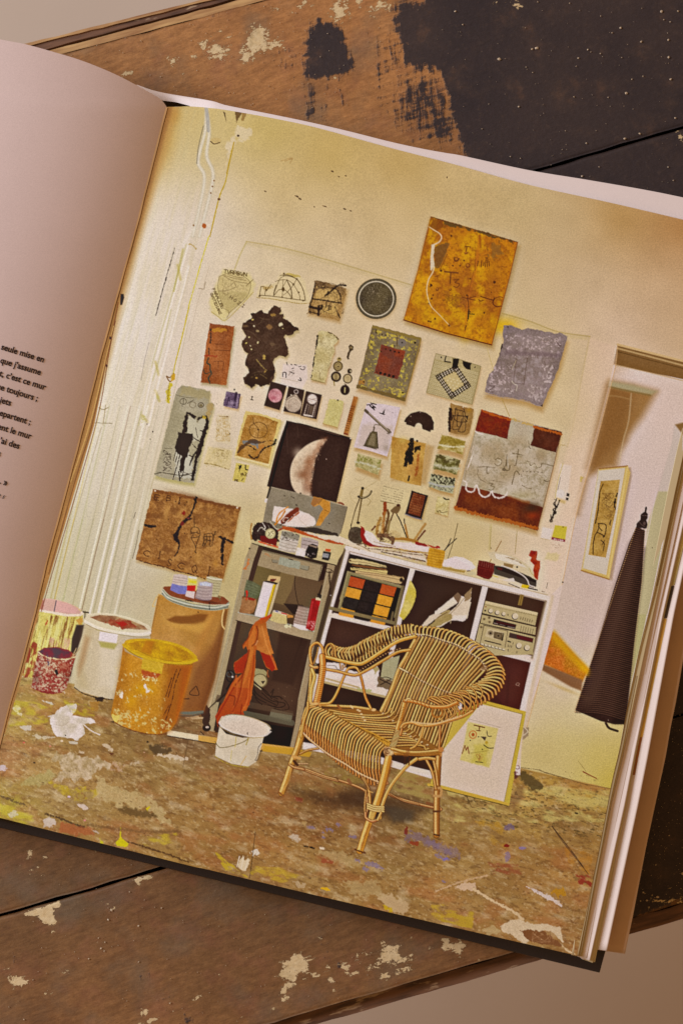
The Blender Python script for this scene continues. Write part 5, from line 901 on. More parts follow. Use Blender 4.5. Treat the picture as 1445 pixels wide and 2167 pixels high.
blk('printed_jar', 'dark glass jar on the trolley'); P('640,740 680,725 730,745 740,780 720,870 670,880 605,850 610,800', (52,38,34), n=8); SP('610,800 720,820 710,870 620,850', 12, 6, (200,190,180), 4); P('650,735 735,755 720,770 650,750', (150,130,110), jag=1); done()
blk('printed_bottle', 'small dark bottle with an orange cap'); P('790,800 870,815 855,880 840,900 775,885', (60,54,50)); P('785,820 850,830 840,870 780,862', (150,146,140), n=30, ns=1.5); P('815,775 868,782 860,808 808,798', (190,96,50)); done()
P('740,660 950,730 920,900 860,900 740,870', (62,42,38), a=.6, soft=2) if False else None
blk('printed_scissors', 'pair of scissors hanging from the trolley corner'); fr('Q'); E(845,1000,42,18,(80,64,48),w=8,rot=15); L('850,1010 860,1090 862,1180', 9, (74,58,46)); L('870,1000 845,1060 862,1180', 8, (84,66,50)); L('862,1180 858,1260', 7, (60,46,38)); E(866,1252,5,5,(220,204,184)); done()
# things on the middle shelf
fr('W')
blk('printed_glass', 'green tinted tumbler at the back of the trolley shelf'); P('445,225 500,240 590,290 600,360 570,400 540,420 420,400 420,330', (110,112,84), n=10, soft=1.2, a=.9)
for i in range(4): L([(440,255+i*28),(500,275+i*28),(560,300+i*28)], 5, (140,144,112), a=.5)
done()
blk('printed_pot', 'brown clay pot with a red spatula'); P('400,395 460,400 540,425 545,470 520,550 480,575 370,560 390,470', (150,108,70), c2=(166,124,84), ts=12, n=12, jag=1); L('445,345 448,380 440,430', 22, (190,60,36), w2=10); L('400,400 460,405 530,425', 8, (120,70,46)); P('455,405 530,420 520,440 460,430', (150,60,44)); done()
blk('printed_carton', 'white and yellow milk carton'); P('675,180 790,195 785,230 760,260 650,240 660,210', (196,170,120)); P('690,215 740,220 730,245 680,235', (110,40,36), jag=2); P('660,235 760,258 755,275 620,245', (60,44,38)); P('615,245 725,270 700,380 640,600 600,610 530,595 525,580 580,380', (212,200,200)); P('715,272 745,278 700,450 650,600 625,615 650,500', (206,176,40)); P('745,275 765,262 785,215 760,320 700,530 660,620 650,600 700,440', (196,178,140)); L('740,278 650,600', 4, (120,90,50), curve=False); done()
blk('printed_box', 'cream cardboard box with red and blue stripe'); P('710,545 850,575 855,680 770,670 680,640', (196,178,124), n=8); P('715,535 760,540 870,578 850,590 710,555', (200,184,160)); L('740,545 760,550', 9, (70,80,130)); L('800,565 850,578', 9, (176,50,44)); P('850,575 915,590 920,610 860,615', (190,140,80)); done()
blk('printed_jar', 'ribbed glass jar of white paint'); P('970,490 1060,500 1090,520 1080,600 1060,745 980,730 915,690 930,620', (160,136,120), n=12); P('925,670 1060,700 1070,745 990,735 920,700', (216,200,190)); L('970,490 1080,510', 12, (110,90,76))
for i in range(5): L([(955-i*7,530+i*30),(1020-i*6,550+i*30),(1080-i*4,555+i*30)], 6, (206,186,170), a=.6)
done()
blk('printed_spray_can', 'red spray can with a white cap'); P('1105,420 1150,415 1195,440 1160,600 1130,740 1110,750 1045,720 1060,640', (178,38,40), c2=(150,40,40), ts=20, n=10); P('1150,405 1200,410 1195,440 1145,430', (206,186,150)); L('1172,375 1195,385 1192,408', 20, (60,48,42)); scr('1070,650 1140,650 1110,740 1050,720', 16, 5, (220,180,170), 4, 24); L('1115,450 1065,700', 12, (206,90,84), a=.6, soft=1.5); done()
P('830,690 890,685 900,720 840,715', (206,200,160), jag=3)
# reel and cables on lower shelf
blk('printed_cable_reel', 'round white cable reel with coiled dark cables'); P('510,1125 620,1140 650,1170 640,1230 500,1200', (160,146,104), jag=1); E(580,1255,78,72,(120,104,72)); E(578,1255,66,62,(176,160,118)); P('590,1260 635,1255 610,1290', (70,54,44)); P('555,1290 600,1330 590,1350 545,1310', (200,182,140)); E(280,1210,42,56,(60,50,46),w=14); E(272,1190,30,26,(96,90,82),w=10); L('260,1150 300,1240 240,1340', 14, (54,44,40)); E(300,1215,10,10,(214,200,180))
for p in ('500,1240 560,1300 640,1360 700,1440','500,1260 600,1340 660,1400 760,1440','505,1380 560,1440 640,1480','520,1340 540,1440 600,1500','690,1380 720,1340 700,1410','710,1415 780,1420 800,1445','500,1300 540,1380 620,1440 740,1500','250,1380 200,1420 150,1470','600,1380 700,1460 820,1480 830,1510 760,1530 660,1500'): L(p, 9, (60,46,38))
fr('X'); L('0,835 60,840 120,890 150,940 140,970 60,975 0,960', 7, (60,44,36)); L('0,870 40,890 30,930 0,940', 7, (60,44,36)); SP('0,600 250,600 200,900 0,900', 12, 5, (190,160,120), 5, a=.5)
fr('V'); L('1090,1140 1000,1220 930,1290 910,1360 920,1430', 10, (70,54,44)); E(925,1445,38,34,(60,44,36)); E(930,1440,16,10,(190,170,150)); P('880,1260 930,1240 960,1300 950,1420 900,1440 880,1350', (80,60,48), jag=3); L('870,1480 900,1510','6' and 6,(60,46,38)); P('740,1355 830,1335 895,1350 890,1370 800,1368', (186,160,120), jag=2)
done()
fr('W'); blk('printed_cloth', 'orange cloths hanging from the trolley shelf'); q='700,565 640,610 590,620 540,650 500,700 470,760 460,820 400,890 410,930 440,900 460,960 400,1010 320,1070 310,1110 330,1180 400,1180 330,1240 290,1290 215,1445 170,1560 260,1600 440,1560 490,1445 505,1340 530,1150 540,940 580,950 640,1120 700,1150 760,1145 740,1080 690,950 650,750 640,660 690,600'
P(q, (178,100,46), jag=1)
fr('V'); P('1030,1440 1000,1340 1060,1230 1120,1150 1160,1080 1320,1090 1310,1240 1250,1260 1260,1330 1160,1320 1100,1330 1040,1370 1020,1420', (170,84,40), jag=1)
fr('W'); P('460,900 470,960 400,1010 320,1075 315,1120 335,1180 400,1175 450,1060', (160,62,30), jag=2); P('580,955 640,985 700,1000 745,1120 700,1155 650,1110 600,1020', (156,56,30), jag=2); P('560,680 640,660 660,780 720,980 640,985 550,940 540,880 560,800', (188,122,62), jag=2, c2=(174,106,50), ts=20); P('470,760 530,700 540,760 520,900 490,1050 460,1200 400,1320 440,1100 460,940', (190,118,56), jag=2, a=.85)
for p, w, c in (('545,700 560,760 540,860 500,900',8,(110,50,26)),('470,940 440,1080 400,1200 330,1300',10,(120,46,26)),('500,1140 430,1260 370,1445',10,(190,104,50)),('520,1000 500,1200 440,1445',12,(150,66,30)),('340,1200 300,1280 240,1400',8,(170,76,36)),('500,720 470,800 400,900',7,(130,60,30)),('660,1150 655,1180 665,1215',9,(190,110,60)),('555,850 535,890',10,(216,160,110)),('590,625 640,610 690,590',18,(196,80,44)),('600,700 650,900 740,1120',6,(214,150,84))): L(p, w, c, a=.85, soft=1.5)
fr('V'); 
for p, w, c in (('1170,1080 1090,1220 1010,1360',10,(140,50,26)),('1190,980 1200,1100 1160,1320',14,(190,104,54)),('1250,960 1220,1150 1160,1300',9,(140,56,26)),('1310,1000 1290,1200 1240,1300',9,(206,120,60)),('1130,1150 1180,1170 1170,1240',7,(110,44,26)),('1240,1240 1230,1330','8' and 8,(130,50,24))): L(p, w, c, a=.85, soft=1.5)
done()
fr('0'); blk('printed_batten', 'pale wooden batten lying on the floor'); P('356,1545 460,1562 460,1574 354,1556', (212,194,160)); P('420,1556 625,1582 635,1590 552,1588 420,1568', (196,156,84)); L('354,1557 460,1575', 1.6, (70,52,38), curve=False); P('560,1578 625,1584 660,1592 655,1602 555,1590', (190,150,60)); done()
# --------------------------------------------------- barrel and jars
fr('V'); blk('printed_barrel', 'tall brown fibre barrel with a metal rim and dented side')
BF = None
P('490,240 520,250 700,330 950,375 1120,375 1060,700 1000,1000 900,1300 780,1340 600,1330 400,1300 420,600', (178,134,68), c2=(190,146,80), ts=50, n=8)
P('1080,380 1120,380 1060,720 1000,1020 905,1300 800,1335 700,1335 860,1280 940,1000 1010,700 1060,480', (112,72,44), soft=10, a=.8); P('800,900 960,700 1040,600 1000,900 900,1300 700,1330 680,1300 760,1050', (124,76,46), soft=16, a=.7)
P('850,360 1060,400 1020,600 900,800 820,900 840,640 800,520', (162,114,56), soft=12, a=.5); P('430,620 480,420 520,600 560,640', (180,136,70), soft=10, a=.6)
P('560,475 640,440 760,440 860,420 940,425 900,500 800,515 680,515 600,500', (140,94,46), soft=3); P('540,480 600,500 700,520 820,515 920,490 980,440 930,540 860,600 760,570 620,540', (196,152,78), soft=7, a=.9); L('520,420 560,475 640,510 780,520', 5, (200,160,90), a=.7, soft=1.5); L('960,430 900,620 830,760', 40, (196,140,70), a=.4, soft=7)
L('420,620 470,400 495,250', 8, (150,110,60), a=.6); 
E(820,285,305,92,(150,150,130),rot=12) if False else None
P('525,215 560,280 680,330 820,360 950,380 1060,385 1125,350 1128,310 1000,350 800,330 640,280 530,200', (150,146,122), n=6)
L('525,215 580,275 720,325 860,352 1000,365 1125,335', 10, (200,194,170)); L('525,235 580,292 720,345 860,370 1010,383 1115,360', 8, (96,100,92)); L('530,250 600,305 740,355 880,380 1000,388 1110,368', 8, (170,164,136)); 
P('530,190 545,175 610,172 900,215 1080,270 1125,310 1090,340 950,340 760,305 600,265', (140,86,56), n=6); P('850,250 950,300 1060,330 960,330 850,300', (110,66,46), a=.8); L('950,320 950,380', 7, (50,42,38)); L('530,195 600,262 760,305 950,340 1090,338', 7, (190,180,150)); L('740,298 800,308', 8, (70,60,50), jag=2); L('500,245 470,280 440,350 460,355','9' and 9,(206,176,116)); E(1040,270,16,9,(150,130,90)); L('1030,260 1050,300','7' and 7,(130,110,76))
L('1080,385 1065,450 1065,520 1085,555', 14, (206,176,120)); L('1118,385 1105,480 1090,560', 5, (180,150,100))
P('665,1300 780,1300 900,1290 895,1310 800,1330 660,1325', (120,116,98)); L('660,1335 800,1338 895,1312', 8, (96,92,80))
L('830,1070 770,1140 855,1150 835,1075', 6, (70,48,36)); L('720,1185 765,1185', 10, (90,60,42)); E(850,405,5,5,(70,44,30))
done()
fr('O')
blk('printed_jar', 'ribbed jar of violet blue paint on the barrel'); P('425,1040 500,1035 590,1060 575,1140 550,1240 470,1235 390,1195 405,1130', (196,178,166), n=8, a=.92); P('405,1130 480,1150 565,1160 545,1240 470,1235 390,1198', (130,126,170), n=8)
for i in range(3): L([(425-i*6,1062+i*24),(500-i*6,1075+i*24),(585-i*6,1090+i*22)], 6, (160,140,124), a=.8); 
done()
blk('printed_jar', 'jar with red and yellow paint between the others'); P('570,1055 665,1070 660,1120 655,1200 630,1215 560,1180', (206,190,120)); P('580,1095 660,1105 655,1135 575,1120', (206,190,70)); P('560,1150 650,1150 640,1210 560,1205', (186,40,34)); P('555,1205 640,1215 630,1285 540,1260', (206,186,176)); P('575,1055 660,1068 655,1085 575,1075', (206,204,206), n=16); done()
blk('printed_jar', 'pale ribbed jar at the back right of the barrel top'); P('760,1065 800,1055 920,1085 895,1200 870,1270 800,1265 760,1200', (184,172,134), n=8)
for i in range(6): L([(765,1080+i*28),(830,1100+i*27),(910-i*6,1108+i*26)], 5, (140,126,94), a=.8)
L('765,1068 830,1085 915,1092', 10, (210,200,176)); done()
blk('printed_jar', 'clear ribbed jar with mauve water, front of the barrel top'); P('680,1115 750,1108 825,1130 810,1290 780,1305 700,1300 640,1280 660,1200', (176,158,150), n=10, a=.95)
for i in range(4): L([(668-i*4,1165+i*32),(740-i*3,1180+i*32),(812-i*2,1175+i*32)], 6, (146,126,120), a=.8)
P('690,1125 750,1115 810,1135 800,1160 690,1150', (190,188,200), n=24, ns=1.4); L('650,1275 720,1298 790,1300', 8, (130,110,110)); done()
# --------------------------------------------------- buckets
fr('U'); blk('printed_bucket', 'tall yellow paint streaked bucket cut by the gutter')
P('100,280 345,290 370,285 450,290 600,320 700,360 740,400 750,450 745,520 690,520 660,640 600,900 560,1000 300,1000 170,970 40,960', (190,172,90), c2=(200,186,110), ts=26, n=16)
P('340,290 450,285 600,320 690,360 735,400 720,440 600,435 450,410 320,385', (196,160,140), jag=1); P('330,295 400,300 390,385 320,380', (170,110,90), a=.8, jag=2); P('510,300 640,340 700,390 680,415 500,400', (206,164,150), a=.8); L('510,300 490,400', 8, (90,84,90)); L('320,385 450,405 600,432 720,430 745,410', 22, (214,196,170), jag=1); L('345,290 450,288 600,320 735,385', 6, (206,170,150))
NZ('310,430 740,450 640,900 200,960', (130,84,40), s=3.4, asp=9, ang=-1.36, thr=.57, hard=8, a=.8, seed=4); NZ('310,430 740,450 640,900 200,960', (206,196,130), s=4, asp=8, ang=-1.36, thr=.56, hard=6, a=.8, seed=9); NZ('240,650 380,700 320,1000 160,980', (146,66,40), s=5, asp=3, ang=-1.36, thr=.46, hard=6, a=.85, seed=3); L('430,480 415,520', 12, (176,90,50), jag=2); P('690,480 750,450 750,490 720,520', (190,150,80), jag=3); NZ('440,640 640,640 620,760 440,740', (196,160,130), s=4, asp=6, ang=-1.3, thr=.48, hard=6, a=.7, seed=2)
P('690,520 760,520 740,620 680,800 640,980 600,1000 640,760 650,640', (80,64,52), soft=1.5); L('750,405 800,410', 10, (90,76,50), jag=2); L('770,400 765,460','10' and 9,(110,96,60))
done()
blk('printed_bucket', 'small red and white spattered pail in front of the yellow bucket')
P('345,760 400,725 520,720 620,745 680,790 680,820 650,920 600,1090 560,1130 480,1145 380,1130 285,1085 310,960', (150,80,60), c2=(140,60,50), ts=20, n=16, jag=1)
NZ('330,850 660,880 590,1140 280,1090', (200,182,150), s=3, thr=.50, hard=5, a=.8, seed=3); G(330,1000,40,100,(90,50,40),.4,rot=8); G(610,980,40,90,(90,50,40),.35,rot=8); NZ('350,790 660,830 640,900 340,860', (200,180,150), s=3, thr=.56, hard=9, a=.8, seed=4); NZ('330,900 640,900 590,1140 280,1100', (150,60,50), s=4, thr=.6, hard=9, a=.8, seed=8)
P('350,760 420,725 540,725 640,765 630,810 540,820 450,815 380,790', (96,74,76), jag=2, c2=(130,60,66), ts=12); L('345,765 400,800 500,825 600,830 685,805', 10, (200,180,140), jag=1.5); P('490,930 515,920 530,960 515,975', (50,40,36), jag=2); P('540,850 650,860 620,960 520,940', (150,60,40), a=.5, jag=8); L('720,725 690,770 640,820', 9, (176,150,110)); L('690,730 660,790', 7, (190,164,120)); L('430,800 440,880', 10, (110,90,96), jag=2)
done()
blk('printed_bucket', 'large white lidded bucket with a rust stained lid')
P('768,500 900,560 1100,620 1340,620 1300,700 1200,1150 1100,1190 1000,1188 860,1160 700,1110 672,1080 690,960 740,700', (196,180,148), n=6)
P('1180,640 1340,625 1200,1150 1100,1188 1040,1188', (160,140,104), soft=12, a=.6)
P('768,520 840,560 790,700 760,900 800,1100 700,1110 672,1080 690,950 740,700', (184,166,126), soft=10, a=.7); P('900,700 1060,720 1040,1100 880,1080', (210,196,170), soft=12, a=.7); P('770,620 810,640 760,860 710,980 700,900', (160,120,80), soft=7, a=.5)
P('890,670 1060,690 1030,740 910,720', (170,160,90), soft=3, a=.8)
P('760,470 790,425 900,412 1040,425 1200,465 1340,525 1365,560 1355,600 1340,622 1240,625 1050,600 880,560 780,510', (206,192,160)); P('810,450 900,430 1040,440 1180,480 1300,530 1330,565 1200,560 1050,530 900,490', (180,150,110), c2=(150,110,80), ts=16, n=12); P('940,490 1080,470 1200,500 1230,540 1100,555 1000,520', (150,80,56), jag=5, c2=(170,110,80), ts=8); P('1040,495 1110,490 1160,520 1100,535', (170,60,46), jag=3); L('770,490 880,545 1050,585 1240,605 1350,590', 26, (218,204,180)); L('790,430 900,416 1040,428 1200,468 1340,530', 8, (214,200,170)); L('780,515 880,562 1050,602 1240,628 1345,620', 5, (150,130,84), a=.8)
P('900,580 1065,605 1050,685 890,660', (216,204,196)); L('672,1085 760,1140 900,1180 1010,1192', 7, (66,50,40), jag=1); P('830,1165 940,1180 930,1210 860,1200', (60,46,40), jag=5, a=.8); P('860,560 900,575 880,570', (160,150,80))
done()
fr('V'); blk('printed_bucket', 'large ochre yellow open bucket splashed with white')
P('175,700 190,760 350,830 560,870 780,880 800,870 770,1000 700,1250 650,1400 600,1470 500,1505 400,1500 250,1465 100,1400 65,1320 100,1150 150,900', (182,130,48), c2=(194,142,50), ts=40, n=14)
P('600,870 800,870 760,1050 680,1340 600,1470 500,1500 560,1200', (176,104,36), soft=8, a=.55); G(370,1100,90,50,(206,160,20),.8); G(250,1200,60,80,(206,156,30),.7); G(330,1320,80,60,(200,144,30),.5); G(200,900,60,80,(200,140,40),.5); P('700,900 780,900 700,1240 650,1400', (190,90,30), soft=8, a=.5)
P('175,700 230,760 170,1100 130,1400 65,1330 100,1150', (150,100,36), soft=9, a=.35); P('560,880 800,870 700,1250 640,1410 560,1490 500,1500', (140,84,34), soft=14, a=.45)
P('180,690 200,660 300,645 450,650 620,680 760,740 835,800 838,840 780,875 620,870 450,840 250,770 180,720', (190,150,30), c2=(206,170,40), ts=16, n=10); P('210,690 300,665 450,665 620,700 750,760 810,815 700,850 560,840 400,790 260,740', (196,156,20), c2=(176,130,30), ts=18, n=14); P('380,660 450,670 420,790 330,760', (180,120,30), soft=4, a=.7)
L('178,700 250,765 400,825 560,858 720,868 835,835', 24, (200,166,44)); L('185,690 210,660 300,648 450,652 620,682 760,742 836,810', 9, (196,160,40)); L('190,728 300,800 450,850 620,875 800,875', 5, (140,96,30), a=.8); L('280,735 420,800 560,840 700,850', 4, (150,104,30), a=.7)
P('350,820 540,870 520,960 335,915', (198,164,56), n=14, jag=1); P('345,925 510,965 470,1000 350,1000', (176,96,44), jag=3); NZ('340,970 490,985 480,1030 340,1020', (216,200,140), s=3, thr=.5, hard=9, a=.9)
NZ('90,880 500,960 640,1470 70,1400', (206,188,136), s=5, asp=1.6, ang=1.3, thr=.70, hard=10, a=.8, seed=4); NZ('80,1260 220,1280 640,1400 600,1500 400,1500 90,1410', (204,184,120), s=6, thr=.60, hard=8, a=.85, seed=6); P('165,1100 175,1140 165,1180 135,1175', (214,200,170), jag=3); P('370,1040 390,1080 410,1110 385,1130 365,1080', (216,206,190), jag=4); P('80,1330 140,1340 130,1400 90,1390', (206,184,100), jag=5)
for p in ('655,920 620,1030 580,1170','690,920 640,1060 620,1180 560,1370','610,1000 560,1160','590,1240 540,1330'): L(p, 6, (96,56,30), jag=1)
L('90,1390 200,1450 400,1502 560,1500', 6, (120,70,36), jag=1); P('55,1390 95,1385 90,1400', (80,50,36)); 
done()
blk('printed_bucket', 'small white lidded bucket with wire handle, nearest the chair')
P('1040,1430 1100,1500 1250,1535 1440,1520 1445,1500 1420,1600 1370,1750 1300,1795 1150,1770 1000,1700 1010,1600', (206,192,166), n=6)
P('1034,1390 1060,1345 1150,1327 1250,1335 1380,1370 1460,1410 1500,1450 1490,1480 1440,1525 1300,1530 1150,1490 1050,1440', (208,192,172), n=8); L('1036,1400 1060,1430 1150,1480 1300,1520 1440,1518 1500,1480', 12, (216,202,184)); L('1040,1385 1100,1335 1200,1330 1330,1355 1470,1415 1505,1460','6' and 6,(180,160,120)); L('1045,1440 1150,1498 1300,1535 1440,1530', 5, (170,146,90), a=.9)
L('1000,1570 1040,1620 1100,1620 1180,1600 1260,1570 1300,1540', 6, (120,104,60)); L('1300,1540 1280,1600','8' and 8,(170,150,60)); L('1190,1530 1180,1620','6' and 6,(190,170,90)); P('1415,1580 1395,1680 1360,1740 1375,1740 1420,1650', (50,40,34)) if False else L('1418,1585 1390,1620 1380,1700 1358,1740 1385,1735 1420,1640', 4, (60,48,38), curve=False); L('1150,1650 1140,1740','6' and 5,(196,180,110)); L('1280,1700 1230,1780', 7, (200,170,110)); L('1292,1490 1292,1505','6' and 6,(50,40,34)); L('1000,1700 1080,1755 1200,1790 1300,1797', 6, (176,156,70), jag=1); P('1310,1640 1400,1640 1370,1750 1300,1790', (190,172,140), soft=8, a=.5)
done()
# framed print on the floor
fr('a'); blk('printed_framed_print', 'yellow framed print of ochre signs standing on the floor')
P('600,210 1015,320 1020,340 960,660 900,960 850,1275 830,1278 500,1195 45,1070 100,860 300,330', (196,172,84)); P('560,240 985,345 920,640 860,960 800,1235 480,1150 150,1065 170,720', (212,194,172), n=4)
L('600,215 1012,325', 22, (196,168,74), curve=False); L('1005,330 950,640 890,960 838,1262', 28, (196,174,80), curve=False); L('30,1062 480,1170 838,1262', 26, (200,168,80), curve=False); L('50,1078 480,1190 832,1278', 5, (50,40,32), curve=False); L('985,345 800,1235','5' and 4,(140,120,60), curve=False); L('590,232 985,345', 4, (130,104,50), curve=False)
P('430,420 740,490 700,680 650,890 350,810 400,600', (206,190,124), n=6, soft=1.4); L('420,388 600,435 765,480', 4, (170,154,130)); P('500,660 640,640 620,860 470,840', (190,176,80), a=.6, soft=5, jag=4)
L('495,455 600,480', 11, (120,70,44), curve=False); L('550,475 545,510', 10, (120,70,44)); L('520,508 560,514', 8, (120,70,44)); E(482,552,36,38,(190,116,60),w=8); E(484,552,16,18,(176,104,54)); L('625,515 628,550 640,568 672,568', 7, (80,66,58)); P('560,570 620,575 604,615', (96,80,66)); L('372,745 400,662 412,712 430,675 442,745', 8, (130,62,50), curve=False); L('592,657 640,688 692,688', 8, (74,60,50)); L('450,742 640,715', 4, (150,130,66)); E(620,632,16,16,(186,160,66)); E(455,612,6,6,(60,50,44)); E(540,573,6,6,(60,50,44)); E(578,702,6,6,(50,42,36)); L('510,828 580,836', 6, (60,50,44)); L('515,760 540,800 560,770 540,820','4' and 4,(150,96,60)); L('545,745 555,800 570,790',4,(150,96,60)); scr('510,745 590,760 570,820 510,810', 6, 3, (170,110,60), 2, 24)
P('990,480 1050,480 1045,560 1010,600 985,610 1000,540', (160,140,110), jag=2, a=.9); L('1010,480 1040,520 1000,560','8' and 8,(214,200,170)); L('930,870 950,870 950,900 920,900','6' and 6,(110,70,66)); P('905,930 930,940 930,1000 900,1010', (110,70,60), jag=4, a=.8)
L('985,620 950,860', 14, (206,186,140), a=.7, soft=3)
done()
# --------------------------------------------------- wicker armchair
fr('0'); blk('printed_armchair', 'wicker armchair of bent cane in the middle of the studio floor')
CB = (192,148,80); CDk = (92,56,28); CH = (230,202,138); CS = (158,98,42)
def cane(p, w, c=CB, d=CDk, h=CH, ha=.7, curve=True, o=1.6):
    L(p, w+o*cv.fr[2]/1.0*0.9, d, curve=curve, a=.85); L(p, w, c, curve=curve)
    q = pts(p); k = cv.fr; cv.fr = (0, 0, 1.0)
    L([(x-w/k[2]*.16, y-w/k[2]*.2) for x, y in q], w/k[2]*.38, h, a=ha, curve=curve, soft=.8); cv.fr = k
def lerp(A, B, t): return (A[0]+(B[0]-A[0])*t, A[1]+(B[1]-A[1])*t)
def along(pl, t):
    pl = np.array([tuple(float(v) for v in q.split(',')) for q in pl.split()]); pl = crv(pl, 12)
    s = np.r_[0, np.cumsum(np.hypot(*np.diff(pl, axis=0).T))]; t = t*s[-1]
    return (float(np.interp(t, s, pl[:, 0])), float(np.interp(t, s, pl[:, 1])))
P('655,1500 680,1492 800,1510 850,1530 900,1560 940,1590 830,1600 815,1585', (120,84,44), a=.55, soft=3)
# rear legs, stretchers and braces
fr('Z'); cane('930,500 1040,545 1200,590 1340,622', 18, (158,104,62)); cane('1340,612 1352,625 1330,632', 10, (158,104,62)); cane('960,505 1060,560 1180,590', 9, (140,92,56)); L('1240,575 1290,590', 22, (140,96,60)); 
cane('1330,190 1318,400 1312,640 1312,820', 44, (170,118,60)); L('1345,200 1335,500 1330,820', 9, (116,72,38), a=.7, soft=1.5); L('1290,640 1335,640', 16, (110,74,48)); L('1295,460 1345,465 1340,520 1295,520', 20, (190,150,96)); L('1292,815 1335,825', 10, (90,60,40))
cane('1235,245 1280,340 1308,470', 20, (170,118,60)); cane('1290,250 1310,340 1322,440', 20, (176,124,64)); cane('1180,240 1240,232 1300,240', 22, (186,136,70))
cane('190,290 300,315 450,370 560,400 640,425 740,465 775,500 785,600 780,680', 17, (158,104,62)); cane('300,325 450,380 560,410', 10, (150,98,58)); L('640,400 655,425','30' and 26,(146,104,66)); L('540,380 560,395','12' and 10,(120,84,50)); cane('240,275 330,275', 8, (190,150,110)); cane('200,290 185,285 200,275', 10,(180,130,84))
cane('270,200 330,172 410,158', 15, (166,116,60))
# seat slats and back
fr('X'); P('480,960 1000,960 1130,1010 1240,1090 1260,1200 1180,1330 900,1200 700,1060', (150,104,50), soft=2)
fr('Y'); P('0,1010 40,1000 240,1000 330,1120 500,1100 640,1140 640,1390 380,1400 150,1370 0,1290', (150,106,52), soft=2)
fr('Y')
P('385,225 500,225 650,275 800,325 950,415 1080,500 1060,600 850,800 660,1380 440,1240 260,1070 40,985 220,545', (112,80,46), a=.72, soft=2)
for i in range(26):
    t = i/25.
    a_ = along('400,215 500,215 650,262 800,312 950,402 1050,472 1105,545', t); a_ = (a_[0]-6, a_[1]+8)
    b_ = along('40,990 180,1010 260,1080 340,1160 440,1240 560,1320 660,1390', t)
    m_ = along('215,545 300,590 400,650 500,705 600,752 720,800 850,860', t)
    if i % 8 == 5: P([a_, (a_[0]+30, a_[1]+20), (m_[0]+30, m_[1]+10), m_], (190,156,90), soft=2, a=.5)
for i in range(23):
    t = i/22.
    a_ = along('392,215 500,215 650,262 800,312 950,402 1050,472 1100,545', t); a_ = (a_[0]-4, a_[1]+8)
    b_ = along('30,990 150,1010 230,1080 330,1170 440,1250 560,1320 650,1380', t)
    m_ = along('218,555 300,590 400,655 500,705 600,752 720,800 840,860', t)
    c_ = [(180,136,70),(194,154,86),(204,170,100),(168,120,60)][(i*7) % 4]
    L([(a_[0]+7,a_[1]+2), (m_[0]+7,m_[1]), (b_[0]+7,b_[1])], 12, (78,52,36), a=.8)
    cane([a_, m_, b_], 17 if i else 26, c_)
    if i: E(m_[0], m_[1], 12, 9, (206,172,124)); E(m_[0]+4, m_[1]+10, 6, 6, (90,60,40)); 
    if i: E(a_[0], a_[1]-4, 9, 8, (206,176,130)); E(a_[0]+5, a_[1]+6, 5, 5, (96,64,40))
P('480,400 540,410 520,480 500,600 430,640 420,560 470,470', (206,190,160), a=.2, soft=5); P('440,640 500,600 470,760 380,800 400,720', (196,190,170), a=.14, soft=5)
cane('372,265 290,420 210,560 130,780 30,985', 32, (192,150,84)); L('300,420 360,300','3' and 4,(110,76,40)); cane('215,545 300,590', 16, (214,184,140)); 
# seat curves: slats bending forward from the back
fr('X')
for i in range(13):
    t = i/12.
    s0 = (560+i*48, 975+i*31); s1 = (760+i*52, 1010+i*27); s2 = (980+i*45, 1030+i*26); s3 = (1130+i*34, 1015+i*30); s4 = (1190+i*32, 960+i*34)
    L([(x,y+9) for x,y in (s0,s1,s2,s3,s4)], 13, (90,58,34), a=.8)
    cane([s0, s1, s2, s3, s4], 14, [(186,140,66),(198,156,84),(174,122,58)][i % 3])
for i in range(10):
    p_ = along('1110,1010 1200,1070 1250,1160 1420,1260 1560,1330', i/9.); E(p_[0], p_[1], 12, 8, (210,178,130)); E(p_[0]+6,p_[1]+8,5,5,(90,60,40))
for i in range(4): p_ = (870+i*18, 985+i*32); E(*p_, 14, 8, (214,184,136))
cane('380,905 500,925 650,935 820,945 990,970', 24, (188,142,74)); L('650,930 680,965','26' and 24,(150,100,56)); L('780,935 800,955','20' and 18,(210,176,126)); E(1010,975,26,16,(206,170,116),jag=2); E(850,975,14,10,(206,176,130),jag=2)
# front roll base band
P('470,950 560,985 700,1060 860,1140 1020,1210 1170,1290 1220,1340 1180,1390 1100,1370 980,1300 820,1220 680,1120 560,1040', (192,146,62), n=10, jag=.5); L('500,960 660,1050 820,1135 1000,1225 1170,1310', 4, (110,72,36), jag=1.5); L('540,985 700,1075 900,1180 1100,1280','4' and 4,(120,80,40), jag=1.5)
# left front leg and post
cane('378,560 350,900 290,1100 235,1300 215,1400', 26, (190,146,74)); 
fr('Z'); cane('285,40 250,160 210,260 165,400 128,500', 44, (184,136,66)); L('305,70 265,180 215,320 160,490', 10, (130,84,40), a=.7, soft=1.5); L('220,220 270,235', 22, (200,156,92)); L('225,255 250,285','16' and 20,(96,64,40)); L('105,490 145,520', 14, (150,100,56), jag=1.5); L('200,300 190,400 140,480', 8, (206,170,110), a=.6, soft=1.5)
cane('195,285 230,305 300,320', 17, (162,108,66))
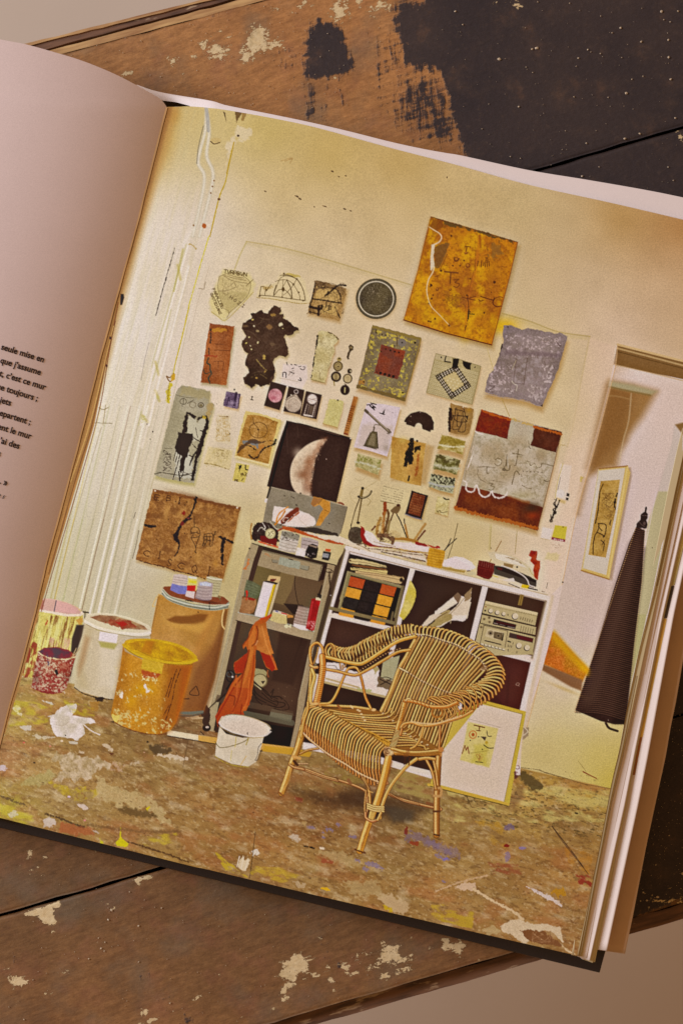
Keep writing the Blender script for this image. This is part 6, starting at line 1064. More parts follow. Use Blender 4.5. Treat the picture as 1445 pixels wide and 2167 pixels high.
# front roll coils
fr('X')
N_ = 29
for i in range(N_):
    t = i/(N_-1.)
    p0 = along('400,925 480,960 560,1000 700,1080 860,1170 1000,1250 1140,1345', t**1.02)
    q0 = along('285,1200 380,1290 500,1390 640,1510 780,1610 900,1680 1010,1740 1080,1700', t)
    k = math.sin(math.pi*min(t*1.1+.12, 1))
    lf = along('288,1080 350,1150 470,1230 600,1330 730,1440 850,1510 960,1570 1070,1590', t)
    m1 = ((p0[0]+lf[0])/2-30*(.5+t*.4), (p0[1]+lf[1])/2-52)
    m2 = lf; m3 = ((lf[0]+q0[0])/2+2, (lf[1]+q0[1])/2)
    L([(x+9, y+2) for x, y in (p0, m1, m2, m3, q0)], 14, (66,40,24), a=.9)
    cane([p0, m1, m2, m3, q0], 16, [(196,148,74),(204,162,92),(184,130,60)][(i*5) % 3])
    L([m2, m3, q0], 12, (168,86,34), a=.55, soft=2)
fr('Z'); cane('285,25 330,80 420,150 500,210 620,280 720,345 800,385 870,415 935,425', 13, (190,142,92))
for i in range(26): p_ = along('300,45 420,155 500,212 620,282 720,350 860,410', i/25.); L([(p_[0]-4,p_[1]-9),(p_[0]+6,p_[1]+7)], 7, (214,180,140))
cane('935,415 938,428 900,436 860,425', 12, (176,124,80))
# right front leg
cane('755,385 780,430 800,500 805,590', 19, (178,126,62)); cane('745,380 800,470','8' and 9,(160,110,60)); cane('775,480 765,580 765,660','12' and 12,(166,114,60)); cane('1160,238 1080,300 980,420 920,530 885,640 880,690', 24, (194,150,80)); 
cane('945,230 905,400 860,560 805,700 770,800 728,940', 52, (194,142,64)); L('970,260 930,420 885,570','12' and 13,(150,90,40), a=.7, soft=2); L('930,250 890,400 850,540','10' and 10,(226,180,100), a=.6, soft=2); L('800,740 760,850 735,935','14' and 12,(160,108,54), a=.6, jag=2); L('690,932 765,955', 12, (110,70,40), jag=2); L('870,640 855,700','30' and 20,(70,46,34), a=.8); L('795,640 785,690','18' and 14,(80,52,36), a=.8); L('830,640 815,700','34' and 30,(196,160,90))
for i in range(3): cane([(785,583+i*16),(840,603+i*16),(908,607+i*16)], 14, (204,166,104))
cane('770,650 775,690 820,715 862,705', 18, (176,114,70)); cane('862,705 888,650','16' and 16,(196,150,84)); L('790,520 800,490 825,495','8' and 9,(190,150,90))
# right front post, knot and side rail
cane('1000,190 1100,195 1200,200 1330,192', 36, (186,132,62)); L('1010,205 1200,214 1330,204','8' and 8,(120,76,40), a=.6, soft=1.5)
for i in range(4): L([(1070+i*10,170),(1062+i*10,220)], 5, (140,90,46))
L('1300,165 1350,170 1345,215','12' and 12,(196,146,90)); L('1075,225 1065,280','10' and 9,(90,60,40)); L('1110,225 1100,285','10' and 9,(100,66,40))
fr('Y'); cane('270,895 230,1050 190,1180 140,1360', 42, (190,134,62)); L('300,900 262,1060 215,1200','14' and 13,(150,92,44), a=.7, soft=2)
for i in range(14): t=i/13.; x=205-62*t; y=1190+170*t; cane([(x-26,y-8),(x+26,y+8)], 8, (210,176,110))
for i in range(9): t=i/8.; x=258-30*t; y=950+130*t; L([(x-22,y-5),(x+14,y+5)], 4, (130,84,40), a=.8)
E(105,1400,58,46,(176,130,76),jag=5,n=20); scr('60,1360 150,1360 150,1440 70,1440', 26, 8, (222,190,140), 4, 34); scr('60,1360 150,1360 150,1440 70,1440', 16, 5, (110,72,44), 6, 30)
# left side: arm loops, rails, coils
fr('X')
cane('470,912 560,905 610,855 665,745 710,640 750,560 795,540 840,548 872,600 900,700 930,840 985,960', 22, (190,136,60)); L('880,640 915,780 960,920','8' and 9,(160,90,40), a=.6, soft=1.5)
cane('525,560 650,582 790,618 860,612 980,550 1130,460 1260,385 1385,362', 26, (184,132,62)); L('870,560 1000,480 1130,395 1280,350','18' and 16,(96,64,40), a=.8, jag=3)
for i in range(16): p_ = along('880,570 1000,490 1130,405 1280,350', i/15.); E(p_[0], p_[1], 7, 5, (200,160,110))
for p in ('670,500 680,560','720,540 735,500','700,520 700,560'): cane(p, 9, (176,126,66))
def coil(c, ax, up, w=17, col=CB, ln=None):
    pass
NC = 27
for i in range(NC):
    t = i/(NC-1.)
    b_ = along('600,440 700,465 850,480 960,430 1080,360 1200,285 1330,225 1420,190', t); 
    tp = along('575,303 650,335 740,343 850,310 905,272 960,245 1040,205 1150,150 1260,118 1400,105', t)
    wd = 46*(1-t)+10
    lf = (tp[0]-wd, tp[1]+58*(1-t*.5)); rt = (tp[0]+wd*.9, tp[1]+50)
    L([(lf[0]-3, b_[1]-14+8), lf, tp, rt, (b_[0]+12, b_[1]+2)], 17, (74,46,28), a=.75)
    if t < .75: cane([(b_[0]-wd*1.2, b_[1]-14), lf, tp, rt, (b_[0]+10, b_[1])], 14, [(198,154,84),(208,172,104),(182,132,66)][i % 3])
    else: cane([(tp[0]-4, tp[1]), (tp[0]+6, tp[1]+70), (b_[0]+6, b_[1]-10)], 17, (196,150,80))
cane('545,440 525,370 545,315 585,302 615,340 625,430', 15, (186,130,60)); cane('595,440 600,360 575,310','9' and 11,(160,104,48)); 
cane('385,520 368,440 370,350 400,305 445,292 485,330 500,400 490,440', 24, (184,126,56)); cane('405,500 430,430 450,340','9' and 11,(170,120,56)); cane('370,520 400,540 440,540', 26, (196,140,80))
cane('510,430 600,452 700,478 850,505 930,485 1100,375 1260,275 1400,232 1440,222', 34, (196,148,70)); 
cane('490,430 495,560 470,720 430,900', 62, (186,124,56))
for i in range(40): t=i/39.; x=495-58*t**1.2; y=520+380*t; L([(x-30,y-4),(x+2,y+2),(x+32,y+6)], 4, [(150,86,36),(214,164,90)][i%2], a=.8)
cane('385,560 410,640 380,760 370,900', 30, (196,160,84)); L('360,900 400,915 450,910','24' and 22,(206,170,110), jag=1); L('455,900 470,940','24' and 20,(190,140,80)); cane('345,900 340,980 300,1100 275,1250', 24, (186,138,66)); 
# big rolled rim along the top and the right side of the back
fr('Y')
NB = 44
OUT = '355,110 430,125 500,130 600,140 700,160 800,195 900,240 1000,295 1100,360 1180,430 1240,500 1285,590 1285,680 1240,770 1160,850 1060,910 960,975 860,1040 760,1070 690,1085'
INN = '345,200 400,205 500,212 600,240 700,275 800,312 900,365 1000,430 1080,490 1110,545 1100,620 1050,670 980,715 900,755 840,785 760,800 700,820 600,845 540,850 500,860'
for i in range(NB):
    t = i/(NB-1.)
    o_ = along(OUT, t); n_ = along(INN, t); dx, dy = o_[0]-n_[0], o_[1]-n_[1]
    b1 = (n_[0]+dx*.45+dy*.16, n_[1]+dy*.45-dx*.16-6); b2 = (n_[0]+dx*.85+dy*.16, n_[1]+dy*.85-dx*.16-4)
    L([(n_[0]+3,n_[1]+8), (b1[0]+5,b1[1]+9), (b2[0]+5,b2[1]+9), (o_[0]+2,o_[1]+7)], 16, (76,48,28), a=.85)
    cc = [(206,172,104),(200,158,90),(188,140,72)][i % 3] if t < .8 else [(190,132,60),(176,112,50)][i % 2]
    cane([n_, b1, b2, o_], 16, cc)
    if .42 < t < .95: L([b2, o_, (o_[0]-dx*.1, o_[1]-dy*.02+10)], 11, (176,92,36), a=.5, soft=2)
for i in range(34): p_ = along('395,205 500,212 650,262 800,312 950,402 1050,472 1095,545', i/33.); E(p_[0], p_[1], 10, 8, (214,184,140), jag=1); E(p_[0]+6, p_[1]+9, 5, 5, (96,64,42))
E(1080,550,34,30,(206,180,140),a=.8,jag=4); scr('1040,520 1120,520 1110,590 1050,600', 14, 6, (120,84,50), 4, 30)
for i in range(40): p_ = along('400,1120 500,1135 600,1125 750,1085 860,1045 950,985', i/39.); E(p_[0], p_[1]+8, 8, 6, (196,152,96))
# open loops at the right arm end
for c_ in ('500,865 540,840 600,850 650,900 680,980 660,1050 600,1090','620,845 690,835 745,880 780,960 760,1030 690,1080','700,830 780,860 800,940 790,1010 730,1060','760,800 830,820 870,880 880,960 840,1010','830,775 900,790 940,860 940,930 900,990','900,740 960,760 1000,830 990,900','960,710 1030,740 1060,800 1040,860'):
    L(c_, 15, (76,46,26), a=.6); cane(c_, 12, (190,134,60))
E(600,1000,52,50,(170,116,56),w=20); E(600,1000,22,22,(120,90,56),a=.6)
cane('270,880 340,885 440,910 520,938 600,945 700,940 800,900', 34, (188,122,54)); 
for i in range(5): p_ = along('360,885 440,910 520,938', i/4.); L([(p_[0]-8,p_[1]-14),(p_[0]+4,p_[1]+16)], 6, (120,70,36))
cane('240,1175 235,1150 270,1115 350,1105 420,1130 500,1135 600,1120 720,1085 860,1040 960,985', 26, (190,134,66))
for i in range(26): p_ = along('340,1090 430,1110 520,1115 600,1110 720,1075 840,1035', i/25.); E(p_[0], p_[1], 10, 8, (216,180,130), jag=1)
cane('240,1170 225,1230','20' and 22,(180,114,52)); cane('460,1150 430,1260 380,1340 330,1370', 20, (190,138,64)); cane('630,1140 625,1260 620,1390', 22, (168,104,50)); cane('280,880 300,860 330,865','18' and 18,(206,166,110))
P('830,920 850,910 850,960 825,970', (214,200,180), jag=1)
cane('140,1370 260,1400 420,1410 640,1390', 34, (186,136,64)); L('160,1385 300,1420 640,1400', 8, (120,80,40), a=.6, soft=1.5); E(640,1380,30,26,(190,136,80),jag=2)
for i in range(4): L([(290+i*10,1375),(285+i*10,1425)], 5, (140,92,50))
done()
# --------------------------------------------------- gutter edge of the print
fr('0')
GE = [(360,200),(353,226),(284,500),(257,594),(214.5,749),(177,900),(96.5,1200),(75,1294),(42,1419),(21,1492),(9,1540),(-40,1730)]
def gx(y): return np.interp(y, [q[1] for q in GE], [q[0] for q in GE])
cv.cur = None
P([(353,226),(380,226),(350,330),(300,500),(262,640),(236,749),(212,830),(190,900),(177,900),(214,749),(257,594),(284,500)], (176,136,76), soft=10, a=.75)  # shade of the gutter put into the ink as amber, darker core next
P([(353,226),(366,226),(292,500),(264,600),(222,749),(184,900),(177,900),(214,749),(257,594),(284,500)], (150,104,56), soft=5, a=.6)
thing_on_print('printed_gutter_strip', 'narrow tan strip of folded paper along the gutter')
GF = lambda X, Y: np.stack([0*X+.66, 0*X+.50, 0*X+.30], -1)*(0.92+0.16*vnoise(X, Y, 3, 60, .26, 4))[..., None].astype(np.float32)
P([(290,480),(281,530),(263,594),(250,650),(230,749),(200,900),(112,1200),(84,1294),(45,1440),(12,1550),(0,1560),(20,1440),(70,1290),(90,1200),(170,900),(209,749),(251,594),(276,500)], GF, soft=.8)
L([(251,640),(231,749),(203,900),(115,1200),(88,1294)], 1.6, (130,80,44)); L([(241,690),(222,770),(190,900),(150,1020)], 1.8, (196,160,100)); L([(245,680),(226,760),(194,905),(165,1000),(104,1215)], 1.4, (120,76,40)); P('256,622 262,622 263,630 259,645 255,645', (64,38,22), soft=1)
L([(277,525),(257,594),(214.5,749),(177,900),(96.5,1200),(42,1419),(9,1540)], 3, (206,160,100)); E(234,715,2,3,(80,44,24)); E(226,774,1.6,3,(90,50,28))
done()
def blur(c, r):
    for ax in (0, 1):
        for _ in range(2):
            p = [(0, 0)]*3; p[ax] = (r+1, r); q = np.cumsum(np.pad(c, p, mode='edge'), axis=ax, dtype=np.float64); n = c.shape[ax]
            c = (np.take(q, range(2*r+1, 2*r+1+n), axis=ax)-np.take(q, range(0, n), axis=ax))/(2*r+1)
    return c
if 'SHARP' not in globals():
    SHARP = True
    cv.c = (cv.c+0.50*(cv.c-blur(cv.c, 1))+0.22*(cv.c-blur(cv.c, 14))).astype(np.float32)   # press sharpening of the ink
def GRADE(c):
    c = np.clip(c, 0, 1)*np.array([.955, .94, .95]); c = c+0.17*(c-0.62)
    return c
FLOOR_A = (.56, .46, .36); FLOOR_B = (.62, .515, .41)
# ======================================================================
# geometry helpers
# ======================================================================
def at(px, py, z):
    k = S*(HC-z)/HC
    return ((np.asarray(px)-722.5)*k, (1083.5-np.asarray(py))*k, z+0*np.asarray(px))
def s2l(c):
    c = np.clip(np.asarray(c, np.float64), 0, 1)
    return np.where(c <= 0.04045, c/12.92, ((c+0.055)/1.055)**2.4)
def sl(r, g, b): return tuple(float(v) for v in s2l(np.array([r, g, b])/255.))
LIGHT = np.array([0.795, 0.685, 0.655])      # what a white sheet lying flat on the book renders as (linear)
def alb(r, g, b): return tuple(float(min(v, .92)) for v in s2l(np.array([r, g, b])/255.)/LIGHT)

def new_mesh(name, V, F, mat, parent=None, smooth=False):
    me = bpy.data.meshes.new(name)
    V = np.asarray(V, np.float32)
    if isinstance(F, np.ndarray):
        n = len(F); k = F.shape[1]
        me.vertices.add(len(V)); me.vertices.foreach_set('co', V.ravel())
        me.loops.add(n*k); me.loops.foreach_set('vertex_index', F.ravel().astype(np.int32))
        me.polygons.add(n); me.polygons.foreach_set('loop_start', np.arange(0, n*k, k, dtype=np.int32))
        try: me.polygons.foreach_set('loop_total', np.full(n, k, np.int32))
        except Exception: pass
        me.update(calc_edges=True)
    else:
        me.from_pydata([tuple(map(float, v)) for v in V], [], F); me.update()
    if smooth: me.polygons.foreach_set('use_smooth', np.ones(len(me.polygons), bool))
    me.materials.append(mat)
    o = bpy.data.objects.new(name, me); sc.collection.objects.link(o)
    if parent is not None: o.parent = parent
    return o

def empty(name, loc, label, cat):
    o = bpy.data.objects.new(name, None); sc.collection.objects.link(o); o.location = loc
    o.empty_display_size = 0.05; o['label'] = label; o['category'] = cat
    return o

def coons(T, B, Lc, R, nu, nv):
    """pixel positions of a patch between four border curves"""
    def res(P, n, key=None):
        P = crv(np.array(P, float), 8); s = np.r_[0, np.cumsum(np.hypot(*np.diff(P, axis=0).T))]
        t = np.linspace(0, s[-1], n); return np.c_[np.interp(t, s, P[:, 0]), np.interp(t, s, P[:, 1])]
    T, B, Lc, R = res(T, nu), res(B, nu), res(Lc, nv), res(R, nv)
    u = np.linspace(0, 1, nu)[None, :, None]; v = np.linspace(0, 1, nv)[:, None, None]
    G_ = (1-v)*T[None]+v*B[None]+(1-u)*Lc[:, None]+u*R[:, None]-((1-u)*(1-v)*T[0]+u*(1-v)*T[-1]+(1-u)*v*B[0]+u*v*B[-1])
    return G_
def quads(nv, nu):
    i = np.arange((nv-1)*(nu-1)); r = i//(nu-1); c = i % (nu-1); a = r*nu+c
    return np.c_[a, a+nu, a+nu+1, a+1].astype(np.int64)

# ---- materials
def nodes(name):
    m = bpy.data.materials.new(name); m.use_nodes = True; nt = m.node_tree
    return m, nt, nt.nodes['Principled BSDF']
def N_(nt, t, **k):
    n = nt.nodes.new(t)
    for a, b in k.items(): setattr(n, a, b)
    return n
def mixc(nt, fac, a, b, mode='MIX'):
    n = N_(nt, 'ShaderNodeMix', data_type='RGBA', blend_type=mode)
    for sock, v in ((n.inputs[0], fac), (n.inputs[6], a), (n.inputs[7], b)):
        if hasattr(v, 'is_linked') or hasattr(v, 'links'): nt.links.new(v, sock)
        else: sock.default_value = v if not isinstance(v, tuple) else (*v[:3], 1)
    return n.outputs[2]
def noise(nt, co, scale, detail=4, rough=.55):
    n = N_(nt, 'ShaderNodeTexNoise'); n.inputs['Scale'].default_value = scale; n.inputs['Detail'].default_value = detail; n.inputs['Roughness'].default_value = rough
    nt.links.new(co, n.inputs['Vector']); return n.outputs[0]
def ramp(nt, v, lo, hi):
    n = N_(nt, 'ShaderNodeMapRange'); n.inputs[1].default_value = lo; n.inputs[2].default_value = hi; nt.links.new(v, n.inputs[0]); return n.outputs[0]
def mth(nt, op, a, b=0.0, clamp=False):
    n = N_(nt, 'ShaderNodeMath', operation=op, use_clamp=clamp)
    for i, v in enumerate((a, b)):
        if hasattr(v, 'links'): nt.links.new(v, n.inputs[i])
        else: n.inputs[i].default_value = v
    return n.outputs[0]
def bump(nt, h, strength, dist, bs):
    n = N_(nt, 'ShaderNodeBump'); n.inputs['Strength'].default_value = strength; n.inputs['Distance'].default_value = dist
    nt.links.new(h, n.inputs['Height']); nt.links.new(n.outputs[0], bs.inputs['Normal'])
def objco(nt): return N_(nt, 'ShaderNodeTexCoord').outputs['Object']
def mapped(nt, co, scale, rot=0.0):
    n = N_(nt, 'ShaderNodeMapping'); n.inputs['Scale'].default_value = scale; n.inputs['Rotation'].default_value = (0, 0, rot)
    n2 = N_(nt, 'ShaderNodeMapping'); n2.inputs['Rotation'].default_value = (0, 0, rot); n2.inputs['Scale'].default_value = (1, 1, 1)
    nt.links.new(co, n2.inputs['Vector']); n.inputs['Rotation'].default_value = (0, 0, 0); nt.links.new(n2.outputs[0], n.inputs['Vector']); return n.outputs[0]

def paper_mat(name, col, spread=.06, rough=.6, grain=.05, gs=2600.):
    m, nt, bs = nodes(name); co = objco(nt)
    a = noise(nt, co, gs, 2, .6); b = noise(nt, co, 60, 3)
    f = mth(nt, 'ADD', mth(nt, 'MULTIPLY', mth(nt, 'SUBTRACT', a, .5), grain*4), mth(nt, 'MULTIPLY', mth(nt, 'SUBTRACT', b, .5), spread))
    f = mth(nt, 'ADD', f, 1.0)
    v = N_(nt, 'ShaderNodeVectorMath', operation='SCALE'); v.inputs[0].default_value = col; nt.links.new(f, v.inputs[3])
    nt.links.new(v.outputs[0], bs.inputs['Base Color']); bs.inputs['Roughness'].default_value = rough; bs.inputs['Specular IOR Level'].default_value = .3
    return m
def print_mat():
    m, nt, bs = nodes('printed_ink'); co = objco(nt)
    at_ = N_(nt, 'ShaderNodeAttribute', attribute_name='ink')
    a = noise(nt, co, 1700, 2, .75)
    f = mth(nt, 'ADD', mth(nt, 'MULTIPLY', mth(nt, 'SUBTRACT', a, .5), .8), 1.0)
    v = N_(nt, 'ShaderNodeVectorMath', operation='SCALE'); nt.links.new(at_.outputs['Color'], v.inputs[0]); nt.links.new(f, v.inputs[3])
    nt.links.new(v.outputs[0], bs.inputs['Base Color']); bs.inputs['Roughness'].default_value = .5; bs.inputs['Specular IOR Level'].default_value = .25
    return m

# ======================================================================
# the book
# ======================================================================
book = empty('open_book', (0, 0, 0), 'open picture book showing a full page colour photograph of an artist studio', 'book')
TOP = [(353,226),(375,226),(400,225),(440,228),(480,233),(566,248),(653,266),(739,289),(826,313),(923,338),(980,353),(1118,391),(1291,429),(1445,465),(1560,492)]
BOT = [(-38,1721),(0,1730.5),(200,1781),(400,1831.5),(450,1842.5),(700,1902),(950,1960),(1220,2022)]
GUT = [(353,226),(340,277),(284,500),(257,594),(214.5,749),(177,900),(96.5,1200),(75,1294),(42,1419),(21,1492),(9,1540),(-38,1721)]
E0 = [(1560,492),(1445,945),(1424,1040),(1381,1254),(1354,1365),(1328,1487),(1311,1580),(1293,1658),(1272,1771),(1240,1926),(1220,2022)]
def gutx(y): return np.interp(y, [q[1] for q in GUT], [q[0] for q in GUT])
def zr(px, py):
    d = np.maximum((px-gutx(py))*.966, 0)
    return 0.0212+0.0030*(1-np.exp(-d/120.))+0.0032*(1-np.exp(-d/700.))-0.0004*(np.clip((d-850)/380., 0, 2))**2
def zl(px, py):
    d = np.maximum((gutx(py)-px)*.966, 0)
    return 0.0216+0.0300*(1-np.exp(-d/262.))-0.004*np.clip((d-500)/500., 0, 2)

M_INK = print_mat()
M_PAPER = paper_mat('paper', alb(216, 193, 185))
M_PAPER_L = paper_mat('left_paper', alb(209, 180, 172), grain=.09)
M_EDGE = paper_mat('page_edges', alb(190, 166, 140), grain=.12, gs=900)

NU, NV = 930, 1180
G_ = coons(TOP, BOT, GUT, E0, NU, NV)
gxp = G_[..., 0].ravel(); gyp = G_[..., 1].ravel()
gz = zr(gxp, gyp)
V = np.stack(at(gxp, gyp, gz), 1)
# ink colours sampled from the painted sheet
def samp(x, y):
    u = np.clip(x-PX0, 0, PW-2.01); v = np.clip(y-PY0, 0, PH-2.01); iu = u.astype(int); iv = v.astype(int); fu = (u-iu)[:, None]; fv = (v-iv)[:, None]
    c = cv.c
    return (c[iv, iu]*(1-fu)+c[iv, iu+1]*fu)*(1-fv)+(c[iv+1, iu]*(1-fu)+c[iv+1, iu+1]*fu)*fv
INK = GRADE(samp(gxp, gyp))
INK = np.clip(s2l(INK)/LIGHT, 0.004, .9)
Fq = quads(NV, NU)
cx = gxp[Fq].mean(1); cy = gyp[Fq].mean(1)
fid = cv.id[np.clip((cy-PY0).round().astype(int), 0, PH-1), np.clip((cx-PX0).round().astype(int), 0, PW-1)]

right_page = None
Gc = coons(TOP, BOT, GUT, E0, 90, 110); px, py = Gc[..., 0].ravel(), Gc[..., 1].ravel()
Vp = np.stack(at(px, py, zr(px, py)-0.0003), 1)
right_page = new_mesh('right_page', Vp, quads(110, 90), M_PAPER, book, True)
names = [('printed_wall', 'pale plaster studio wall printed behind everything')]+cv.names
for k, (nm, lb) in enumerate(names):
    sel = fid == k
    if sel.sum() < 6: print('few faces', nm, lb, int(sel.sum())); 
    if sel.sum() == 0: continue
    f = Fq[sel]; uq, inv = np.unique(f, return_inverse=True)
    o = new_mesh(nm, V[uq], inv.reshape(f.shape), M_INK, right_page, True)
    ca = o.data.color_attributes.new('ink', 'FLOAT_COLOR', 'POINT')
    ca.data.foreach_set('color', np.c_[INK[uq], np.ones(len(uq))].astype(np.float32).ravel())
    if lb: o['label'] = lb

def block(name, T, B, Lc, R, zf, zb, nu, nv, inset, mat):
    g = coons(T, B, Lc, R, nu, nv); c = g.mean((0, 1)); 
    d = c-g; g = g+d/np.linalg.norm(d, axis=-1, keepdims=True)*inset
    px, py = g[..., 0].ravel(), g[..., 1].ravel()
    Vt = np.stack(at(px, py, zf(px, py)), 1)
    Vb = Vt.copy(); Vb[:, 2] = zb
    n = len(Vt); Q = quads(nv, nu); F = [tuple(q) for q in Q]+[tuple(q[::-1]+n) for q in Q]
    ring = [i for i in range(nu)]+[r*nu+nu-1 for r in range(1, nv)]+[(nv-1)*nu+i for i in range(nu-2, -1, -1)]+[r*nu for r in range(nv-2, 0, -1)]
    for i in range(len(ring)): a, b = ring[i], ring[(i+1) % len(ring)]; F.append((a, b, b+n, a+n))
    return new_mesh(name, np.vstack([Vt, Vb]), F, mat, book)
block('page_block', TOP, BOT, GUT, E0, lambda x, y: zr(x, y)-0.0010, 0.0042, 40, 50, 7, M_EDGE)

# left page
TL = [(353,226),(339,209),(298,185),(242,156),(173,128),(104,107),(52,93),(0,83),(-200,42),(-400,0),(-640,-50)]
BL = [(-38,1721),(-200,1683),(-500,1610),(-1040,1480)]
LL = [(-640,-50),(-840,700),(-1040,1480)]
g = coons(TL, BL, GUT, LL, 120, 160); px, py = g[..., 0].ravel(), g[..., 1].ravel()
left_page = new_mesh('left_page', np.stack(at(px, py, zl(px, py)), 1), quads(160, 120)[:, ::-1], M_PAPER_L, book, True)
block('page_block', TL, BL, GUT, LL, lambda x, y: zl(x, y)-0.0010, 0.0042, 40, 50, 7, M_EDGE)

ys_ = np.linspace(227, 1719, 200); R_g = np.random.RandomState(4); wj = np.interp(ys_, np.linspace(227, 1719, 40), R_g.rand(40)*1.2)
V = []
for y_, w_ in zip(ys_, wj):
    for dx in (-1.6, 1.4+w_): V.append([float(q) for q in at(gutx(y_)+dx, y_, .0216+(0.0002 if dx < 0 else 0))])
o = new_mesh('folded_edge', np.array(V), np.array([[2*i, 2*i+2, 2*i+3, 2*i+1] for i in range(199)]), paper_mat('fold', alb(206, 160, 110), spread=.5), book)
# the text on the left page
M_TXT, nt_, bs_ = nodes('black_ink'); bs_.inputs['Base Color'].default_value = (*sl(42, 24, 22), 1); bs_.inputs['Roughness'].default_value = .5
TXL = [("seule mise en", 92.5, 767), ("que j\u2019assume", 86, 794), ("nt, c\u2019est ce mur", 96.5, 825.5), ("ue toujours ;", 79, 849), ("jets", 22.8, 858.8),
       ("epartent ;", 64, 899), ("ent le mur", 66, 929.5), ("\u2019ai des", 40.7, 950), ("s", 0.6, 966), (". \u00bb", 15.5, 1028)]
tv, tf = [], []
def addtext(s, xr, yb, em, sx, bold, ang, shear=0.0):
    cu = bpy.data.curves.new('t', 'FONT'); cu.body = s; cu.size = 1.0; cu.offset = bold; cu.shear = shear; cu.resolution_u = 4
    if shear: cu.space_character = 1.5
    ob = bpy.data.objects.new('t', cu); sc.collection.objects.link(ob); bpy.context.view_layer.update()
    me = ob.evaluated_get(bpy.context.evaluated_depsgraph_get()).to_mesh()
    vs = np.array([tuple(v.co) for v in me.vertices])
    if len(vs):
        xm = vs[:, 0].max(); c, s_ = math.cos(ang), math.sin(ang)
        u = (vs[:, 0]-xm)*em*sx; v = -vs[:, 1]*em
        X = xr+u*c-v*s_; Y = yb+u*s_+v*c
        b = len(tv); P3 = np.stack(at(X, Y, zl(X, Y)+0.00018), 1)
        tv.extend(P3.tolist()); tf.extend([tuple(b+i for i in p.vertices) for p in me.polygons])
    ob.to_mesh_clear(); bpy.data.objects.remove(ob); bpy.data.curves.remove(cu)
for s_, x_, y_ in TXL: addtext(s_, x_, y_, 18.5, 0.945, 0.027, math.radians(17.2))
addtext("es", 10.5, 1056, 15, 1.0, 0.0, math.radians(17.2), 0.35)
new_mesh('printed_text', tv, tf, M_TXT, left_page)

# fanned sheets at the fore edge, from the top sheet downwards
def ed(L_): return lambda y: np.interp(y, [q[0] for q in L_], [q[1] for q in L_])
EG = [lambda y: np.interp(y, [q[1] for q in E0], [q[0] for q in E0]),
      ed([(480,1576),(945,1463),(1300,1384),(1600,1319),(1700,1294),(2026,1234)]),
      ed([(480,1580),(945,1467),(1300,1388),(1600,1326),(1700,1301),(2028,1238)]),
      ed([(480,1596),(945,1482),(1300,1402),(1600,1341),(1700,1322),(2033,1247)]),
      ed([(480,1600),(945,1486),(1300,1405.5),(1600,1344.5),(1700,1326),(2038,1254)]),
      ed([(480,1632),(945,1512),(1195,1448),(1300,1425),(1600,1370),(1700,1350),(2012,1283)]),
      ed([(480,1665),(1200,1488),(1393,1445),(1487,1429),(1539,1418),(1599,1408),(1672,1392),(1788,1367),(1940,1338),(2018,1321.5)])]
M_S1 = paper_mat('sheet_shaded', alb(164, 138, 102)); M_S2 = paper_mat('sheet_pink', alb(216, 190, 178)); M_S3 = paper_mat('sheet_tan', alb(190, 164, 124))  # brown one: page curving away, its shade put into the paper colour
M_FL = paper_mat('flap_brown', alb(190, 150, 118), spread=.3, rough=.45)
def sheet(name, k, z0, z1, curl, y1a, y1b, mat, back=18, lab=None):
    nv, nu = 90, 14; V = []
    for j in range(nv):
        for i in range(nu):
            t = i/(nu-1.)
            ytop = 488.; yb = y1a+(y1b-y1a)*t; y = ytop+(yb-ytop)*j/(nv-1.)
            xa = EG[k-1](min(y, 2022))-back; xb = EG[k](y); x = xa+(xb-xa)*t
            z = z0+(z1-z0)*t+curl*(t**2)+0.0003*math.sin(y/170.+k)
            V.append(at(x, y, z))
    o = new_mesh(name, np.array([[float(q) for q in v] for v in V]), quads(nv, nu), mat, book, True)
    so = o.modifiers.new('thickness', 'SOLIDIFY'); so.thickness = 0.00025; so.offset = -1
    if lab: o['label'] = lab
    return o
def mid_edge(a, b, f): return lambda y: EG[a](y)*(1-f)+EG[b](y)*f
def thin(a, b, f, z, y1, mat, back=12):
    EG.append(mid_edge(a, b, max(f-.3, 0))); EG.append(mid_edge(a, b, f)); sheet('page', len(EG)-1, z, z-.0001, 0.0, y1-1, y1, mat, back)
thin(0, 1, .22, .02625, 2022, M_S3); thin(0, 1, .55, .0260, 2023, M_S1); thin(0, 1, .8, .02555, 2024, M_S3)
thin(2, 3, .25, .02465, 2028, M_S2); thin(2, 3, .5, .02440, 2030, M_S2); thin(2, 3, .78, .02420, 2031, M_S2); thin(4, 5, .14, .0231, 2036, M_S3)
sheet('page', 1, .0258, .0250, -.0010, 2018, 2025, M_S1)
sheet('page', 2, .0250, .0247, -.0003, 2022, 2027, M_S2)
sheet('page', 3, .0239, .0239, .0009, 2024, 2033, M_S2)
sheet('page', 4, .0236, .0235, 0, 2030, 2038, M_S3)
sheet('page', 5, .0222, .0224, .0018, 2005, 2012, M_S2, back=26)
def tab(y0, y1, w0, w1, col, nm='page_picture'):
    V = []; n = 30
    for j in range(n):
        y = y0+(y1-y0)*j/(n-1.); x = EG[4](y); 
        for q in (w0, w1): V.append([float(v) for v in at(x+q, y, .0234)])
    new_mesh(nm, np.array(V), quads(n, 2), paper_mat('picture_sliver', alb(*col), spread=1.2), book)
tab(1310, 1560, .5, 6.5, (196,150,70)); tab(1560, 1640, .5, 5.5, (150,90,40)); tab(1240, 1308, .5, 6.5, (70,54,44)); tab(1000, 1238, .5, 6.5, (196,170,110))
sheet('jacket_flap', 6, .0160, .0178, .0008, 2008, 2018.5, M_FL, back=34, lab='brown jacket flap sticking out past the pages')

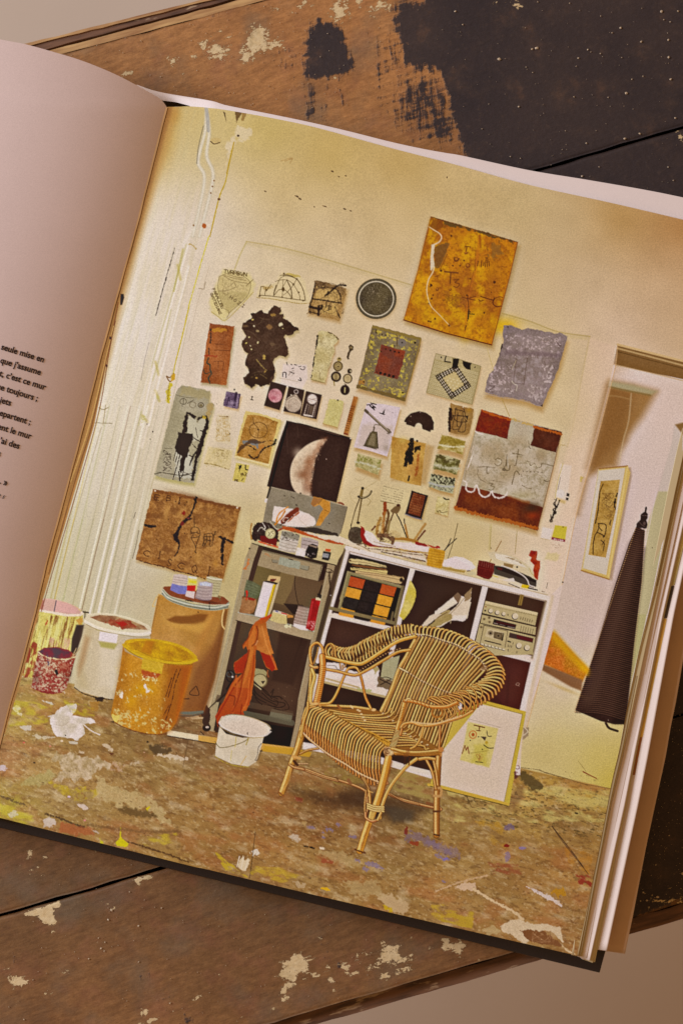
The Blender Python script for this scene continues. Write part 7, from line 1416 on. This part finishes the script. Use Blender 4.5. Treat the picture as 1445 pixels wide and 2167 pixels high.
# lower white page peeping out above the printed page
UP = [(286,178),(340,195),(445,213),(480,223),(566,240),(653,258),(739,278),(826,300),(895,315),(945,324),(980,330),(1118,360),(1239,380),(1360,401),(1445,418),(1600,452)]
V = []; n = 160
Tp = crv(np.array(TOP, float), 8); Up = crv(np.array(UP, float), 8)
for i in range(n):
    x = 290+(1560-290)*i/(n-1.)
    yt = float(np.interp(x, Up[:, 0], Up[:, 1])); tb = float(np.interp(x, Tp[:, 0], Tp[:, 1]))
    yb = tb+22
    if x < 405: yb = float(np.interp(x, [290, 345, 372, 405], [206, 213, 216, 225]))
    zz = float(zr(x, max(yt, 230)))-0.0018-(.004*max(0, 1-(x-290)/160.))
    for j in range(5): y = yt+(yb-yt)*j/4.; V.append([float(q) for q in at(x, y, zz-(0.0008 if j == 0 else 0))])
new_mesh('lower_page', np.array(V), np.array([[i*5+j, i*5+j+1, i*5+j+6, i*5+j+5] for i in range(n-1) for j in range(4)]), M_PAPER, book, True)['label'] = 'white margin of the next page showing above the picture'

# black cover boards and spine
M_CV, nt_, bs_ = nodes('black_cover'); co = objco(nt_); nn = noise(nt_, co, 1500, 3)
nt_.links.new(mixc(nt_, nn, sl(30, 23, 21), sl(46, 36, 33)), bs_.inputs['Base Color']); bs_.inputs['Roughness'].default_value = .5; bump(nt_, nn, .3, .0002, bs_)
def slab(name, poly, z0, z1, mat, parent, bev=0.0004, lab=None):
    n = len(poly); V = [at(x, y, z1) for x, y in poly]; V = [[float(q) for q in v] for v in V]; V += [[v[0], v[1], z0] for v in V]
    F = [tuple(range(n))[::-1], tuple(range(n, 2*n))]+[(i, (i+1) % n, n+(i+1) % n, n+i) for i in range(n)]
    o = new_mesh(name, V, F, mat, parent)
    if bev: b = o.modifiers.new('bevel', 'BEVEL'); b.width = bev; b.segments = 2
    if lab: o['label'] = lab
    return o
slab('cover_board', [(1268,2059),(1283,2004),(1578,520),(380,236),(-20,1747)], .0006, .0036, M_CV, book, lab='black back cover board')
slab('cover_board', [(-24,1745),(350,236),(-600,20),(-1040,1500)], .0006, .0036, M_CV, book)
slab('spine', [(-52,1726),(-12,1737),(420,236),(420,214),(330,196),(320,236)], .0006, .0110, M_CV, book)

# ======================================================================
# the table
# ======================================================================
table = empty('wooden_table', (0, 0, 0), 'old table of wide brown boards with flaking black and white paint under the book', 'table')
def pmask(X, Y, poly, soft):
    d2 = np.full(X.shape, 1e12); ins = np.zeros(X.shape, bool); n = len(poly)
    for i in range(n):
        ax, ay = poly[i]; bx, by = poly[(i+1) % n]; ex, ey = bx-ax, by-ay; L2 = ex*ex+ey*ey+1e-9
        t = np.clip(((X-ax)*ex+(Y-ay)*ey)/L2, 0, 1); d2 = np.minimum(d2, (X-ax-t*ex)**2+(Y-ay-t*ey)**2)
        if ay != by: ins ^= ((Y >= min(ay, by)) & (Y < max(ay, by))) & (X < ax+(Y-ay)*ex/ey)
    return np.clip(.5+.5*np.sqrt(d2)*np.where(ins, 1, -1)/soft, 0, 1)
def zp(f, s): fr(f); r = [tuple(q) for q in pts(s)]; fr('0'); return r
DARK = [  # polygon, softness, level
 (zp('B','470,90 780,110 820,480 700,560 450,560 440,300'), 12, .36), (zp('B','150,300 480,180 480,560 120,520'), 14, .34), (zp('B','820,0 1100,0 1100,960 900,820 820,500'), 18, .36), (zp('C','60,380 230,360 250,520 90,560'), 16, .60),
 (zp('B','520,150 560,120 620,130 700,160 725,200 740,280 775,400 740,455 660,480 560,485 495,490 480,380 478,230'), 9, 1.0),
 (zp('B','290,320 350,260 400,240 470,220 480,400 400,400 280,400'), 14, .56), (zp('B','170,400 290,380 300,470 150,480'), 10, .47),
 (zp('B','470,480 560,480 560,760 465,740'), 8, .60), (zp('B','560,490 720,480 620,600 600,780 555,770'), 10, .47), (zp('B','680,540 700,540 720,650 705,650'), 5, .7),
 (zp('B','980,0 1100,0 1090,150 1080,420 960,470 940,340 1000,200'), 14, .62), (zp('B','1030,0 1700,0 1700,460 1350,420 1080,420 1060,240 1020,160'), 12, 1.0),
 (zp('B','860,300 960,250 1000,480 1060,760 960,700 890,560'), 14, .50), (zp('B','1000,420 1360,410 1420,600 1460,960 1100,880 980,760'), 16, .56),
 (zp('C','-150,-60 2400,-60 2400,1400 130,1000 60,800 -40,440 -150,380'), 7, 1.0),
 (zp('B','300,230 500,120 500,200 360,330'), 12, .42), (zp('B','900,150 980,130 960,330 880,330'), 10, .52),
 (zp('A','1220,60 1445,20 1445,80 1250,105'), 8, .56), (zp('B','0,30 170,10 150,60 0,70'), 8, .5),
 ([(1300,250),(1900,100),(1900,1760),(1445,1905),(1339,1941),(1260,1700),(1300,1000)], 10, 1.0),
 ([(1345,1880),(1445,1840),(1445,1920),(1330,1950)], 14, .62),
 (zp('c','1180,480 1230,480 1230,620 1160,560'), 14, .43), (zp('c','870,1180 1150,1200 1130,1290 900,1260'), 26, .44), (zp('c','80,935 125,935 130,975 85,980'), 7, .7), (zp('c','1115,1295 1185,1295 1190,1350 1110,1350'), 7, .7),
 (zp('c','1120,940 1240,930 1200,1000 1100,990'), 18, .43), (zp('d','600,800 700,850 780,1000 700,960 640,880'), 20, .46), (zp('d','750,960 790,960 790,1020 755,1010'), 6, .75), (zp('c','830,1050 900,1050 880,1110 830,1100'), 14, .43)]
WHITE = [
 (zp('A','1215,270 1260,235 1330,250 1400,240 1400,330 1380,375 1300,370 1240,340'), 10, .56),
 (zp('A','560,215 600,200 640,230 600,250'), 6, .42), (zp('A','1290,170 1360,165 1380,200 1300,215'), 7, .44), (zp('A','1100,445 1125,440 1125,465 1100,465'), 3, .62), (zp('A','985,300 1010,310 1005,330 985,320'), 3, .5), (zp('B','270,40 330,40 330,70 270,75'), 6, .46), (zp('B','370,60 400,60 400,95 375,95'), 4, .5), (zp('B','280,240 350,240 360,300 280,320'), 8, .5), (zp('B','650,470 680,468 680,486 650,486'), 3, .62),
 (zp('B','900,470 960,460 960,500 920,500'), 6, .5), (zp('B','420,1 520,0 500,30 420,20'), 5, .5), (zp('c','560,600 700,610 690,660 640,640'), 10, .42), (zp('c','330,790 380,800 360,820'), 5, .5), (zp('c','60,160 100,170 60,200'), 5, .45), (zp('d','590,930 640,935 600,950'), 4, .55), (zp('d','450,1060 520,1060 520,1110 470,1130'), 6, .6), (zp('d','1000,890 1220,930 1220,1000 1040,1000'), 10, .52), (zp('d','500,1240 480,1225 470,1240'), 3, .6), (zp('d','780,905 800,910 795,925'), 3, .6), (zp('d','90,1330 180,1305 150,1345'), 6, .55), (zp('e','1150,540 1445,500 1445,560 1250,580'), 14, .40),
 (zp('A','1010,370 1060,335 1095,350 1090,415 1050,425'), 8, .55), (zp('A','725,462 770,425 830,430 825,465'), 5, .53), (zp('A','1170,340 1215,345 1200,365 1165,360'), 4, .5),
 (zp('B','75,405 90,300 110,200 180,150 260,150 260,230 350,240 340,290 200,330 130,390'), 8, .60), (zp('B','620,60 650,0 740,20 760,80 720,130 705,165 640,110'), 8, .62), (zp('B','850,60 900,-10 1010,-10 1000,60 870,110'), 9, .52), (zp('B','430,30 480,-10 570,-10 540,30 440,70'), 9, .52), (zp('B','780,0 840,-10 830,40 790,50'), 6, .5), (zp('B','0,270 20,280 10,350 -10,360'), 5, .6),
 (zp('C','270,0 320,0 320,25 280,30'), 4, .62), (zp('C','360,0 460,0 470,40 380,60'), 8, .45), (zp('C','1405,810 1460,800 1460,860 1400,860'), 7, .55), (zp('C','1320,840 1350,830 1340,860'), 4, .5),
 (zp('c','135,670 240,640 370,590 370,635 330,650 335,690 350,720 345,750 270,740 235,690 155,690'), 2.5, .80), (zp('c','800,460 860,450 940,435 945,470 880,470 860,500 830,490'), 2.5, .74), (zp('c','50,1050 140,1040 175,1080 170,1110 130,1130 65,1125 70,1090'), 5, .66), (zp('c','160,285 200,280 205,315 180,325'), 3, .8), (zp('c','262,325 295,320 290,345'), 3, .7), (zp('c','40,180 75,170 60,195'), 2.5, .7), (zp('c','210,375 235,378 230,395'), 2.5, .7), (zp('c','250,435 278,435 275,447'), 2.5, .7), (zp('c','150,350 240,370 240,470 150,400'), 10, .44),
 (zp('c','1175,1190 1215,1170 1250,1175 1210,1205 1175,1210'), 4, .72), (zp('c','845,1265 900,1260 930,1275 860,1305'), 4, .70), (zp('c','850,1350 900,1310 980,1300 960,1340'), 4, .68), (zp('c','1320,1040 1350,1040 1350,1052 1322,1050'), 3, .72), (zp('c','890,1158 915,1156 915,1168'), 3, .7), (zp('c','230,1160 350,1145 320,1165'), 6, .47), (zp('c','360,1015 440,1010 430,1030 370,1030'), 6, .5), (zp('c','0,1010 90,990 80,1005 0,1025'), 6, .46), (zp('c','1000,1300 1060,1275 1050,1290 1010,1310'), 5, .6), (zp('c','535,320 590,300 560,325'), 3, .6),
 (zp('d','425,970 540,900 570,930 600,925 580,1000 595,1030 530,1050 490,1090 510,1110 470,1130 475,1200 460,1235 430,1225 420,1160 415,1120 450,1090 380,1060 420,1020'), 5, .68), (zp('d','540,1085 600,1050 700,1020 700,995 750,990 700,1030 640,1060 600,1075'), 5, .66), (zp('d','780,970 810,945 835,985 850,1020 900,1020 850,1060 820,1030 780,1010'), 5, .68),
 (zp('d','920,1020 1000,960 1040,860 1100,860 1160,880 1160,930 1220,920 1220,950 1130,970 1080,985 1000,1010 940,1030'), 6, .60), (zp('d','1020,850 1060,825 1060,860 1030,870'), 4, .66), (zp('d','850,930 900,900 990,880 980,900 870,945'), 6, .52), (zp('d','860,970 940,955 930,990 870,985'), 6, .5), (zp('d','1020,1060 1050,1040 1085,1045 1080,1075 1030,1085'), 4, .72), (zp('d','1110,1040 1140,1005 1230,1010 1220,1030 1140,1050'), 5, .66), (zp('d','695,1080 725,1060 745,1080 720,1105'), 4, .7), (zp('d','735,1140 750,1125 755,1160 738,1168'), 3, .72), (zp('d','855,1120 875,1115 870,1140'), 3, .66), (zp('d','370,1250 410,1225 390,1260 340,1290'), 5, .6), (zp('d','110,1335 170,1310 140,1340'), 5, .6), (zp('d','20,1040 50,1040 48,1052'), 3, .72), (zp('d','645,815 670,815 662,832'), 3, .68), (zp('d','580,680 598,680 592,696'), 3, .66), (zp('d','1315,880 1355,885 1350,920 1325,905'), 4, .62), (zp('d','1390,820 1445,850 1445,915 1410,910'), 5, .64), (zp('d','1200,960 1220,960 1215,1000'), 4, .56), (zp('d','1180,825 1240,828 1190,835'), 3, .56), (zp('d','1260,1000 1330,990 1270,1025'), 5, .5),
 (zp('e','80,750 140,765 240,780 215,830 200,860 150,830 100,820'), 5, .62), (zp('e','15,810 50,810 50,840 30,835'), 4, .62), (zp('e','290,875 305,875 320,905 300,900'), 3, .7), (zp('e','1200,480 1240,520 1340,510 1300,570 1230,570 1190,540'), 12, .43), (zp('c','600,810 650,840 640,900 610,880'), 8, .44), (zp('c','340,800 620,820 600,700 680,640 700,660'), 3, .0)]

def board_mat():
    m, nt, bs = nodes('painted_board'); co = objco(nt)
    R15 = math.radians(-15.5)
    grain = noise(nt, mapped(nt, co, (90, 300, 90), math.radians(-21)), 1.5, 6, .72)
    grain2 = noise(nt, mapped(nt, co, (240, 900, 240), R15), 1.4, 4, .7)
    big = noise(nt, co, 14, 4, .6); mid = noise(nt, co, 70, 5, .62); fine = noise(nt, co, 420, 4, .65)
    strk = noise(nt, mapped(nt, co, (420, 60, 60), math.radians(-4)), 1.2, 4, .6)
    strk2 = noise(nt, mapped(nt, co, (50, 330, 60), R15), 1.3, 4, .6)
    A = N_(nt, 'ShaderNodeAttribute', attribute_name='wear'); sep = N_(nt, 'ShaderNodeSeparateColor'); nt.links.new(A.outputs['Color'], sep.inputs[0])
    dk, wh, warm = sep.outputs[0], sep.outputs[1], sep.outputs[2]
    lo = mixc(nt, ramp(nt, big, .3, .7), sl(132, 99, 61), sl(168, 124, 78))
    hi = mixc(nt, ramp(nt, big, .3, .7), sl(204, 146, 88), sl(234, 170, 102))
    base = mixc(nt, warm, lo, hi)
    base = mixc(nt, ramp(nt, grain, .35, .7), mixc(nt, 1.0, base, (.60, .57, .55), 'MULTIPLY'), base)
    base = mixc(nt, mth(nt, 'MULTIPLY', ramp(nt, grain2, .3, .75), .45), base, mixc(nt, 1.0, base, (.55, .5, .5), 'MULTIPLY'))
    base = mixc(nt, mth(nt, 'MULTIPLY', ramp(nt, mid, .5, .8), .5), base, sl(160, 104, 80))
    base = mixc(nt, mth(nt, 'MULTIPLY', ramp(nt, noise(nt, co, 40, 5), .50, .72), .55), base, sl(120, 108, 88))
    base = mixc(nt, mth(nt, 'MULTIPLY', ramp(nt, noise(nt, co, 26, 5, .65), .48, .66), .6), base, mixc(nt, 1.0, base, (.62, .56, .52), 'MULTIPLY'))
    # dark paint where mask + noise passes
    nb = mth(nt, 'ADD', mth(nt, 'MULTIPLY', strk, .4), mth(nt, 'ADD', mth(nt, 'MULTIPLY', strk2, .35), mth(nt, 'MULTIPLY', fine, .25)))
    dv = mth(nt, 'ADD', dk, mth(nt, 'MULTIPLY', mth(nt, 'SUBTRACT', nb, .5), 2.3))
    dmask = mth(nt, 'MULTIPLY', ramp(nt, dv, .42, .62), mth(nt, 'SUBTRACT', 1.0, mth(nt, 'MULTIPLY', ramp(nt, mid, .60, .74), .14)))
    dcol = mixc(nt, ramp(nt, big, .35, .65), sl(54, 46, 48), sl(70, 58, 55)); dcol = mixc(nt, mth(nt, 'MULTIPLY', ramp(nt, fine, .55, .8), .5), dcol, sl(98, 80, 66)); dcol = mixc(nt, mth(nt, 'MULTIPLY', ramp(nt, mid, .5, .75), .35), dcol, sl(96, 76, 62))
    c = mixc(nt, dmask, base, dcol)
    # pale flaked paint
    wn = mth(nt, 'ADD', mth(nt, 'MULTIPLY', noise(nt, co, 330, 6, .72), .6), mth(nt, 'MULTIPLY', noise(nt, mapped(nt, co, (170, 560, 170), R15), 1.3, 5, .7), .4))
    wv = mth(nt, 'ADD', wh, mth(nt, 'MULTIPLY', mth(nt, 'SUBTRACT', wn, .5), 3.2)); wmask = ramp(nt, wv, .58, .62)
    has = ramp(nt, wh, .02, .30); wmask = mth(nt, 'MULTIPLY', wmask, has)
    wcol = mixc(nt, ramp(nt, fine, .35, .7), sl(226, 200, 148), sl(240, 220, 174)); wcol = mixc(nt, mth(nt, 'MULTIPLY', ramp(nt, noise(nt, co, 120, 3), .55, .75), .5), wcol, sl(178, 156, 104))
    c = mixc(nt, wmask, c, wcol)
    sp = ramp(nt, noise(nt, co, 900, 2, .5), .76, .80); c = mixc(nt, mth(nt, 'MULTIPLY', sp, .6), c, sl(200, 172, 136))
    c = mixc(nt, mth(nt, 'MULTIPLY', ramp(nt, noise(nt, co, 480, 5, .75), .38, .62), .34), c, mixc(nt, 1.0, c, (.58, .55, .52), 'MULTIPLY'))
    c = mixc(nt, mth(nt, 'MULTIPLY', ramp(nt, noise(nt, co, 1500, 2, .7), .3, .7), .34), c, mixc(nt, 1.0, c, (.5, .5, .5), 'MULTIPLY'))
    scr_ = ramp(nt, noise(nt, mapped(nt, co, (90, 1500, 90), math.radians(-22)), 1.2, 3, .6), .66, .72); c = mixc(nt, mth(nt, 'MULTIPLY', scr_, .35), c, mixc(nt, 1.0, c, (1.7, 1.6, 1.5), 'MULTIPLY'))
    nt.links.new(c, bs.inputs['Base Color']); bs.inputs['Roughness'].default_value = .62; bs.inputs['Specular IOR Level'].default_value = .3
    h = mth(nt, 'ADD', mth(nt, 'MULTIPLY', grain2, .25), mth(nt, 'ADD', mth(nt, 'MULTIPLY', wmask, .8), mth(nt, 'MULTIPLY', dmask, .3)))
    h = mth(nt, 'ADD', h, mth(nt, 'MULTIPLY', fine, .25)); bump(nt, h, .7, .0007, bs)
    return m
M_B = board_mat()
M_E, nt_, bs_ = nodes('worn_edge'); co = objco(nt_)
nt_.links.new(mixc(nt_, ramp(nt_, noise(nt_, mapped(nt_, co, (30, 260, 30), math.radians(-15)), 1.5, 5), .35, .65), sl(206, 168, 110), sl(150, 104, 62)), bs_.inputs['Base Color']); bs_.inputs['Roughness'].default_value = .7
M_D, nt_, bs_ = nodes('dark_edge'); co = objco(nt_); n1 = noise(nt_, mapped(nt_, co, (40, 320, 40), math.radians(-16)), 1.5, 5)
cc = mixc(nt_, ramp(nt_, n1, .3, .6), sl(70, 46, 32), sl(120, 84, 58)); cc = mixc(nt_, ramp(nt_, noise(nt_, mapped(nt_, co, (60, 300, 40), math.radians(-16)), 1.2, 5), .60, .66), cc, sl(176, 150, 118))
nt_.links.new(cc, bs_.inputs['Base Color']); bs_.inputs['Roughness'].default_value = .6

def board(l0, l1, label=None, gap=3.2, z=0.0, x0=-420, x1=1850):
    """a thick plank between two pixel lines y = a + b x, top gridded so paint wear can be laid on it"""
    st = 4.6; nx = int((x1-x0)/st); ny = max(int((l1[0]-l0[0])/st), 4)
    xs = np.r_[np.linspace(-2250, x0-60, 22), np.linspace(x0, x1, nx)]; nx = len(xs); R = np.random.RandomState(int(abs(l0[0])))  # unseen left run, its length set for the shade on the floor
    def wob(a): return np.interp(xs, np.linspace(x0, x1, 60), R.randn(60)*a)
    ya = l0[0]+l0[1]*xs+gap+wob(.9); yb = l1[0]+l1[1]*xs-gap+wob(.9)
    t = np.linspace(0, 1, ny)[:, None]; Yg = ya[None]*(1-t)+yb[None]*t; Xg = np.broadcast_to(xs, Yg.shape)
    dist = np.minimum(Yg-ya[None], yb[None]-Yg)*S; zz = z-np.clip(.0010-dist, 0, .0010)*.7
    X, Y = Xg.ravel(), Yg.ravel(); dk = np.zeros(len(X)); wh = np.zeros(len(X))
    for p, s, l in DARK: dk = np.maximum(dk, pmask(X, Y, p, s*(2.4 if s > 6 else 1.2))*l)
    for p, s, l in WHITE:
        if l: wh = np.maximum(wh, pmask(X, Y, p, s*2.4)*(l+.30))
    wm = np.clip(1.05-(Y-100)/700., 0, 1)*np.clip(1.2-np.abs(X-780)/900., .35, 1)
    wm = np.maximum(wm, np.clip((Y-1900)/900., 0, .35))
    Vt = np.stack(at(X, Y, zz.ravel()), 1); n = len(Vt)
    ring = [i for i in range(nx)]+[r*nx+nx-1 for r in range(1, ny)]+[(ny-1)*nx+i for i in range(nx-2, -1, -1)]+[r*nx for r in range(ny-2, 0, -1)]
    Vb = Vt[ring].copy(); Vb[:, 2] = z-.024; m = len(ring)
    Q = quads(ny, nx); Sd = np.array([[ring[i], ring[(i+1) % m], n+(i+1) % m, n+i] for i in range(m)])[:, ::-1]
    o = new_mesh('board', np.vstack([Vt, Vb]), np.vstack([Q, Sd]), M_B, table)
    ca = o.data.color_attributes.new('wear', 'FLOAT_COLOR', 'POINT'); z_ = np.zeros(m)
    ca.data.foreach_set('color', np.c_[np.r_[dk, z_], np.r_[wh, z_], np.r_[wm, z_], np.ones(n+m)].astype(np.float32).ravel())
    if label: o['label'] = label
    return o
Ls = [(146, -.264), (690, -.291), (1312, -.293), (1938, -.295), (2334, -.2905)]
board(Ls[0], Ls[1], 'warm brown board with worn black paint, along the top')
board(Ls[1], Ls[2], 'board hidden under the middle of the book')
board(Ls[2], Ls[3], 'board under the lower edge of the book')
board(Ls[3], Ls[4], 'dark brown front board with flaked cream paint')
def strip(name, l0, l1, z, th, mat, x0=-2250, x1=1850, lab=None):
    xs = np.r_[np.linspace(x0, -500, 40), np.linspace(-420, x1, 90)]; n = 130; R = np.random.RandomState(int(abs(l0[0]*3))); V = []
    w0 = R.randn(n)*.5; w1 = R.randn(n)*.5
    for k in range(n):
        for (l, wv_) in ((l0, w0), (l1, w1)):
            p = at(xs[k], l[0]+l[1]*xs[k]+wv_[k], z); V.append([float(q) for q in p])
    V = np.array(V); Vb = V.copy(); Vb[:, 2] -= th; m = len(V)
    F = [(2*i, 2*i+1, 2*i+3, 2*i+2) for i in range(n-1)]+[(2*i, 2*i+2, 2*i+2+m, 2*i+m) for i in range(n-1)]+[(2*i+3, 2*i+1, 2*i+1+m, 2*i+3+m) for i in range(n-1)]
    o = new_mesh(name, np.vstack([V, Vb]), F, mat, table)
    if lab: o['label'] = lab
    return o
strip('worn_edge', (134.5, -.2655), (149, -.2645), -.0008, .020, M_E, lab='bare pale worn edge of the top board')
strip('rail', (112, -.252), (130, -.268), -.012, .05, M_D, lab='brown rail running beside the table top')
strip('worn_edge', (106, -.249), (112.5, -.252), -.0112, .05, M_E)
strip('rail', (2332, -.2905), (2361, -.2885), -.006, .05, M_D, lab='dark front rail below the front board')
strip('underside', (140, -.265), (2350, -.2905), -.0246, .01, M_CV)

# little splashes of cream paint on the boards
R = np.random.RandomState(11)
fl = [zp('C', s)[0]+(r,) for s, r in (('52,69',2.6),('548,293',3.6),('520,300',2.6),('320,362',3.8),('1062,170',2.8),('1188,255',2.8),('1310,70',3.2),('1412,68',2.2),('1353,243',2.6),('1355,350',3.0),('1368,485',2.8),('1095,570',3.4),('862,303',2.2),('803,356',2),('440,652',2.3),('1395,722',2.6),('1178,818',2.4),('1087,848',2.8),('852,876',2.2),('827,1078',2.4),('1352,1022',1.8),('1384,1104',2.0),('777,592',1.7),('985,595',1.6),('1010,200',1.7),('525,443',1.5),('484,410',1.5),('880,318',1.6),('938,328',1.6),('790,405',1.5),('97,150',1.8),('930,1020',1.8),('724,800',1.3),('215,788',1.3),('1325,120',1.6),('1365,133',1.6),('940,98',1.5),('555,12',1.8),('705,915',1.3),('388,958',1.5),('450,968',1.4),('1198,466',1.6),('1068,352',1.4),('1130,485',1.8),('750,20',1.5))]
for i in range(150): fl.append((R.uniform(700, 1445), R.uniform(0, 400), R.uniform(.5, 1.1)))
for i in range(170): fl.append((R.uniform(150, 700), R.uniform(0, 240), R.uniform(.5, 1.3)))
for i in range(200): fl.append((R.uniform(0, 1000), R.uniform(1800, 2160), R.uniform(.4, 1.2)))
for i in range(260): fl.append((R.uniform(1340, 1445), R.uniform(1450, 1900), R.uniform(.5, 1.1)))
fl += [zp('c', s)[0]+(r,) for s, r in (('685,655',3),('665,712',2.6),('620,888',2.6),('640,905',2),('645,850',1.8),('605,825',1.8),('850,970',1.8),('205,1080',1.8),('795,542',1.7),('850,750',2.4),('990,640',1.9),('150,1322',2.2),('545,952',2.2),('1042,1222',2))]
fl += [zp('e', s)[0]+(r,) for s, r in (('1440,395',3.2),('1300,525',3),('1220,500',2.4),('1240,545',2.6),('1290,345',1.8),('1365,180',1.8))]
tv, tf = [], []
for x, y, r in fl:
    if y < 148-.264*x or y > 2332-.29*x: continue
    n = 9; b = len(tv)
    for k in range(n):
        a = k/n*6.283; rr = r*R.uniform(.65, 1.2); tv.append([float(q) for q in at(x+rr*math.cos(a), y+rr*.85*math.sin(a), .0004)])
    tv.append([float(q) for q in at(x, y, .0007)])
    for k in range(n): tf.append((b+n, b+(k+1) % n, b+k))
M_FK, nt_, bs_ = nodes('cream_paint'); co = objco(nt_)
nt_.links.new(mixc(nt_, noise(nt_, co, 300, 2), sl(160, 136, 106), sl(222, 204, 172)), bs_.inputs['Base Color'])
o = new_mesh('paint_flecks', tv, tf, M_FK, table); o['kind'] = 'stuff'

# ======================================================================
# the floor far below the table
# ======================================================================
M_F, nt_, bs_ = nodes('floor_plaster'); co = objco(nt_)
nt_.links.new(mixc(nt_, ramp(nt_, noise(nt_, co, 3.0, 4), .3, .7), FLOOR_A, FLOOR_B), bs_.inputs['Base Color']); bs_.inputs['Roughness'].default_value = .8
o = new_mesh('floor', [(-4, -4, -.75), (4, -4, -.75), (4, 4, -.75), (-4, 4, -.75)], [(0, 1, 2, 3)], M_F); o['kind'] = 'structure'; o['label'] = 'bare tan floor far below the table'
